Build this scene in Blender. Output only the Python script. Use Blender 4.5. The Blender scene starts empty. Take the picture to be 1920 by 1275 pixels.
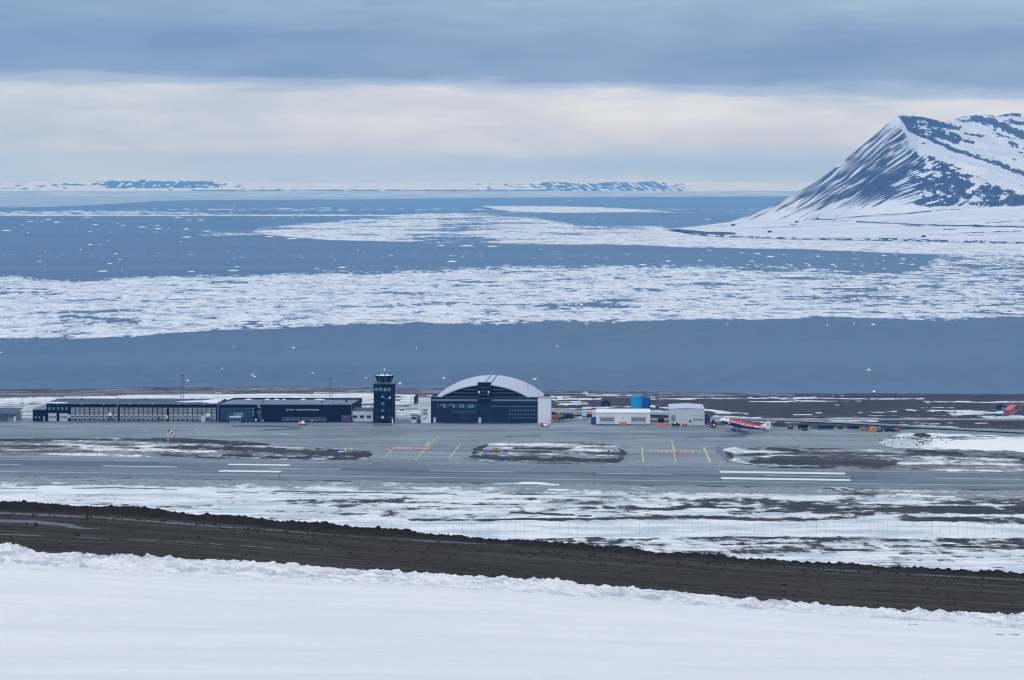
import bpy, bmesh, math, random
import numpy as np
from mathutils import Vector

SC = bpy.context.scene
COL = SC.collection
rnd = random.Random(7)

# ------------------------------------------------------------------ camera
CH, F, HY, CX = 127.5, 5700.0, 330.0, 960.0      # eye height above the sea, focal length / horizon / centre in pixels of the photo
Z0 = 26.0                                        # airfield level
cam = bpy.data.cameras.new('camera')
cam.sensor_width = 36.0
cam.lens = 36.0 * F / 1920.0
cam.shift_y = -(637.5 - HY) / 1920.0
cam.clip_start = 1.0
cam.clip_end = 90000.0
camo = bpy.data.objects.new('camera', cam)
COL.objects.link(camo)
camo.location = (0, 0, CH)
camo.rotation_euler = (math.radians(90), 0, 0)
SC.camera = camo

# ------------------------------------------------------------------ light
SC.view_settings.view_transform = 'Standard'
SC.view_settings.look = 'None'
SC.view_settings.gamma = 1.0
SC.view_settings.use_curve_mapping = False
SC.view_settings.exposure = 0.0
SC.render.engine = 'CYCLES'
SC.cycles.use_denoising = True
SC.cycles.volume_bounces = 1
SC.cycles.filter_width = 1.15
SUN_EL, SUN_ROT = math.radians(38), math.radians(215)
w = bpy.data.worlds.new("World")
SC.world = w
w.use_nodes = True
nt = w.node_tree
for n in list(nt.nodes):
    nt.nodes.remove(n)
def N(t, typ, **kw):
    n = t.nodes.new(typ)
    for k, v in kw.items():
        setattr(n, k, v)
    return n
def setin(t, n, i, v):
    if hasattr(v, 'is_linked') or isinstance(v, bpy.types.NodeSocket):
        t.links.new(v, n.inputs[i])
    elif v is not None:
        n.inputs[i].default_value = v
def M_(t, op, a, b=None, c=None, clamp=False):
    n = N(t, 'ShaderNodeMath', operation=op, use_clamp=clamp)
    setin(t, n, 0, a)
    if b is not None: setin(t, n, 1, b)
    if c is not None: setin(t, n, 2, c)
    return n.outputs[0]
def MR(t, v, a, b, c=0.0, d=1.0, smooth=True):
    n = N(t, 'ShaderNodeMapRange', interpolation_type='SMOOTHSTEP' if smooth else 'LINEAR')
    setin(t, n, 0, v); setin(t, n, 1, a); setin(t, n, 2, b); setin(t, n, 3, c); setin(t, n, 4, d)
    return n.outputs[0]
def MIX(t, f, a, b, blend='MIX'):
    n = N(t, 'ShaderNodeMix', data_type='RGBA', blend_type=blend)
    setin(t, n, 0, f)
    for i, v in ((6, a), (7, b)):
        if isinstance(v, (tuple, list)): v = (v[0], v[1], v[2], 1.0)
        setin(t, n, i, v)
    return n.outputs[2]
def NOISE(t, vec, scale, detail=4.0, rough=0.55, dim='3D', typ='FBM'):
    n = N(t, 'ShaderNodeTexNoise', noise_dimensions=dim)
    n.inputs['Scale'].default_value = scale
    n.inputs['Detail'].default_value = detail
    n.inputs['Roughness'].default_value = rough
    if vec is not None: t.links.new(vec, n.inputs['Vector'])
    return n.outputs[0]
def SCALEV(t, vec, s, loc=(0, 0, 0)):
    n = N(t, 'ShaderNodeMapping')
    t.links.new(vec, n.inputs[0])
    n.inputs[1].default_value = loc
    n.inputs[3].default_value = s
    return n.outputs[0]
def RAMP(t, fac, stops, interp='EASE'):
    n = N(t, 'ShaderNodeValToRGB')
    cr = n.color_ramp
    cr.interpolation = interp
    while len(cr.elements) < len(stops):
        cr.elements.new(0.5)
    for e, (p, c) in zip(cr.elements, stops):
        e.position = p
        e.color = (c[0], c[1], c[2], 1)
    setin(t, n, 0, fac)
    return n.outputs[0]

tc = N(nt, 'ShaderNodeTexCoord')
sep = N(nt, 'ShaderNodeSeparateXYZ')
nt.links.new(tc.outputs['Generated'], sep.inputs[0])
hor = M_(nt, 'SQRT', M_(nt, 'ADD', M_(nt, 'MULTIPLY', sep.outputs[0], sep.outputs[0]), M_(nt, 'MULTIPLY', sep.outputs[1], sep.outputs[1])))
elev = M_(nt, 'DIVIDE', sep.outputs[2], M_(nt, 'MAXIMUM', hor, 0.001))            # tangent of the elevation
v1 = SCALEV(nt, tc.outputs['Generated'], (9, 9, 70), (3.1, 0.4, 0.0))
v2 = SCALEV(nt, tc.outputs['Generated'], (22, 22, 240), (1.7, 2.2, 0.0))
n1 = NOISE(nt, v1, 1.0, 4, 0.5)
n2 = NOISE(nt, v2, 1.0, 6, 0.6)
warp = M_(nt, 'ADD', M_(nt, 'MULTIPLY', M_(nt, 'SUBTRACT', n1, 0.5), 0.020), M_(nt, 'MULTIPLY', M_(nt, 'SUBTRACT', n2, 0.5), 0.010))
# the edge of the dark cloud deck dips towards the right
az = M_(nt, 'DIVIDE', sep.outputs[0], M_(nt, 'MAXIMUM', hor, 0.001))
dip = M_(nt, 'MULTIPLY', MR(nt, az, -0.06, 0.03), 0.0040)
v3 = SCALEV(nt, tc.outputs['Generated'], (50, 50, 340), (0.3, 5.2, 0.0))
n4 = NOISE(nt, v3, 1.0, 6, 0.65)
v5 = SCALEV(nt, tc.outputs['Generated'], (13, 13, 62), (7.3, 1.1, 0.0))
n5 = NOISE(nt, v5, 1.0, 5, 0.6)
warp = M_(nt, 'ADD', warp, M_(nt, 'MULTIPLY', M_(nt, 'SUBTRACT', n4, 0.5), 0.0045))
e2 = M_(nt, 'ADD', M_(nt, 'ADD', elev, warp), dip)
low = RAMP(nt, M_(nt, 'MULTIPLY', e2, 1 / 0.07, clamp=True), [
    (0.00, (.55, .65, .78)), (0.08, (.52, .61, .74)), (0.16, (.61, .67, .76)), (0.30, (.69, .73, .78)),
    (0.385, (.71, .74, .79)), (0.46, (.42, .51, .66)), (0.53, (.25, .35, .53)), (0.64, (.225, .325, .51)), (0.78, (.28, .39, .56)), (0.92, (.35, .46, .62)), (1.0, (.37, .48, .64))])
# towards the zenith an even overcast brightens, as overcast skies do
up = MR(nt, elev, 0.06, 1.6, 0, 1)
n3 = NOISE(nt, SCALEV(nt, tc.outputs['Generated'], (3, 3, 9)), 1.0, 5, 0.55)
deck = MIX(nt, MR(nt, n3, 0.3, 0.7), (.93, .95, 1.00), (1.12, 1.14, 1.20))
mott = M_(nt, 'ADD', M_(nt, 'MULTIPLY', M_(nt, 'SUBTRACT', n5, 0.5), 0.85), M_(nt, 'MULTIPLY', M_(nt, 'SUBTRACT', n4, 0.5), 0.10))
low = MIX(nt, MR(nt, mott, -.16, .16), MIX(nt, 1.0, low, (.82, .86, .92), 'MULTIPLY'), MIX(nt, 1.0, low, (1.08, 1.08, 1.07), 'MULTIPLY'))
# grey stratus bank lying low over the right-centre of the far shore, and a softer one to the left
de = M_(nt, 'DIVIDE', M_(nt, 'ADD', M_(nt, 'SUBTRACT', elev, 0.0035), M_(nt, 'MULTIPLY', M_(nt, 'SUBTRACT', n4, .5), .006)), 0.0042)
bank = M_(nt, 'MULTIPLY', M_(nt, 'POWER', 2.718, M_(nt, 'MULTIPLY', M_(nt, 'MULTIPLY', de, de), -1.0)), M_(nt, 'MULTIPLY', MR(nt, M_(nt, 'DIVIDE', sep.outputs[0], M_(nt, 'MAXIMUM', hor, .001)), -.06, .03), .85))
low = MIX(nt, bank, low, (.34, .46, .66))
cloud = MIX(nt, up, low, deck)
lr = MIX(nt, MR(nt, az, -0.17, 0.02), (.86, .92, .97), (1, 1, 1))
cloud = MIX(nt, 1.0, cloud, lr, 'MULTIPLY')
sky = N(nt, 'ShaderNodeTexSky', sky_type='NISHITA')
sky.sun_disc = False
sky.sun_elevation = SUN_EL
sky.sun_rotation = SUN_ROT
bg = N(nt, 'ShaderNodeBackground')
bg.inputs['Strength'].default_value = 0.1
c10 = MIX(nt, 1.0, cloud, (10, 10, 10), 'MULTIPLY')
allsky = MIX(nt, 0.96, sky.outputs[0], c10)
nt.links.new(allsky, bg.inputs['Color'])
wo = N(nt, 'ShaderNodeOutputWorld')
nt.links.new(bg.outputs[0], wo.inputs[0])

sl = bpy.data.lights.new('sun', 'SUN')
sl.energy = 0.9
sl.angle = math.radians(25)
sl.color = (1.0, 0.97, 0.93)
so = bpy.data.objects.new('sun', sl)
COL.objects.link(so)
sd = Vector((math.sin(SUN_ROT) * math.cos(SUN_EL), math.cos(SUN_ROT) * math.cos(SUN_EL), math.sin(SUN_EL)))
so.rotation_euler = (-sd).to_track_quat('-Z', 'Y').to_euler()
so.location = (0, 0, 400)

# ------------------------------------------------------------------ numpy helpers
def _hash(ix, iy, seed):
    n = (ix.astype(np.int64) * 374761393 + iy.astype(np.int64) * 668265263 + seed * 974634777) & 0xffffffff
    n = ((n ^ (n >> 13)) * 1274126177) & 0xffffffff
    n = ((n ^ (n >> 15)) * 2246822519) & 0xffffffff
    return ((n ^ (n >> 16)) & 0xffff) / 65535.0
def gn(x, y, seed=0):
    x = np.asarray(x, float); y = np.asarray(y, float)
    x, y = np.broadcast_arrays(x, y)
    ix = np.floor(x); iy = np.floor(y)
    fx = x - ix; fy = y - iy
    u = fx * fx * fx * (fx * (fx * 6 - 15) + 10); v = fy * fy * fy * (fy * (fy * 6 - 15) + 10)
    def g(ox, oy):
        a = _hash(ix + ox, iy + oy, seed) * 6.28318530718
        return np.cos(a) * (fx - ox) + np.sin(a) * (fy - oy)
    return 1.42 * ((g(0, 0) * (1 - u) + g(1, 0) * u) * (1 - v) + (g(0, 1) * (1 - u) + g(1, 1) * u) * v)
def fbm(x, y, octv=5, seed=0, gain=0.5):
    s = 0; a = 1.0; t = 0
    for o in range(octv):
        s = s + a * gn(x * 2 ** o + 17.3 * o, y * 2 ** o - 9.1 * o, seed + o)
        t += a; a *= gain
    return s / t * 1.6
def ss(a, b, x):
    t = np.clip((x - a) / (b - a), 0, 1)
    return t * t * (3 - 2 * t)
def I(x, pts):
    return np.interp(x, [p[0] for p in pts], [p[1] for p in pts])
def at(px, py, z=Z0):
    D = (CH - z) * F / (py - HY)
    return ((px - CX) * D / F, D, z)
def sdpoly(px, py, poly, ys=8.0):
    """signed distance (positive inside) to a polygon given in photo pixels, vertical stretched"""
    x = px; y = py * ys
    P = [(a, b * ys) for a, b in poly]
    d = np.full(np.shape(x), 1e9); inside = np.zeros(np.shape(x), bool)
    for (x1, y1), (x2, y2) in zip(P, P[1:] + P[:1]):
        ex, ey = x2 - x1, y2 - y1
        t = np.clip(((x - x1) * ex + (y - y1) * ey) / (ex * ex + ey * ey + 1e-9), 0, 1)
        d = np.minimum(d, np.hypot(x - x1 - t * ex, y - y1 - t * ey))
        if y1 != y2:
            c = ((y1 > y) != (y2 > y)) & (x < (x2 - x1) * (y - y1) / (y2 - y1) + x1)
            inside ^= c
    return np.where(inside, d, -d)
def stroke(px, py, pts, wpx, ys=6.0):
    """1 on the polyline, falling to 0 at wpx photo pixels above/below it"""
    d = np.full(np.shape(px), 1e9)
    if len(pts) == 1: pts = pts + [(pts[0][0] + .1, pts[0][1])]
    for (x1, y1), (x2, y2) in zip(pts, pts[1:]):
        ex, ey = x2 - x1, (y2 - y1) * ys
        t = np.clip(((px - x1) * ex + (py * ys - y1 * ys) * ey) / (ex * ex + ey * ey + 1e-9), 0, 1)
        d = np.minimum(d, np.hypot(px - x1 - t * ex, py * ys - y1 * ys - t * ey))
    return 1 - np.clip(d / (wpx * ys), 0, 1)
def gridmesh(name, X, Y, Z, mat, attrs=None, keep=None, smooth=True):
    R, C = X.shape
    idx = np.arange(R * C).reshape(R, C)
    a = idx[:-1, :-1].ravel(); b = idx[:-1, 1:].ravel(); c = idx[1:, 1:].ravel(); d = idx[1:, :-1].ravel()
    q = np.stack([a, b, c, d], 1)
    co = np.stack([X.ravel(), Y.ravel(), Z.ravel()], 1).astype(np.float32)
    if keep is not None:
        k = keep.ravel()
        q = q[k[q].any(1)]
        used = np.zeros(R * C, bool); used[q.ravel()] = True
        m = np.cumsum(used) - 1
        q = m[q]; co = co[used]
    else:
        used = slice(None)
    me = bpy.data.meshes.new(name)
    me.vertices.add(len(co)); me.vertices.foreach_set('co', co.ravel())
    me.loops.add(q.size); me.loops.foreach_set('vertex_index', q.ravel().astype(np.int32))
    me.polygons.add(len(q))
    me.polygons.foreach_set('loop_start', np.arange(0, q.size, 4, dtype=np.int32))
    me.update(calc_edges=True)
    me.validate()
    if smooth: me.polygons.foreach_set('use_smooth', np.ones(len(me.polygons), bool))
    for an, arr in (attrs or {}).items():
        at_ = me.attributes.new(an, 'FLOAT_COLOR', 'POINT')
        v = np.stack([x.ravel() for x in arr] + [np.ones(R * C)] * (4 - len(arr)), 1)[used].astype(np.float32)
        at_.data.foreach_set('color', v.ravel())
    me.materials.append(mat)
    o = bpy.data.objects.new(name, me)
    COL.objects.link(o)
    return o
def struct(o, kind='structure', label=None):
    o['kind'] = kind
    if label: o['label'] = label
    return o

# ------------------------------------------------------------------ materials
MATS = {}
def newmat(name):
    m = bpy.data.materials.new(name)
    m.use_nodes = True
    t = m.node_tree
    b = t.nodes['Principled BSDF']
    return m, t, b
def plain(name, c, rough=0.6, metal=0.0, var=0.12, scale=0.6, spec=0.3, emit=None):
    """paint / metal / cladding with a little grime"""
    if name in MATS: return MATS[name]
    m, t, b = newmat(name)
    g = N(t, 'ShaderNodeNewGeometry')
    f = NOISE(t, g.outputs['Position'], scale, 5, 0.6)
    k = MR(t, f, 0.3, 0.7, 1 - var, 1 + var, False)
    n = N(t, 'ShaderNodeVectorMath', operation='SCALE')
    n.inputs[0].default_value = c
    t.links.new(k, n.inputs['Scale'])
    t.links.new(n.outputs[0], b.inputs['Base Color'])
    b.inputs['Roughness'].default_value = rough
    b.inputs['Metallic'].default_value = metal
    b.inputs['Specular IOR Level'].default_value = spec
    if emit:
        b.inputs['Emission Color'].default_value = (*emit[0], 1)
        b.inputs['Emission Strength'].default_value = emit[1]
    MATS[name] = m
    return m

def mat_snow(name='snow', dirty=0.25):
    m, t, b = newmat(name)
    g = N(t, 'ShaderNodeNewGeometry').outputs['Position']
    a = N(t, 'ShaderNodeAttribute', attribute_name='zone')
    sp = N(t, 'ShaderNodeSeparateColor'); t.links.new(a.outputs['Color'], sp.inputs[0])
    n_ = NOISE(t, SCALEV(t, g, (.25, .6, .6)), 1.0, 6, 0.6)
    nf = NOISE(t, g, 7.0, 5, 0.7)
    nl = NOISE(t, SCALEV(t, g, (.16, .20, .2)), 1.0, 7, 0.62)
    k = M_(t, 'MULTIPLY', MR(t, n_, 0.38, 0.68), MR(t, nf, 0.35, 0.65, 0.2, 1.0))
    c = MIX(t, M_(t, 'MULTIPLY', k, dirty), (.90, .895, .905), (.60, .64, .70))
    c = MIX(t, M_(t, 'MULTIPLY', MR(t, nl, .38, .62), 0.35), c, (.74, .765, .81))  # soft shading of the snow drifts put into the colour
    # crusted grey snow near the bank, bare mud where the attribute says so
    c = MIX(t, M_(t, 'MULTIPLY', sp.outputs[0], MR(t, NOISE(t, g, 2.2, 7, .7), .40, .62)), c, (.46, .50, .58))
    c = MIX(t, MR(t, M_(t, 'ADD', sp.outputs[1], M_(t, 'MULTIPLY', nf, .35)), 0.62, 0.72), c, (.030, .026, .026))
    c = MIX(t, MR(t, NOISE(t, g, 16.0, 4, .75), .40, .70, 0, .22), c, (.66, .69, .75))
    t.links.new(c, b.inputs['Base Color'])
    b.inputs['Roughness'].default_value = 0.75
    b.inputs['Specular IOR Level'].default_value = 0.15
    bm_ = N(t, 'ShaderNodeBump'); bm_.inputs['Strength'].default_value = 0.6; bm_.inputs['Distance'].default_value = 0.15
    hh = M_(t, 'ADD', NOISE(t, SCALEV(t, g, (.5, 1.6, 1)), 1.3, 8, 0.68), M_(t, 'MULTIPLY', nf, .15))
    t.links.new(hh, bm_.inputs['Height']); t.links.new(bm_.outputs[0], b.inputs['Normal'])
    return m

def mat_ground():
    """zone: R snow bias, G dark soil bias, B gravel/grit bias; alpha puddle water"""
    m, t, b = newmat('tundra_ground')
    g = N(t, 'ShaderNodeNewGeometry').outputs['Position']
    a = N(t, 'ShaderNodeAttribute', attribute_name='zone')
    sp = N(t, 'ShaderNodeSeparateColor'); t.links.new(a.outputs['Color'], sp.inputs[0])
    R_, G_, B_ = sp.outputs
    s1 = SCALEV(t, g, (.030, .075, .1))
    def amp(v, k): return M_(t, 'ADD', M_(t, 'MULTIPLY', M_(t, 'SUBTRACT', v, .5), k), .5)
    na = amp(NOISE(t, s1, 1.0, 10, 0.70), 1.9)
    nb = amp(NOISE(t, SCALEV(t, g, (.045, .10, .1), (31, 7, 0)), 1.0, 10, 0.68), 1.7)
    nc = NOISE(t, SCALEV(t, g, (.7, .35, .5)), 1.0, 6, 0.75)
    nd = amp(NOISE(t, SCALEV(t, g, (.20, .075, .1), (3, 9, 1)), 1.0, 7, .72), 2.6)
    ne = M_(t, 'MULTIPLY', M_(t, 'SUBTRACT', nd, .5), .55)
    soil = MIX(t, MR(t, nc, .35, .65), (.012, .011, .015), (.036, .032, .036))
    soil = MIX(t, MR(t, nb, .45, .68), soil, (.058, .047, .043))
    grit = MIX(t, MR(t, nc, .38, .62), (.14, .155, .175), (.34, .375, .41))
    gr2 = MIX(t, MR(t, nb, .3, .7), grit, (.24, .28, .32))
    snow = MIX(t, MR(t, nb, .35, .70), (.82, .84, .88), (.50, .57, .65))
    c = MIX(t, MR(t, M_(t, 'ADD', M_(t, 'ADD', B_, -0.5), M_(t, 'ADD', M_(t, 'ADD', na, ne), M_(t, 'MULTIPLY', nc, .2))), 0.52, 0.80), soil, gr2)
    c = MIX(t, MR(t, M_(t, 'ADD', M_(t, 'ADD', G_, -0.5), M_(t, 'ADD', M_(t, 'ADD', nb, ne), M_(t, 'MULTIPLY', nc, .25))), 0.56, 0.74), c, soil)
    c = MIX(t, MR(t, M_(t, 'ADD', M_(t, 'ADD', R_, -0.5), M_(t, 'ADD', M_(t, 'ADD', na, ne), M_(t, 'MULTIPLY', nc, .22))), 0.52, 0.80), c, snow)
    wat = MR(t, M_(t, 'ADD', a.outputs['Alpha'], M_(t, 'MULTIPLY', M_(t, 'SUBTRACT', nb, .5), .9)), 0.45, 0.52)
    c = MIX(t, wat, c, (.045, .085, .12))
    t.links.new(c, b.inputs['Base Color'])
    t.links.new(M_(t, 'SUBTRACT', 0.85, M_(t, 'MULTIPLY', wat, .5)), b.inputs['Roughness'])
    b.inputs['Specular IOR Level'].default_value = 0.2
    bm_ = N(t, 'ShaderNodeBump'); bm_.inputs['Strength'].default_value = 0.4; bm_.inputs['Distance'].default_value = 0.5
    t.links.new(nc, bm_.inputs['Height']); t.links.new(bm_.outputs[0], b.inputs['Normal'])
    return m

def mat_tarmac(name, c1, c2, streak=(.012, .25, .1), dirA=-0.14):
    """zone: R puddles, dark reflections, dark lines at building feet, G frost/pale"""
    m, t, b = newmat(name)
    g = N(t, 'ShaderNodeNewGeometry').outputs['Position']
    mp = N(t, 'ShaderNodeMapping'); t.links.new(g, mp.inputs[0]); mp.inputs[2].default_value = (0, 0, -dirA); mp.inputs[3].default_value = streak
    a = N(t, 'ShaderNodeAttribute', attribute_name='zone')
    sp = N(t, 'ShaderNodeSeparateColor'); t.links.new(a.outputs['Color'], sp.inputs[0])
    def amp(v, k): return M_(t, 'ADD', M_(t, 'MULTIPLY', M_(t, 'SUBTRACT', v, .5), k), .5)
    n1 = amp(NOISE(t, mp.outputs[0], 1.0, 7, 0.62), 1.5)
    n2 = amp(NOISE(t, SCALEV(t, g, (.022, .03, .1)), 1.0, 8, 0.62), 1.6)
    n3 = NOISE(t, SCALEV(t, g, (.6, .3, .5)), 1.0, 4, 0.7)
    c = MIX(t, MR(t, M_(t, 'ADD', M_(t, 'MULTIPLY', n1, .6), M_(t, 'MULTIPLY', n2, .4)), .35, .65), c1, c2)
    c = MIX(t, MR(t, n3, .35, .68, 0, .40), c, (.10, .12, .14))
    pd = MR(t, M_(t, 'ADD', sp.outputs[0], M_(t, 'MULTIPLY', M_(t, 'SUBTRACT', n2, .5), 1.2)), .35, .55)
    c = MIX(t, pd, c, (.045, .065, .10))
    c = MIX(t, MR(t, M_(t, 'ADD', sp.outputs[1], M_(t, 'MULTIPLY', M_(t, 'SUBTRACT', n1, .5), 1.2)), .3, .7, 0, .8), c, (.36, .42, .48))
    t.links.new(c, b.inputs['Base Color'])
    t.links.new(M_(t, 'SUBTRACT', 0.62, M_(t, 'MULTIPLY', pd, .3)), b.inputs['Roughness'])
    b.inputs['Specular IOR Level'].default_value = 0.25
    return m

def mat_mount():
    m, t, b = newmat('mountain_rock_and_snow')
    g = N(t, 'ShaderNodeNewGeometry').outputs['Position']
    a = N(t, 'ShaderNodeAttribute', attribute_name='zone')
    sp = N(t, 'ShaderNodeSeparateColor'); t.links.new(a.outputs['Color'], sp.inputs[0])
    n_ = NOISE(t, g, .05, 7, .7)
    snow = MIX(t, MR(t, NOISE(t, g, .006, 6, .6), .35, .65), (.68, .735, .84), (.54, .62, .74))
    rock = MIX(t, MR(t, n_, .35, .65), (.022, .024, .028), (.065, .062, .064))
    k = MR(t, M_(t, 'ADD', sp.outputs[0], M_(t, 'MULTIPLY', M_(t, 'SUBTRACT', n_, .5), .40)), .47, .53)
    t.links.new(MIX(t, k, snow, rock), b.inputs['Base Color'])
    b.inputs['Roughness'].default_value = 0.9
    b.inputs['Specular IOR Level'].default_value = 0.1
    return m

def mat_sea():
    m, t, b = newmat('sea_water')
    g = N(t, 'ShaderNodeNewGeometry').outputs['Position']
    big = NOISE(t, SCALEV(t, g, (.0006, .0022, .001)), 1.0, 5, .55)
    c = MIX(t, MR(t, big, .35, .65), (.040, .098, .190), (.062, .134, .238))
    fine = NOISE(t, SCALEV(t, g, (.05, .028, .05)), 1.0, 7, .7)
    c = MIX(t, MR(t, fine, .36, .64, 0, .6), c, (.080, .150, .245))
    t.links.new(c, b.inputs['Base Color'])
    b.inputs['Roughness'].default_value = 0.45
    b.inputs['Specular IOR Level'].default_value = 0.12
    bm_ = N(t, 'ShaderNodeBump'); bm_.inputs['Strength'].default_value = 0.5; bm_.inputs['Distance'].default_value = 0.4
    wv = M_(t, 'ADD', NOISE(t, SCALEV(t, g, (.35, .2, .2)), 1.0, 6, .6), M_(t, 'MULTIPLY', fine, 2.0))
    t.links.new(wv, bm_.inputs['Height']); t.links.new(bm_.outputs[0], b.inputs['Normal'])
    return m

def mat_ice():
    m, t, b = newmat('sea_ice')
    g = N(t, 'ShaderNodeNewGeometry').outputs['Position']
    vo = N(t, 'ShaderNodeTexVoronoi', feature='DISTANCE_TO_EDGE'); vo.inputs['Scale'].default_value = 1.0
    t.links.new(SCALEV(t, g, (.035, .03, .03)), vo.inputs['Vector'])
    nn = NOISE(t, SCALEV(t, g, (.02, .02, .02)), 1.0, 7, .65)
    nf = NOISE(t, SCALEV(t, g, (.18, .10, .2)), 1.0, 5, .7)
    a = N(t, 'ShaderNodeAttribute', attribute_name='zone')
    sp = N(t, 'ShaderNodeSeparateColor'); t.links.new(a.outputs['Color'], sp.inputs[0])
    slush = M_(t, 'MAXIMUM', MR(t, vo.outputs['Distance'], .07, .01, 0, .6), MR(t, M_(t, 'ADD', M_(t, 'MULTIPLY', nf, .6), M_(t, 'MULTIPLY', nn, .4)), .52, .38, 0, .75))
    c = MIX(t, slush, (.80, .83, .88), (.30, .42, .57))
    c = MIX(t, sp.outputs[0], c, (.16, .27, .42))
    t.links.new(c, b.inputs['Base Color'])
    b.inputs['Roughness'].default_value = 0.8
    b.inputs['Specular IOR Level'].default_value = 0.1
    bm_ = N(t, 'ShaderNodeBump'); bm_.inputs['Strength'].default_value = 0.6; bm_.inputs['Distance'].default_value = 1.0
    t.links.new(nf, bm_.inputs['Height']); t.links.new(bm_.outputs[0], b.inputs['Normal'])
    return m

def mat_road():
    """zone: R wet streak, G mud (dark), B stones"""
    m, t, b = newmat('dirt_road')
    g = N(t, 'ShaderNodeNewGeometry').outputs['Position']
    a = N(t, 'ShaderNodeAttribute', attribute_name='zone')
    sp = N(t, 'ShaderNodeSeparateColor'); t.links.new(a.outputs['Color'], sp.inputs[0])
    mp = N(t, 'ShaderNodeMapping'); t.links.new(g, mp.inputs[0]); mp.inputs[2].default_value = (0, 0, .010); mp.inputs[3].default_value = (.10, 2.4, .2)
    n1 = NOISE(t, mp.outputs[0], 1.0, 8, .66)
    n2 = NOISE(t, SCALEV(t, g, (3.5, 3.5, 4.0)), 1.0, 7, .8)
    n3 = NOISE(t, SCALEV(t, g, (.35, .9, 1.0)), 1.0, 7, .68)
    c = MIX(t, MR(t, n1, .40, .60), (.009, .006, .0065), (.048, .040, .036))
    c = MIX(t, MR(t, n3, .48, .66), c, (.024, .013, .010))
    c = MIX(t, MR(t, n2, .48, .72, 0, .8), c, (.060, .057, .056))
    c = MIX(t, sp.outputs[1], c, MIX(t, MR(t, n2, .35, .65), (.006, .005, .008), (.021, .018, .020)))
    wet = MR(t, M_(t, 'ADD', sp.outputs[0], M_(t, 'ADD', M_(t, 'MULTIPLY', M_(t, 'SUBTRACT', n3, .5), 1.9), M_(t, 'MULTIPLY', M_(t, 'SUBTRACT', n1, .5), 1.6))), .35, .85)
    wet = M_(t, 'MAXIMUM', wet, MR(t, n1, .60, .72, 0, .35))
    c = MIX(t, M_(t, 'MULTIPLY', wet, .8), c, (.11, .14, .19))
    t.links.new(c, b.inputs['Base Color'])
    t.links.new(M_(t, 'SUBTRACT', 0.8, M_(t, 'MULTIPLY', wet, .35)), b.inputs['Roughness'])
    b.inputs['Specular IOR Level'].default_value = 0.2
    bm_ = N(t, 'ShaderNodeBump'); bm_.inputs['Strength'].default_value = 0.7; bm_.inputs['Distance'].default_value = 0.05
    t.links.new(n2, bm_.inputs['Height']); t.links.new(bm_.outputs[0], b.inputs['Normal'])
    return m

M_SNOW = mat_snow(); M_GROUND = mat_ground(); M_MOUNT = mat_mount(); M_SEA = mat_sea(); M_ICE = mat_ice(); M_ROAD = mat_road()
M_APRON = mat_tarmac('apron_tarmac', (.145, .188, .220), (.285, .338, .375))
M_RUNWAY = mat_tarmac('runway_asphalt', (.095, .130, .162), (.190, .238, .272), (.006, .40, .1))

# ------------------------------------------------------------------ sea
def plane_obj(name, pts, mat):
    me = bpy.data.meshes.new(name); me.from_pydata(pts, [], [tuple(range(len(pts)))]); me.update()
    me.materials.append(mat); o = bpy.data.objects.new(name, me); COL.objects.link(o); return o
struct(plane_obj('sea', [(-9000, 1500, 0), (9000, 1500, 0), (16000, 29000, 0), (-16000, 29000, 0)], M_SEA), label='open blue-grey fjord water between the ice fields')

# ------------------------------------------------------------------ plain: everything between the hill and the sea
SHORE = [(-600, 733), (0, 730), (340, 725), (620, 725), (1050, 732), (1400, 737), (1920, 739), (2600, 741)]
def shoreY(px): return CH * F / (I(px, SHORE) - HY)
def ground_z(px, Y):
    """height of the plain along a column of the photo at distance Y (before small relief)"""
    sY = shoreY(px)
    z = np.where(Y < 960, Z0 + (960 - Y) * 0.0225, Z0)
    t = (Y - 1262) / (sY - 1262)
    z = np.where(Y > 1262, Z0 * (1 - np.clip(t, 0, 1)) + 0.0, z)
    z = np.where(Y > sY, -(Y - sY) * 0.2, z)
    return z
def gp(px, py):
    """point of the plain seen at a photo pixel"""
    Y = np.linspace(650, 1830, 2400)
    yy = HY + (CH - ground_z(px, Y)) * F / Y
    k = int(np.argmin(np.abs(yy - py)))
    return ((px - CX) * Y[k] / F, float(Y[k]), float(ground_z(px, Y[k:k + 1])[0]))

ISLANDS = [
    [(-700, 824), (-200, 823), (0, 822), (330, 821), (430, 826), (560, 836), (640, 842), (690, 846), (702, 852), (690, 860), (640, 864), (500, 862), (300, 857), (0, 852), (-700, 842)],
    [(877, 857), (893, 842), (915, 832), (950, 828), (1060, 828), (1130, 830), (1166, 837), (1175, 850), (1172, 862), (1150, 869), (1100, 871), (960, 869), (900, 864)],
    [(1350, 842), (1362, 838), (1480, 838), (1690, 843), (1702, 833), (1672, 820), (1690, 810), (1740, 811), (1920, 816), (2600, 836), (2600, 925), (1920, 889), (1700, 881), (1560, 879), (1420, 876), (1372, 864)],
]
PAVED_TOP = [(-700, 787), (60, 788), (700, 790), (1040, 785), (1110, 790), (1325, 793), (1480, 799), (1690, 806), (1760, 802), (2600, 815)]
RW_BOT = [(-700, 883), (0, 893), (640, 901), (1280, 910), (1920, 918), (2600, 928)]
def paved(px, py):
    """>0 where the ground is paved, in pixels of vertical distance"""
    top = py - I(px, PAVED_TOP)
    bot = I(px, RW_BOT) - py
    d = np.minimum(top, bot)
    for P in ISLANDS:
        d = np.minimum(d, -sdpoly(px, py, P) / 8.0)
    return d
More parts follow.
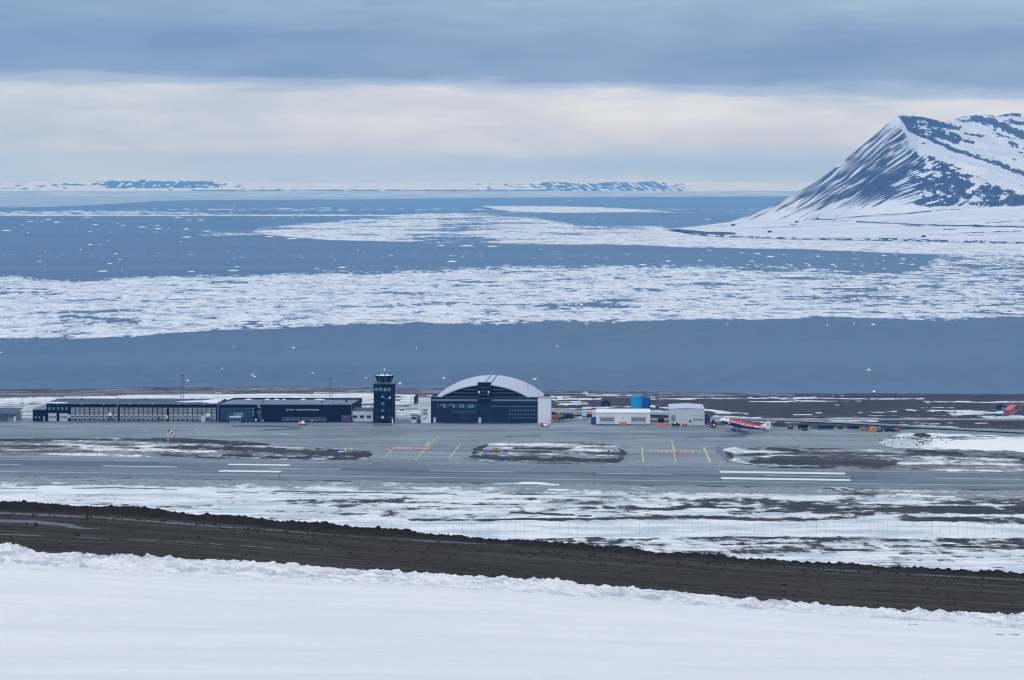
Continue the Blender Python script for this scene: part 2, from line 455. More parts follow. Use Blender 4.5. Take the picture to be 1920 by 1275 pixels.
# rows follow the picture, columns too, so that the relief is fine where it is seen
pyr = np.concatenate([np.arange(715, 745, 1.5), np.arange(745, 818, 1.2), np.arange(818, 925, 0.9), np.arange(925, 1100, 1.6)])
Yrow = []
Yt = np.linspace(690, 1900, 6000)
zt = ground_z(np.array(960.0), Yt); yt = HY + (CH - zt) * F / Yt
o_ = np.argsort(yt)
Yrow = np.interp(pyr, yt[o_], Yt[o_])
Yrow = np.unique(np.concatenate([Yrow, [1840, 1870]]))
pxc = np.concatenate([np.arange(-700, -60, 16), np.arange(-60, 1980, 3.2), np.arange(1980, 2640, 16)])
PX, YY = np.meshgrid(pxc, Yrow)
ZZ = ground_z(PX, YY)
XX = (PX - CX) * YY / F
PY = HY + (CH - ZZ) * F / YY
wob = fbm(XX / 9, YY / 16, 4, 5)
pd = paved(PX, PY) + wob * 1.0
pvd = np.clip(pd, -1.2, 1.2) / 1.2
rel = fbm(XX / 40, YY / 60, 4, 2) * 0.35 + fbm(XX / 7, YY / 9, 3, 3) * 0.12
flat = ss(950, 960, YY) * (1 - ss(1255, 1275, YY))
ZZ = ZZ + (-0.14 * pvd) * flat + rel * np.where(pd > 0, 0, 1) * np.where(flat > 0, 0.3 * np.clip(-pd / 4, 0, 1), 1.0) * (1 - ss(-60, 0, YY - shoreY(PX)))
ZZ -= 2.5 * (1 - ss(694, 734, YY))          # the front edge dips under the hillside
# behind the beach a low gravel berm
ZZ += 1.3 * np.exp(-((YY - (shoreY(PX) - 60)) / 35) ** 2)

# ---- what covers the plain
snow = np.full(PX.shape, 0.45); soil = np.full(PX.shape, 0.40); grit = np.full(PX.shape, 0.5); water = np.zeros(PX.shape)
beach = I(PX, [(-700, 750), (0, 747), (240, 741), (340, 739), (700, 737), (800, 741), (1050, 746), (1300, 745), (1920, 743.5), (2600, 744)])
inb = PY < beach + wob * .7
behindL = (~inb) & (PX < 1000 + 8 * wob) & (PY < 800)
behindR = (~inb) & (PX >= 1000 + 8 * wob) & (PY < 812)
snow = np.where(inb, -.05, snow); soil = np.where(inb, 0.48, soil); grit = np.where(inb, 0.62, grit)
# snow field behind the terminal, grey in the middle
gl = fbm(XX / 30, YY / 60, 4, 21)
snow = np.where(behindL, 0.66 - 0.22 * ss(749, 770, PY) * ss(.0, .6, gl + .35) + .3 * np.exp(-((PY - beach - 2.5) / 2.5) ** 2), snow); grit = np.where(behindL, 0.95, grit); soil = np.where(behindL, .18, soil)
snow = np.where(behindR, 0.16, snow); soil = np.where(behindR, 0.86, soil); grit = np.where(behindR, 0.40, grit)
nzp = fbm(XX / 7, YY / 18, 5, 6, .62); nzq = fbm(XX / 22, YY / 60, 3, 8)
def paint(arr, pts, wpx, val, jag=1.0, ys=6.0):
    s = stroke(PX, PY + wob * .8 * jag, pts, wpx * 1.35, ys)
    k = ss(0.12, 0.62, s + (nzp * .55 + nzq * .25) * (s > 0))
    arr[...] = arr * (1 - k) + val * k
for pts, wd in [([(60, 757), (75, 757)], 1.2), ([(570, 752), (640, 753)], 1.3), ([(740, 743), (752, 744)], 1.2), ([(742, 750.5), (748, 750.5)], 1.0), ([(20, 758), (75, 757.6)], .8), ([(600, 760), (700, 758)], 1.2), ([(745, 760), (780, 759)], .8)]:
    paint(snow, pts, wd, .1); paint(soil, pts, wd, .8)
for pts, wd in [([(700, 768), (790, 766)], 4), ([(740, 778), (800, 778)], 4), ([(600, 764), (700, 768)], 2)]:
    paint(snow, pts, wd, .44)
# snow lines on the dark tundra to the right
for pts, wd in [([(1028, 743), (1064, 744)], 2), ([(1040, 748), (1120, 748)], 1.6), ([(1098, 739), (1104, 741), (1190, 742)], 1.3), ([(1200, 745), (1240, 743)], .9),
                ([(1218, 748), (1240, 747.5), (1300, 747), (1460, 746.5), (1560, 747)], 1.1), ([(1219, 748), (1300, 748)], 1.6), ([(1050, 759), (1100, 757)], 1.5), ([(1034, 752), (1100, 754)], 1), ([(1100, 765), (1180, 762)], 1.7), ([(1220, 762), (1256, 766)], 2),
                ([(1360, 754), (1440, 753), (1510, 751), (1610, 752.5)], 1.1), ([(1550, 759), (1573, 759)], .9), ([(1335, 758), (1348, 758)], .9), ([(1465, 748.5), (1600, 747.5), (1730, 747)], .7),
                ([(1740, 754), (1800, 753.5), (1920, 754), (2600, 755)], 1.4), ([(1730, 763.5), (1785, 763.5)], .9), ([(1750, 770.5), (1840, 771)], 2.0), ([(1790, 776), (1880, 773)], 3.2), ([(1850, 782), (1930, 783)], 3.0),
                ([(1680, 784), (1930, 786)], .8), ([(1325, 768), (1360, 774)], 2.6), ([(1370, 773), (1400, 775)], 1.2), ([(1340, 780), (1420, 783)], 1.6), ([(1440, 786), (1640, 785)], 1.4), ([(1560, 788.5), (1640, 790)], 1.6),
                ([(1490, 777.5), (1520, 778)], .7), ([(1531, 775), (1538, 775)], .8), ([(1612, 774), (1680, 771.5)], .7), ([(1600, 780), (1680, 779)], .6), ([(1745, 795.5), (1760, 795)], .8), ([(1830, 794.5), (1850, 794.5)], .7),
                ([(1640, 796), (1700, 797), (1790, 802)], 1.6), ([(1280, 766), (1330, 770)], 1.5), ([(1700, 767), (1716, 770)], 1.0)]:
    paint(snow, pts, wd * .85, .86)
for pts, wd in [([(1030, 770), (1250, 776)], 4.5), ([(1230, 772), (1256, 775)], 4), ([(1325, 786), (1480, 790)], 4.5), ([(1036, 790), (1110, 785)], 4.5)]:
    paint(grit, pts, wd, .9); paint(soil, pts, wd, .15); paint(snow, pts, wd, .50)
# islands
isl0 = sdpoly(PX, PY, ISLANDS[0]) > -6; isl1 = sdpoly(PX, PY, ISLANDS[1]) > -6; isl2 = (sdpoly(PX, PY, ISLANDS[2]) > -6)
for m_ in (isl0, isl1, isl2):
    snow = np.where(m_, .36, snow); grit = np.where(m_, .78, grit); soil = np.where(m_, .46, soil)
for pts, wd in [([(0, 825), (150, 824), (330, 826)], 2.0), ([(315, 824), (420, 829), (480, 833)], 4.5), ([(360, 840), (500, 844), (640, 851), (690, 854)], 4.5), ([(430, 854), (560, 859), (660, 860)], 3.0), ([(40, 838), (160, 840)], 3.0), ([(260, 842), (340, 841)], 2.5), ([(600, 843), (690, 847)], 1.6), ([(0, 857), (200, 857)], 1.5),
                ([(886, 855), (940, 861), (1060, 862), (1165, 866)], 4.0), ([(905, 834), (885, 852)], 2.0), ([(970, 841), (1110, 843)], 2.0), ([(1172, 840), (1174, 860)], 1.8), ([(990, 848), (1030, 848)], 1.5),
                ([(1355, 840), (1363, 850), (1370, 862), (1400, 871)], 1.8), ([(1440, 864), (1520, 866), (1640, 868)], 6.5), ([(1450, 841), (1500, 848)], 2.2), ([(1630, 857), (1790, 860)], 1.4), ([(1720, 848), (1790, 852)], 4), ([(1840, 860), (1920, 861)], 2.5), ([(1400, 876), (1560, 877)], 1.6), ([(1720, 868), (1800, 867)], 1.0), ([(1700, 806), (1920, 815), (2600, 835)], 1.6)]:
    paint(soil, pts, wd, .92); paint(snow, pts, wd, .18, .6)
for pts, wd in [([(100, 833), (260, 838), (330, 845)], 2.5), ([(180, 843), (440, 849)], 3.0), ([(0, 853), (260, 855)], 1.6), ([(640, 848), (660, 849)], 1.5),
                ([(930, 833), (1000, 834), (1150, 837)], 3.2), ([(960, 852), (1060, 850), (1130, 854)], 2.6), ([(1080, 842), (1130, 846)], 2.6),
                ([(1375, 842), (1400, 848), (1480, 853)], 3.0), ([(1362, 862), (1420, 872)], 1.6), ([(1560, 852), (1700, 857), (1900, 862)], 2.6), ([(1700, 868), (1920, 872)], 3.0), ([(1360, 845), (1440, 856)], 2.0), ([(1700, 818), (1760, 824)], 4.5), ([(1740, 815), (1900, 821), (2600, 840)], 2.4)]:
    paint(snow, pts, wd, .60)
for pts, wd in [([(905, 847), (925, 846)], 3), ([(1125, 851), (1165, 853)], 3.5), ([(1640, 857), (1720, 859)], 1.2), ([(1400, 853), (1420, 853)], 2.5), ([(50, 840), (160, 842)], 3)]:
    paint(snow, pts, wd, .36); paint(grit, pts, wd, .62); paint(soil, pts, wd, .5)
# below the runway
rb = PY - I(PX, RW_BOT)
be = rb > -2
gb = fbm(XX / 22, YY / 26, 5, 41)
snow = np.where(be, np.where(rb < 20, 0.30 + .0 * rb, 0.80), snow)
grit = np.where(be, np.where(rb < 22, 0.95, 0.45), grit); soil = np.where(be, np.where(rb < 22, 0.22, 0.40), soil)
snow = np.where(be & (rb > 8) & (rb <= 24), .30 + .50 * ss(9, 24, rb + 3 * gb), snow)
dens = ss(640, 1500, PX) * ss(930, 938, PY) * (1 - ss(968, 981, PY))
snow = np.where(be, snow - 0.36 * dens * ss(-.5, .3, gb + .1), snow)
d2 = (1 - ss(700, 900, PX)) * ss(925, 935, PY) * (1 - ss(965, 980, PY)) * ss(150, 700, PX)
snow = np.where(be, snow - 0.16 * d2, snow)
soil = np.where(be, soil + 0.35 * np.maximum(dens, d2), soil)
fe = ss(976, 982, PY) * (1 - ss(1003, 1006, PY))
snow = np.where(be, snow * (1 - fe) + 1.1 * fe, snow)
low_ = ss(1004, 1008, PY) * (1 - ss(1035, 1060, PY)) * ss(900, 1150, PX)
snow = np.where(be, snow - .20 * low_, snow)
for pts, wd in [([(1300, 1009), (1380, 1009), (1570, 1010), (1590, 1014)], 1.8), ([(1360, 1023), (1450, 1020)], 2.2), ([(1500, 1018), (1580, 1012)], 1.8), ([(1780, 1012), (1930, 1016)], 4.0), ([(1010, 1009), (1070, 1010)], 1.2), ([(1540, 1031), (1700, 1034)], 1.0), ([(1770, 1022), (1920, 1027)], 1.6), ([(1700, 1053), (1760, 1053)], 1.2)]:
    paint(snow, pts, wd, .34, 2.2); paint(soil, pts, wd, .75, 2.2)
for pts, wd in [([(1310, 970), (1440, 975), (1560, 972)], 4), ([(1480, 955), (1620, 958), (1920, 955)], 7), ([(1700, 972), (1920, 978)], 5), ([(1280, 950), (1400, 953)], 3), ([(780, 975), (960, 976), (1100, 973), (1250, 970)], 2.6), ([(850, 944), (980, 946)], 1.5), ([(1150, 950), (1280, 955)], 4), ([(960, 960), (1100, 968)], 2)]:
    paint(snow, pts, wd, .30, 1.6); paint(soil, pts, wd, .8, 1.6)
for pts, wd in [([(70, 909), (150, 909)], 1.1), ([(0, 907), (20, 907)], .9), ([(140, 917), (210, 916), (330, 918)], 1.3), ([(410, 923), (480, 924)], 1.3), ([(520, 922), (640, 924), (720, 925), (850, 927)], 2.0), ([(980, 929), (1040, 928)], 1.4), ([(1060, 931), (1160, 932)], 1.0), ([(0, 916), (70, 917)], .9)]:
    s = ss(0, .5, stroke(PX, PY + wob * .8, pts, wd)); water = np.maximum(water, s * .95)
# dark wet verge along the runway, and the patch of torn ground by it
vg = np.exp(-((rb - 0.0) / 2.2) ** 2)
snow = snow - .5 * vg; soil = soil + .45 * vg
for pts, wd in [([(1560, 914), (1590, 918), (1620, 925)], 4.5), ([(1600, 915), (1640, 915)], 2)]:
    paint(snow, pts, wd, .38, 2); paint(soil, pts, wd, .75, 2)
for pts, wd in [([(930, 908), (1000, 906), (1040, 909)], 1.6), ([(1035, 919), (1060, 919)], 1.2), ([(1300, 932), (1340, 933)], 1.6), ([(1500, 930), (1560, 935)], 1.6), ([(1690, 928), (1780, 933)], 1.8)]:
    paint(snow, pts, wd, 1.0)
ground = gridmesh('ground', XX, YY, ZZ, M_GROUND, None)
at_ = ground.data.attributes.new('zone', 'FLOAT_COLOR', 'POINT')
at_.data.foreach_set('color', np.stack([snow.ravel(), soil.ravel(), grit.ravel(), water.ravel()], 1).astype(np.float32).ravel())
struct(ground, label='half thawed tundra plain with snow patches around the airfield')

# ------------------------------------------------------------------ paving
def quadgrid(name, pxs, pys, z, mat, fr=None, fg=None, keepf=None):
    A, B = np.meshgrid(pxs, pys)
    D = (CH - z) * F / (B - HY)
    X = (A - CX) * D / F
    r = fr(A, B) if fr else np.zeros(A.shape); g_ = fg(A, B) if fg else np.zeros(A.shape)
    return gridmesh(name, X, D, np.full(A.shape, z), mat, {'zone': (r, g_, np.zeros(A.shape))}, keep=keepf(A, B) if keepf else None, smooth=False)
PUD_REFL = [([(440, 799), (520, 799.5), (560, 801)], 1.3), ([(490, 807), (520, 805), (560, 804)], 1.4), ([(700, 797), (735, 797)], .7), ([(1290, 820), (1365, 817), (1425, 811)], 1.6), ([(1360, 819), (1390, 818)], 1.9), ([(1050, 811), (1100, 813), (1160, 816)], .8), ([(1185, 812), (1240, 815)], .8), ([(950, 818), (1010, 817)], .8),  # strokes beside the plane paint dark reflections into the wet tarmac's colour
       ([(1485, 806), (1510, 805)], 1.1), ([(0, 800), (45, 799)], 1.2), ([(1330, 798), (1342, 803)], 1.5), ([(1040, 791), (1110, 788)], 1.2), ([(1120, 798), (1215, 799)], .8), ([(1245, 798), (1320, 800)], .8), ([(1090, 832), (1180, 838)], .8), ([(0, 791), (660, 793), (1000, 795)], .5),  # others draw thin dark lines along the foot of the buildings
       ([(870, 858), (890, 862), (940, 872), (1080, 874)], .9), ([(1040, 806), (1070, 807)], .8), ([(1130, 820), (1190, 822)], .6), ([(1345, 838), (1352, 850), (1368, 866)], 1.0)]
PALE = [([(0, 817), (300, 819), (420, 824)], 1.0), ([(480, 806), (560, 818), (700, 822)], 1.6), ([(560, 798), (640, 800)], 1.4), ([(640, 826), (800, 830)], 1.2), ([(1200, 824), (1255, 826)], 2.2), ([(1320, 822), (1360, 821)], 1.0), ([(1560, 850), (1700, 838)], 2.5), ([(1450, 802), (1560, 810)], 1.8), ([(1040, 799), (1110, 796)], 2), ([(860, 804), (1000, 806)], 1.4)]
def f_pud_refl(a, b):
    s = np.zeros(a.shape)
    for pts, wd in PUD_REFL: s = np.maximum(s, ss(0, .6, stroke(a, b, pts, wd * 1.3)) * .85)
    return s
def f_pale(a, b):
    s = np.zeros(a.shape)
    for pts, wd in PALE: s = np.maximum(s, stroke(a, b, pts, wd * 1.6) * .55)
    return s
apr = quadgrid('apron', np.concatenate([np.arange(-700, 0, 20), np.arange(0, 1930, 5), np.arange(1930, 2640, 20)]), np.arange(784.5, 930, 1.0), Z0, M_APRON, f_pud_refl, f_pale)
struct(apr, label='pale grey tarmac apron and taxiways in front of the terminal')
RT = [(-700, 847), (0, 857), (1920, 884), (2600, 894)]
def strip(name, top, bot, x0, x1, z, mat, step=40, zone=None):
    xs = np.arange(x0, x1 + .1, step)
    P = []
    for x in xs:
        P.append((at(x, I(x, top), z), at(x, I(x, bot), z)))
    X = np.array([[a[0] for a, b in P], [b[0] for a, b in P]]); Y = np.array([[a[1] for a, b in P], [b[1] for a, b in P]])
    return gridmesh(name, X, Y, np.full(X.shape, z), mat, smooth=False)
def shift(l, d): return [(a, b + d) for a, b in l]
RB = [(-700, 881), (0, 891.5), (640, 899.5), (1280, 908.5), (1920, 916.5), (2600, 926)]
struct(strip('runway', RT, RB, -700, 2600, Z0 + .03, M_RUNWAY, 100), label='long grey asphalt runway crossing the picture')
M_DARKTAR = mat_tarmac('darker_resurfaced_asphalt', (.060, .082, .110), (.098, .125, .155), (.004, .5, .1))
CL = [(-700, 860), (0, 870.5), (1916, 899), (2600, 909)]
for (x0, x1, d0, d1) in [(-700, 300, -9.0, 0.5), (640, 1652, -1.5, 3.0), (-700, 0, .5, 4.5)]:
    struct(strip('asphalt_patch', shift(CL, d0), shift(CL, d1), x0, x1, Z0 + .045, M_DARKTAR, 20))
M_WHITE = plain('white_marking_paint', (.72, .76, .80), .7, var=.15, scale=.8)
M_WHITEF = plain('faded_white_marking_paint', (.42, .48, .53), .7, var=.35, scale=.5)
M_YEL = plain('yellow_marking_paint', (.52, .46, .26), .7, var=.25, scale=.7)
M_YELP = plain('pale_yellow_marking_paint', (.50, .49, .38), .7, var=.25, scale=.7)
M_REDP = plain('red_marking_paint', (.50, .13, .17), .7, var=.2, scale=.7)
zl = Z0 + .075
for nm, line, hw, x0, x1, mt in [('runway_edge_line', [(-700, 874), (0, 884), (640, 893), (1280, 902), (1920, 911), (2600, 921)], .45, -700, 2600, M_WHITEF), ('runway_edge_line', [(-700, 851), (0, 861), (700, 868.5)], .35, -700, 700, M_WHITEF), ('runway_edge_line', [(1300, 878.5), (1920, 887.5), (2600, 897)], .3, 1440, 2600, M_WHITEF)]:
    struct(strip(nm, shift(line, -hw), shift(line, hw), x0, x1, zl, mt, 40))
for x0, x1 in [(-280, -120), (-120 + 0, 40), (193, 347), (500, 656), (806, 968), (1119, 1278), (1435, 1595), (1753, 1916), (2070, 2230)]:
    if x0 == -280: continue
    struct(strip('runway_centreline_dash', shift(CL, -.55), shift(CL, .55), x0, x1, zl, M_WHITEF if x0 != 193 else M_WHITE, 20))
def patch(name, pts, z, mat, label=None):
    o = plane_obj(name, [at(a, b, z) for a, b in pts][::-1], mat)
    struct(o, label=label); return o
for q in [[(430, 869.4), (545, 870.6), (541, 873.2), (427, 872)], [(413, 881.2), (529, 882.6), (525, 885.6), (408, 884.2)], [(1349, 882.6), (1584, 886.2), (1586, 889.6), (1350, 886.2)], [(1352, 894.6), (1594, 898.4), (1595, 901.8), (1353, 898.2)]]:
    patch('touchdown_bar', q, zl, M_WHITE)
def cat(pts, n=10):
    """Catmull-Rom through photo points"""
    P = [pts[0]] + pts + [pts[-1]]; out = []
    for i in range(1, len(P) - 2):
        for k in range(n):
            t = k / n
            out.append(tuple(0.5 * (2 * P[i][j] + (P[i + 1][j] - P[i - 1][j]) * t + (2 * P[i - 1][j] - 5 * P[i][j] + 4 * P[i + 1][j] - P[i + 2][j]) * t * t + (3 * P[i][j] - P[i - 1][j] - 3 * P[i + 1][j] + P[i + 2][j]) * t ** 3) for j in (0, 1)))
    out.append(pts[-1]); return out
def paintline(name, pts, wm, mat, z=zl, smooth=True):
    P = cat(pts) if smooth else pts
    W = [Vector(at(a, b, z)) for a, b in P]
    L, R = [], []
    for i, p in enumerate(W):
        d = (W[min(i + 1, len(W) - 1)] - W[max(i - 1, 0)]); d.z = 0; d.normalize()
        n = Vector((-d.y, d.x, 0)) * wm / 2
        L.append(p + n); R.append(p - n)
    X = np.array([[v.x for v in L], [v.x for v in R]]); Y = np.array([[v.y for v in L], [v.y for v in R]])
    return struct(gridmesh(name, X, Y, np.full(X.shape, z), mat, smooth=False))
for pts, wd, mt in [
    ([(640, 838.5), (690, 839), (720, 841), (730, 843.5), (733, 846), (728, 851), (720, 857), (700, 862), (660, 865)], .55, M_YEL),
    ([(640, 833), (740, 838.5), (820, 841.5), (870, 842)], .35, M_YELP),
    ([(823, 817), (806, 833), (792, 848), (781, 860)], .55, M_YEL),
    ([(781, 860), (740, 868), (640, 873)], .35, M_YELP),
    ([(781, 860), (784, 864), (830, 871), (920, 877)], .35, M_YELP),
    ([(940, 827), (890, 829), (865, 833), (855, 843), (844, 857), (843, 860), (860, 865), (900, 869)], .6, M_YEL),
    ([(1180, 833), (1200, 837), (1204, 838.5), (1204, 850), (1206, 864), (1200, 867), (1160, 872), (1080, 875)], .6, M_YEL),
    ([(1259, 824), (1262, 838), (1264, 850), (1267, 867)], .50, M_YEL),
    ([(1267, 867), (1255, 871), (1215, 876), (1160, 878)], .35, M_YELP),
    ([(1267, 867), (1278, 870.5), (1310, 877), (1350, 880)], .35, M_YELP),
    ([(1207, 847), (1270, 848), (1325, 849)], .30, M_YELP),
    ([(1480, 835), (1400, 835.5), (1340, 837), (1320, 838.5), (1322, 846), (1330, 862), (1336, 869), (1370, 873)], .55, M_YEL),
    ([(260, 802), (272, 806), (278, 811)], .35, M_YELP), ([(367, 804), (371, 808), (375, 812)], .4, M_YEL), ([(700, 812), (708, 810), (760, 813), (850, 815)], .3, M_YELP),
    ([(0, 820.5), (330, 819.6), (430, 824.5), (560, 833), (700, 840)], .30, M_YELP)]:
    paintline('taxiway_line', pts, wd, mt)
for pts in [[(807.5, 829), (802, 829), (794.5, 836.5), (800, 836.5)], [(1260, 837.5), (1264.5, 837.5), (1265.2, 845), (1261, 845)], [(1202.5, 838), (1205.4, 838), (1207.2, 863), (1204, 864)], [(1319, 839), (1322.5, 838.4), (1333.5, 866), (1329, 867)]]:
    patch('yellow_taxiway_bar', pts, zl + .012, M_YEL)
def textmesh(s, size, name='lettering', depth=0.0, spacing=1.0):
    c = bpy.data.curves.new('t', 'FONT'); c.body = s; c.size = size; c.extrude = depth; c.align_x = 'CENTER'; c.align_y = 'CENTER'; c.space_character = spacing
    c.resolution_u = 2
    o = bpy.data.objects.new('t', c); COL.objects.link(o)
    dg = bpy.context.evaluated_depsgraph_get()
    me = bpy.data.meshes.new_from_object(o.evaluated_get(dg)); me.name = name
    bpy.data.objects.remove(o, do_unlink=True); bpy.data.curves.remove(c)
    return me
for x0, x1, y0, y1, sk in [(732, 810, 838.0, 841.6, 0), (1224, 1305, 844.6, 848.2, 0)]:
    patch('mandatory_marking', [(x0, y0), (x1, y0 + .6), (x1, y1 + .6), (x0, y1)], zl + .006, M_REDP, 'red painted panel with white RWY AHEAD lettering on the taxiway')
    me = textmesh('RWY AHEAD', 3.0); o = bpy.data.objects.new('runway_ahead_lettering', me); COL.objects.link(o)
    xs = [v.co.x for v in me.vertices]; ys = [v.co.y for v in me.vertices]
    a = Vector(at(x0 + 4, (y0 + y1) / 2, 0 + zl)); b = Vector(at(x1 - 4, (y0 + y1) / 2 + .6, zl))
    hh = at(x0, y0, zl)[1] - at(x0, y1, zl)[1]
    o.scale = ((b - a).length / (max(xs) - min(xs)), hh * .78 / (max(ys) - min(ys)), 1)
    o.location = ((a.x + b.x) / 2, (a.y + b.y) / 2, zl + .02); o.rotation_euler.z = math.pi + math.atan2(b.y - a.y, b.x - a.x)
    me.materials.append(M_WHITE); struct(o, label='white RWY AHEAD letters painted upside down to the camera')

for k in range(9):
    x = 1450 + 27 * k
    o = paintline('pavement_seam', [(x, 812 + k * .6), (x + 14, 824 + k * .2), (x + 30, 834)], .16, M_DARKTAR, Z0 + .02)
for pts in ([(300, 872), (420, 874), (640, 878), (900, 883), (1180, 888)], [(620, 881), (900, 886), (1300, 892), (1700, 897)], [(1000, 880), (1300, 884), (1640, 888)]):
    paintline('tyre_mark_band', pts, 1.1, M_DARKTAR, Z0 + .055)

# access road past the parked vehicles
ROADP = [(1040, 775), (1180, 777), (1290, 781), (1340, 785), (1480, 790), (1600, 795), (1760, 804), (1920, 812), (2300, 832)]
pa = []
for a, b in cat(ROADP, 6):
    g1 = gp(a, b - 1.7); g2 = gp(a, b + 1.7); pa.append((g1, g2))
X = np.array([[p[0][0] for p in pa], [p[1][0] for p in pa]]); Y = np.array([[p[0][1] for p in pa], [p[1][1] for p in pa]]); Z = np.array([[p[0][2] + .5 for p in pa], [p[1][2] + .5 for p in pa]])
struct(gridmesh('access_road', X, Y, Z, M_APRON, smooth=False), label='grey service road running behind the parked machines')

# ------------------------------------------------------------------ hillside under the camera with the dirt road
CREST = [(-900, 975), (0, 1030), (25, 1029), (60, 1037), (130, 1041), (300, 1046), (480, 1056), (600, 1064), (800, 1077), (960, 1086), (1200, 1106), (1440, 1129), (1700, 1147), (1920, 1156), (2800, 1195)]
BBASE = [(-900, 905), (0, 957), (200, 966), (400, 981), (640, 1003), (800, 1013), (960, 1025), (1200, 1042), (1440, 1060), (1920, 1086), (2800, 1130)]
BTOP = [(-900, 890), (0, 938), (200, 948), (400, 963), (640, 986), (800, 998), (960, 1013), (1200, 1031), (1440, 1049), (1920, 1076), (2800, 1120)]
YC, YR1, YB = 80.0, 92.5, 93.6
def hill(px, X, Y):
    """drop below the eye"""
    relc = I(px, CREST) - HY; relb = I(px, BBASE) - HY; relt = I(px, BTOP) - HY
    hc = relc * YC / F; hr = relb * YR1 / F; ht = relt * YB / F
    # foreground slope: line of sight falls from the bottom of the frame to the crest
    u = np.clip((Y - 12) / (YC - 3 - 12), 0, 1)
    rels = I(px, [(-900, 995), (0, 1038), (960, 1086), (1920, 1158), (2800, 1195)]) - HY
    relf = 948 * (1 - u) ** 1.5 + (rels + 22) * (1 - (1 - u) ** 1.5)
    hf = np.where(Y > 12, relf * np.maximum(Y, 0) / F, 948 * 12 / F - 0.0 + (12 - Y) * -0.09)
    hf = np.where(Y <= 12, 948 * 12 / F - (12 - Y) * 0.02, hf)
    bank = hc
    w1 = ss(YC - 3.2, YC - .6, Y)
    h = hf * (1 - w1) + bank * w1
    w2 = ss(YC + .2, YC + 1.3, Y)
    h = h * (1 - w2) + hr * w2
    w3 = ss(YR1, YB, Y)
    h = h * (1 - w3) + ht * w3
    beyond = np.interp(Y, [YB, 97, 130, 300, 500, 705, 760], [0, 1.6, 8.6, 36, 63, 87, 90.5])
    tgt = CH - (Z0 + (960 - 730) * .0225)
    w4 = ss(200, 700, Y)
    h2 = (ht + beyond) * (1 - w4) + (beyond / 87 * tgt * 1.0 + 0) * w4
    h2 = np.where(Y > 500, np.interp(Y, [500, 740], [0, 1]) * 0 + h2, h2)
    return np.where(Y > YB, h2, h)
yr = np.concatenate([np.arange(-40, 8, 6), np.arange(8, 62, 0.8), np.arange(62, 74, .3), np.arange(74, 76.4, .11), np.arange(76.4, 81.2, .045), np.arange(81.2, 92.4, .14), np.arange(92.4, 95.2, .045), np.arange(95.2, 98, .2), np.array([98.5, 99.5, 101, 103, 106, 110, 116, 124, 135, 150, 170, 200, 240, 290, 350, 420, 500, 580, 650, 700, 730, 752])])
cs = np.concatenate([np.array([-6, -4.5, -3.3, -2.5, -2.0, -1.7]) , np.arange(-1.5, -1.06, .06), np.arange(-1.06, 1.06, .0026), np.arange(1.06, 1.5, .06), np.array([1.7, 2.0, 2.5, 3.3, 4.5, 6])])
C_, Y_ = np.meshgrid(cs, yr)
half = np.where(Y_ > 10, Y_, 10 + (10 - Y_) * .1) * 960 / F
X_ = C_ * half * 1.0
X_ = np.where(np.abs(C_) > 1.5, X_ + np.sign(C_) * (np.abs(C_) - 1.5) * 25, X_)
PXh = np.clip(CX + C_ * 960, -900, 2800)
H_ = hill(PXh, X_, Y_)
Zh = CH - H_
# relief of the snow bank, the mud berm and the road
bankw = ss(YC - 5.5, YC - 1.5, Y_) * (1 - ss(YC + .6, YC + 1.4, Y_))
tip = np.exp(-((Y_ - (YC - .3)) / 1.0) ** 2)
lump = np.abs(fbm(X_ / .55, Y_ / .55, 5, 11, .62)) * .17 + fbm(X_ / 2.6, Y_ / 1.6, 4, 12) * .05 - .05
Zh += bankw * lump * .7 + tip * (np.maximum(fbm(X_ / .5, Y_ / .4, 5, 14, .62), 0) * .14 * (.5 + ss(-.3, .5, fbm(X_ / 3, 0 * Y_, 2, 15))))
blob = np.exp(-((PXh - 28) / 34) ** 2) * np.exp(-((Y_ - YC + .4) / .8) ** 2)
Zh += blob * (.10 + .16 * np.abs(fbm(X_ / .25, Y_ / .25, 4, 17, .65)))
fs = (1 - ss(YC - 6, YC - 2, Y_)) * ss(5, 20, Y_)
Zh += fs * (fbm(X_ / 3.5, Y_ / 2.2, 6, 13, .6) * .06 + np.minimum(Y_, 60) / 60 * fbm(X_ / 9, Y_ / 3.5, 3, 18) * .05)
bermw = ss(92.4, 93.2, Y_) * (1 - ss(94.6, 96.5, Y_))
Zh += bermw * (np.abs(fbm(X_ / .33, Y_ / .3, 5, 19, .68)) * .13 + fbm(X_ / 2.2, Y_ / 2, 3, 20) * .10 - .03)
roadw = ss(YC + 1.2, YC + 2, Y_) * (1 - ss(92.2, 92.8, Y_))
Zh += roadw * (fbm(X_ / 6, Y_ / .35, 4, 22) * .018 + fbm(X_ / .4, Y_ / .4, 4, 23) * .010)
far_h = ss(97, 130, Y_)
Zh += far_h * fbm(X_ / 30, Y_ / 30, 4, 24) * .8 * (1 - ss(600, 700, Y_))
PYh = HY + (CH - Zh) * F / np.maximum(Y_, 1)
k_snow = Y_ <= YC + 1.35
i_s = int(np.searchsorted(yr, YC + 1.0)); i_b = int(np.searchsorted(yr, 96.0))
grey = ss(YC - 13, YC - 2, Y_) * .9 * ss(-.5, .5, fbm(X_ / 2.5, Y_ / 1.2, 4, 31)) + bankw * .35
clod = ss(.38, .52, fbm(X_ / .9, Y_ / .5, 5, 33, .6)) * ss(YC - 1.6, YC - .2, Y_) * ss(1000, 1300, PXh) * .9
edge = ss(YC + .15, YC + .75, Y_ + .35 * fbm(X_ / 1.2, Y_, 4, 34))
spot = sum([ss(0, .5, stroke(PXh, PYh, pts, wd)) for pts, wd in [([(1705, 1171), (1718, 1171)], .9), ([(1870, 1189), (1908, 1190)], 1.0)]])
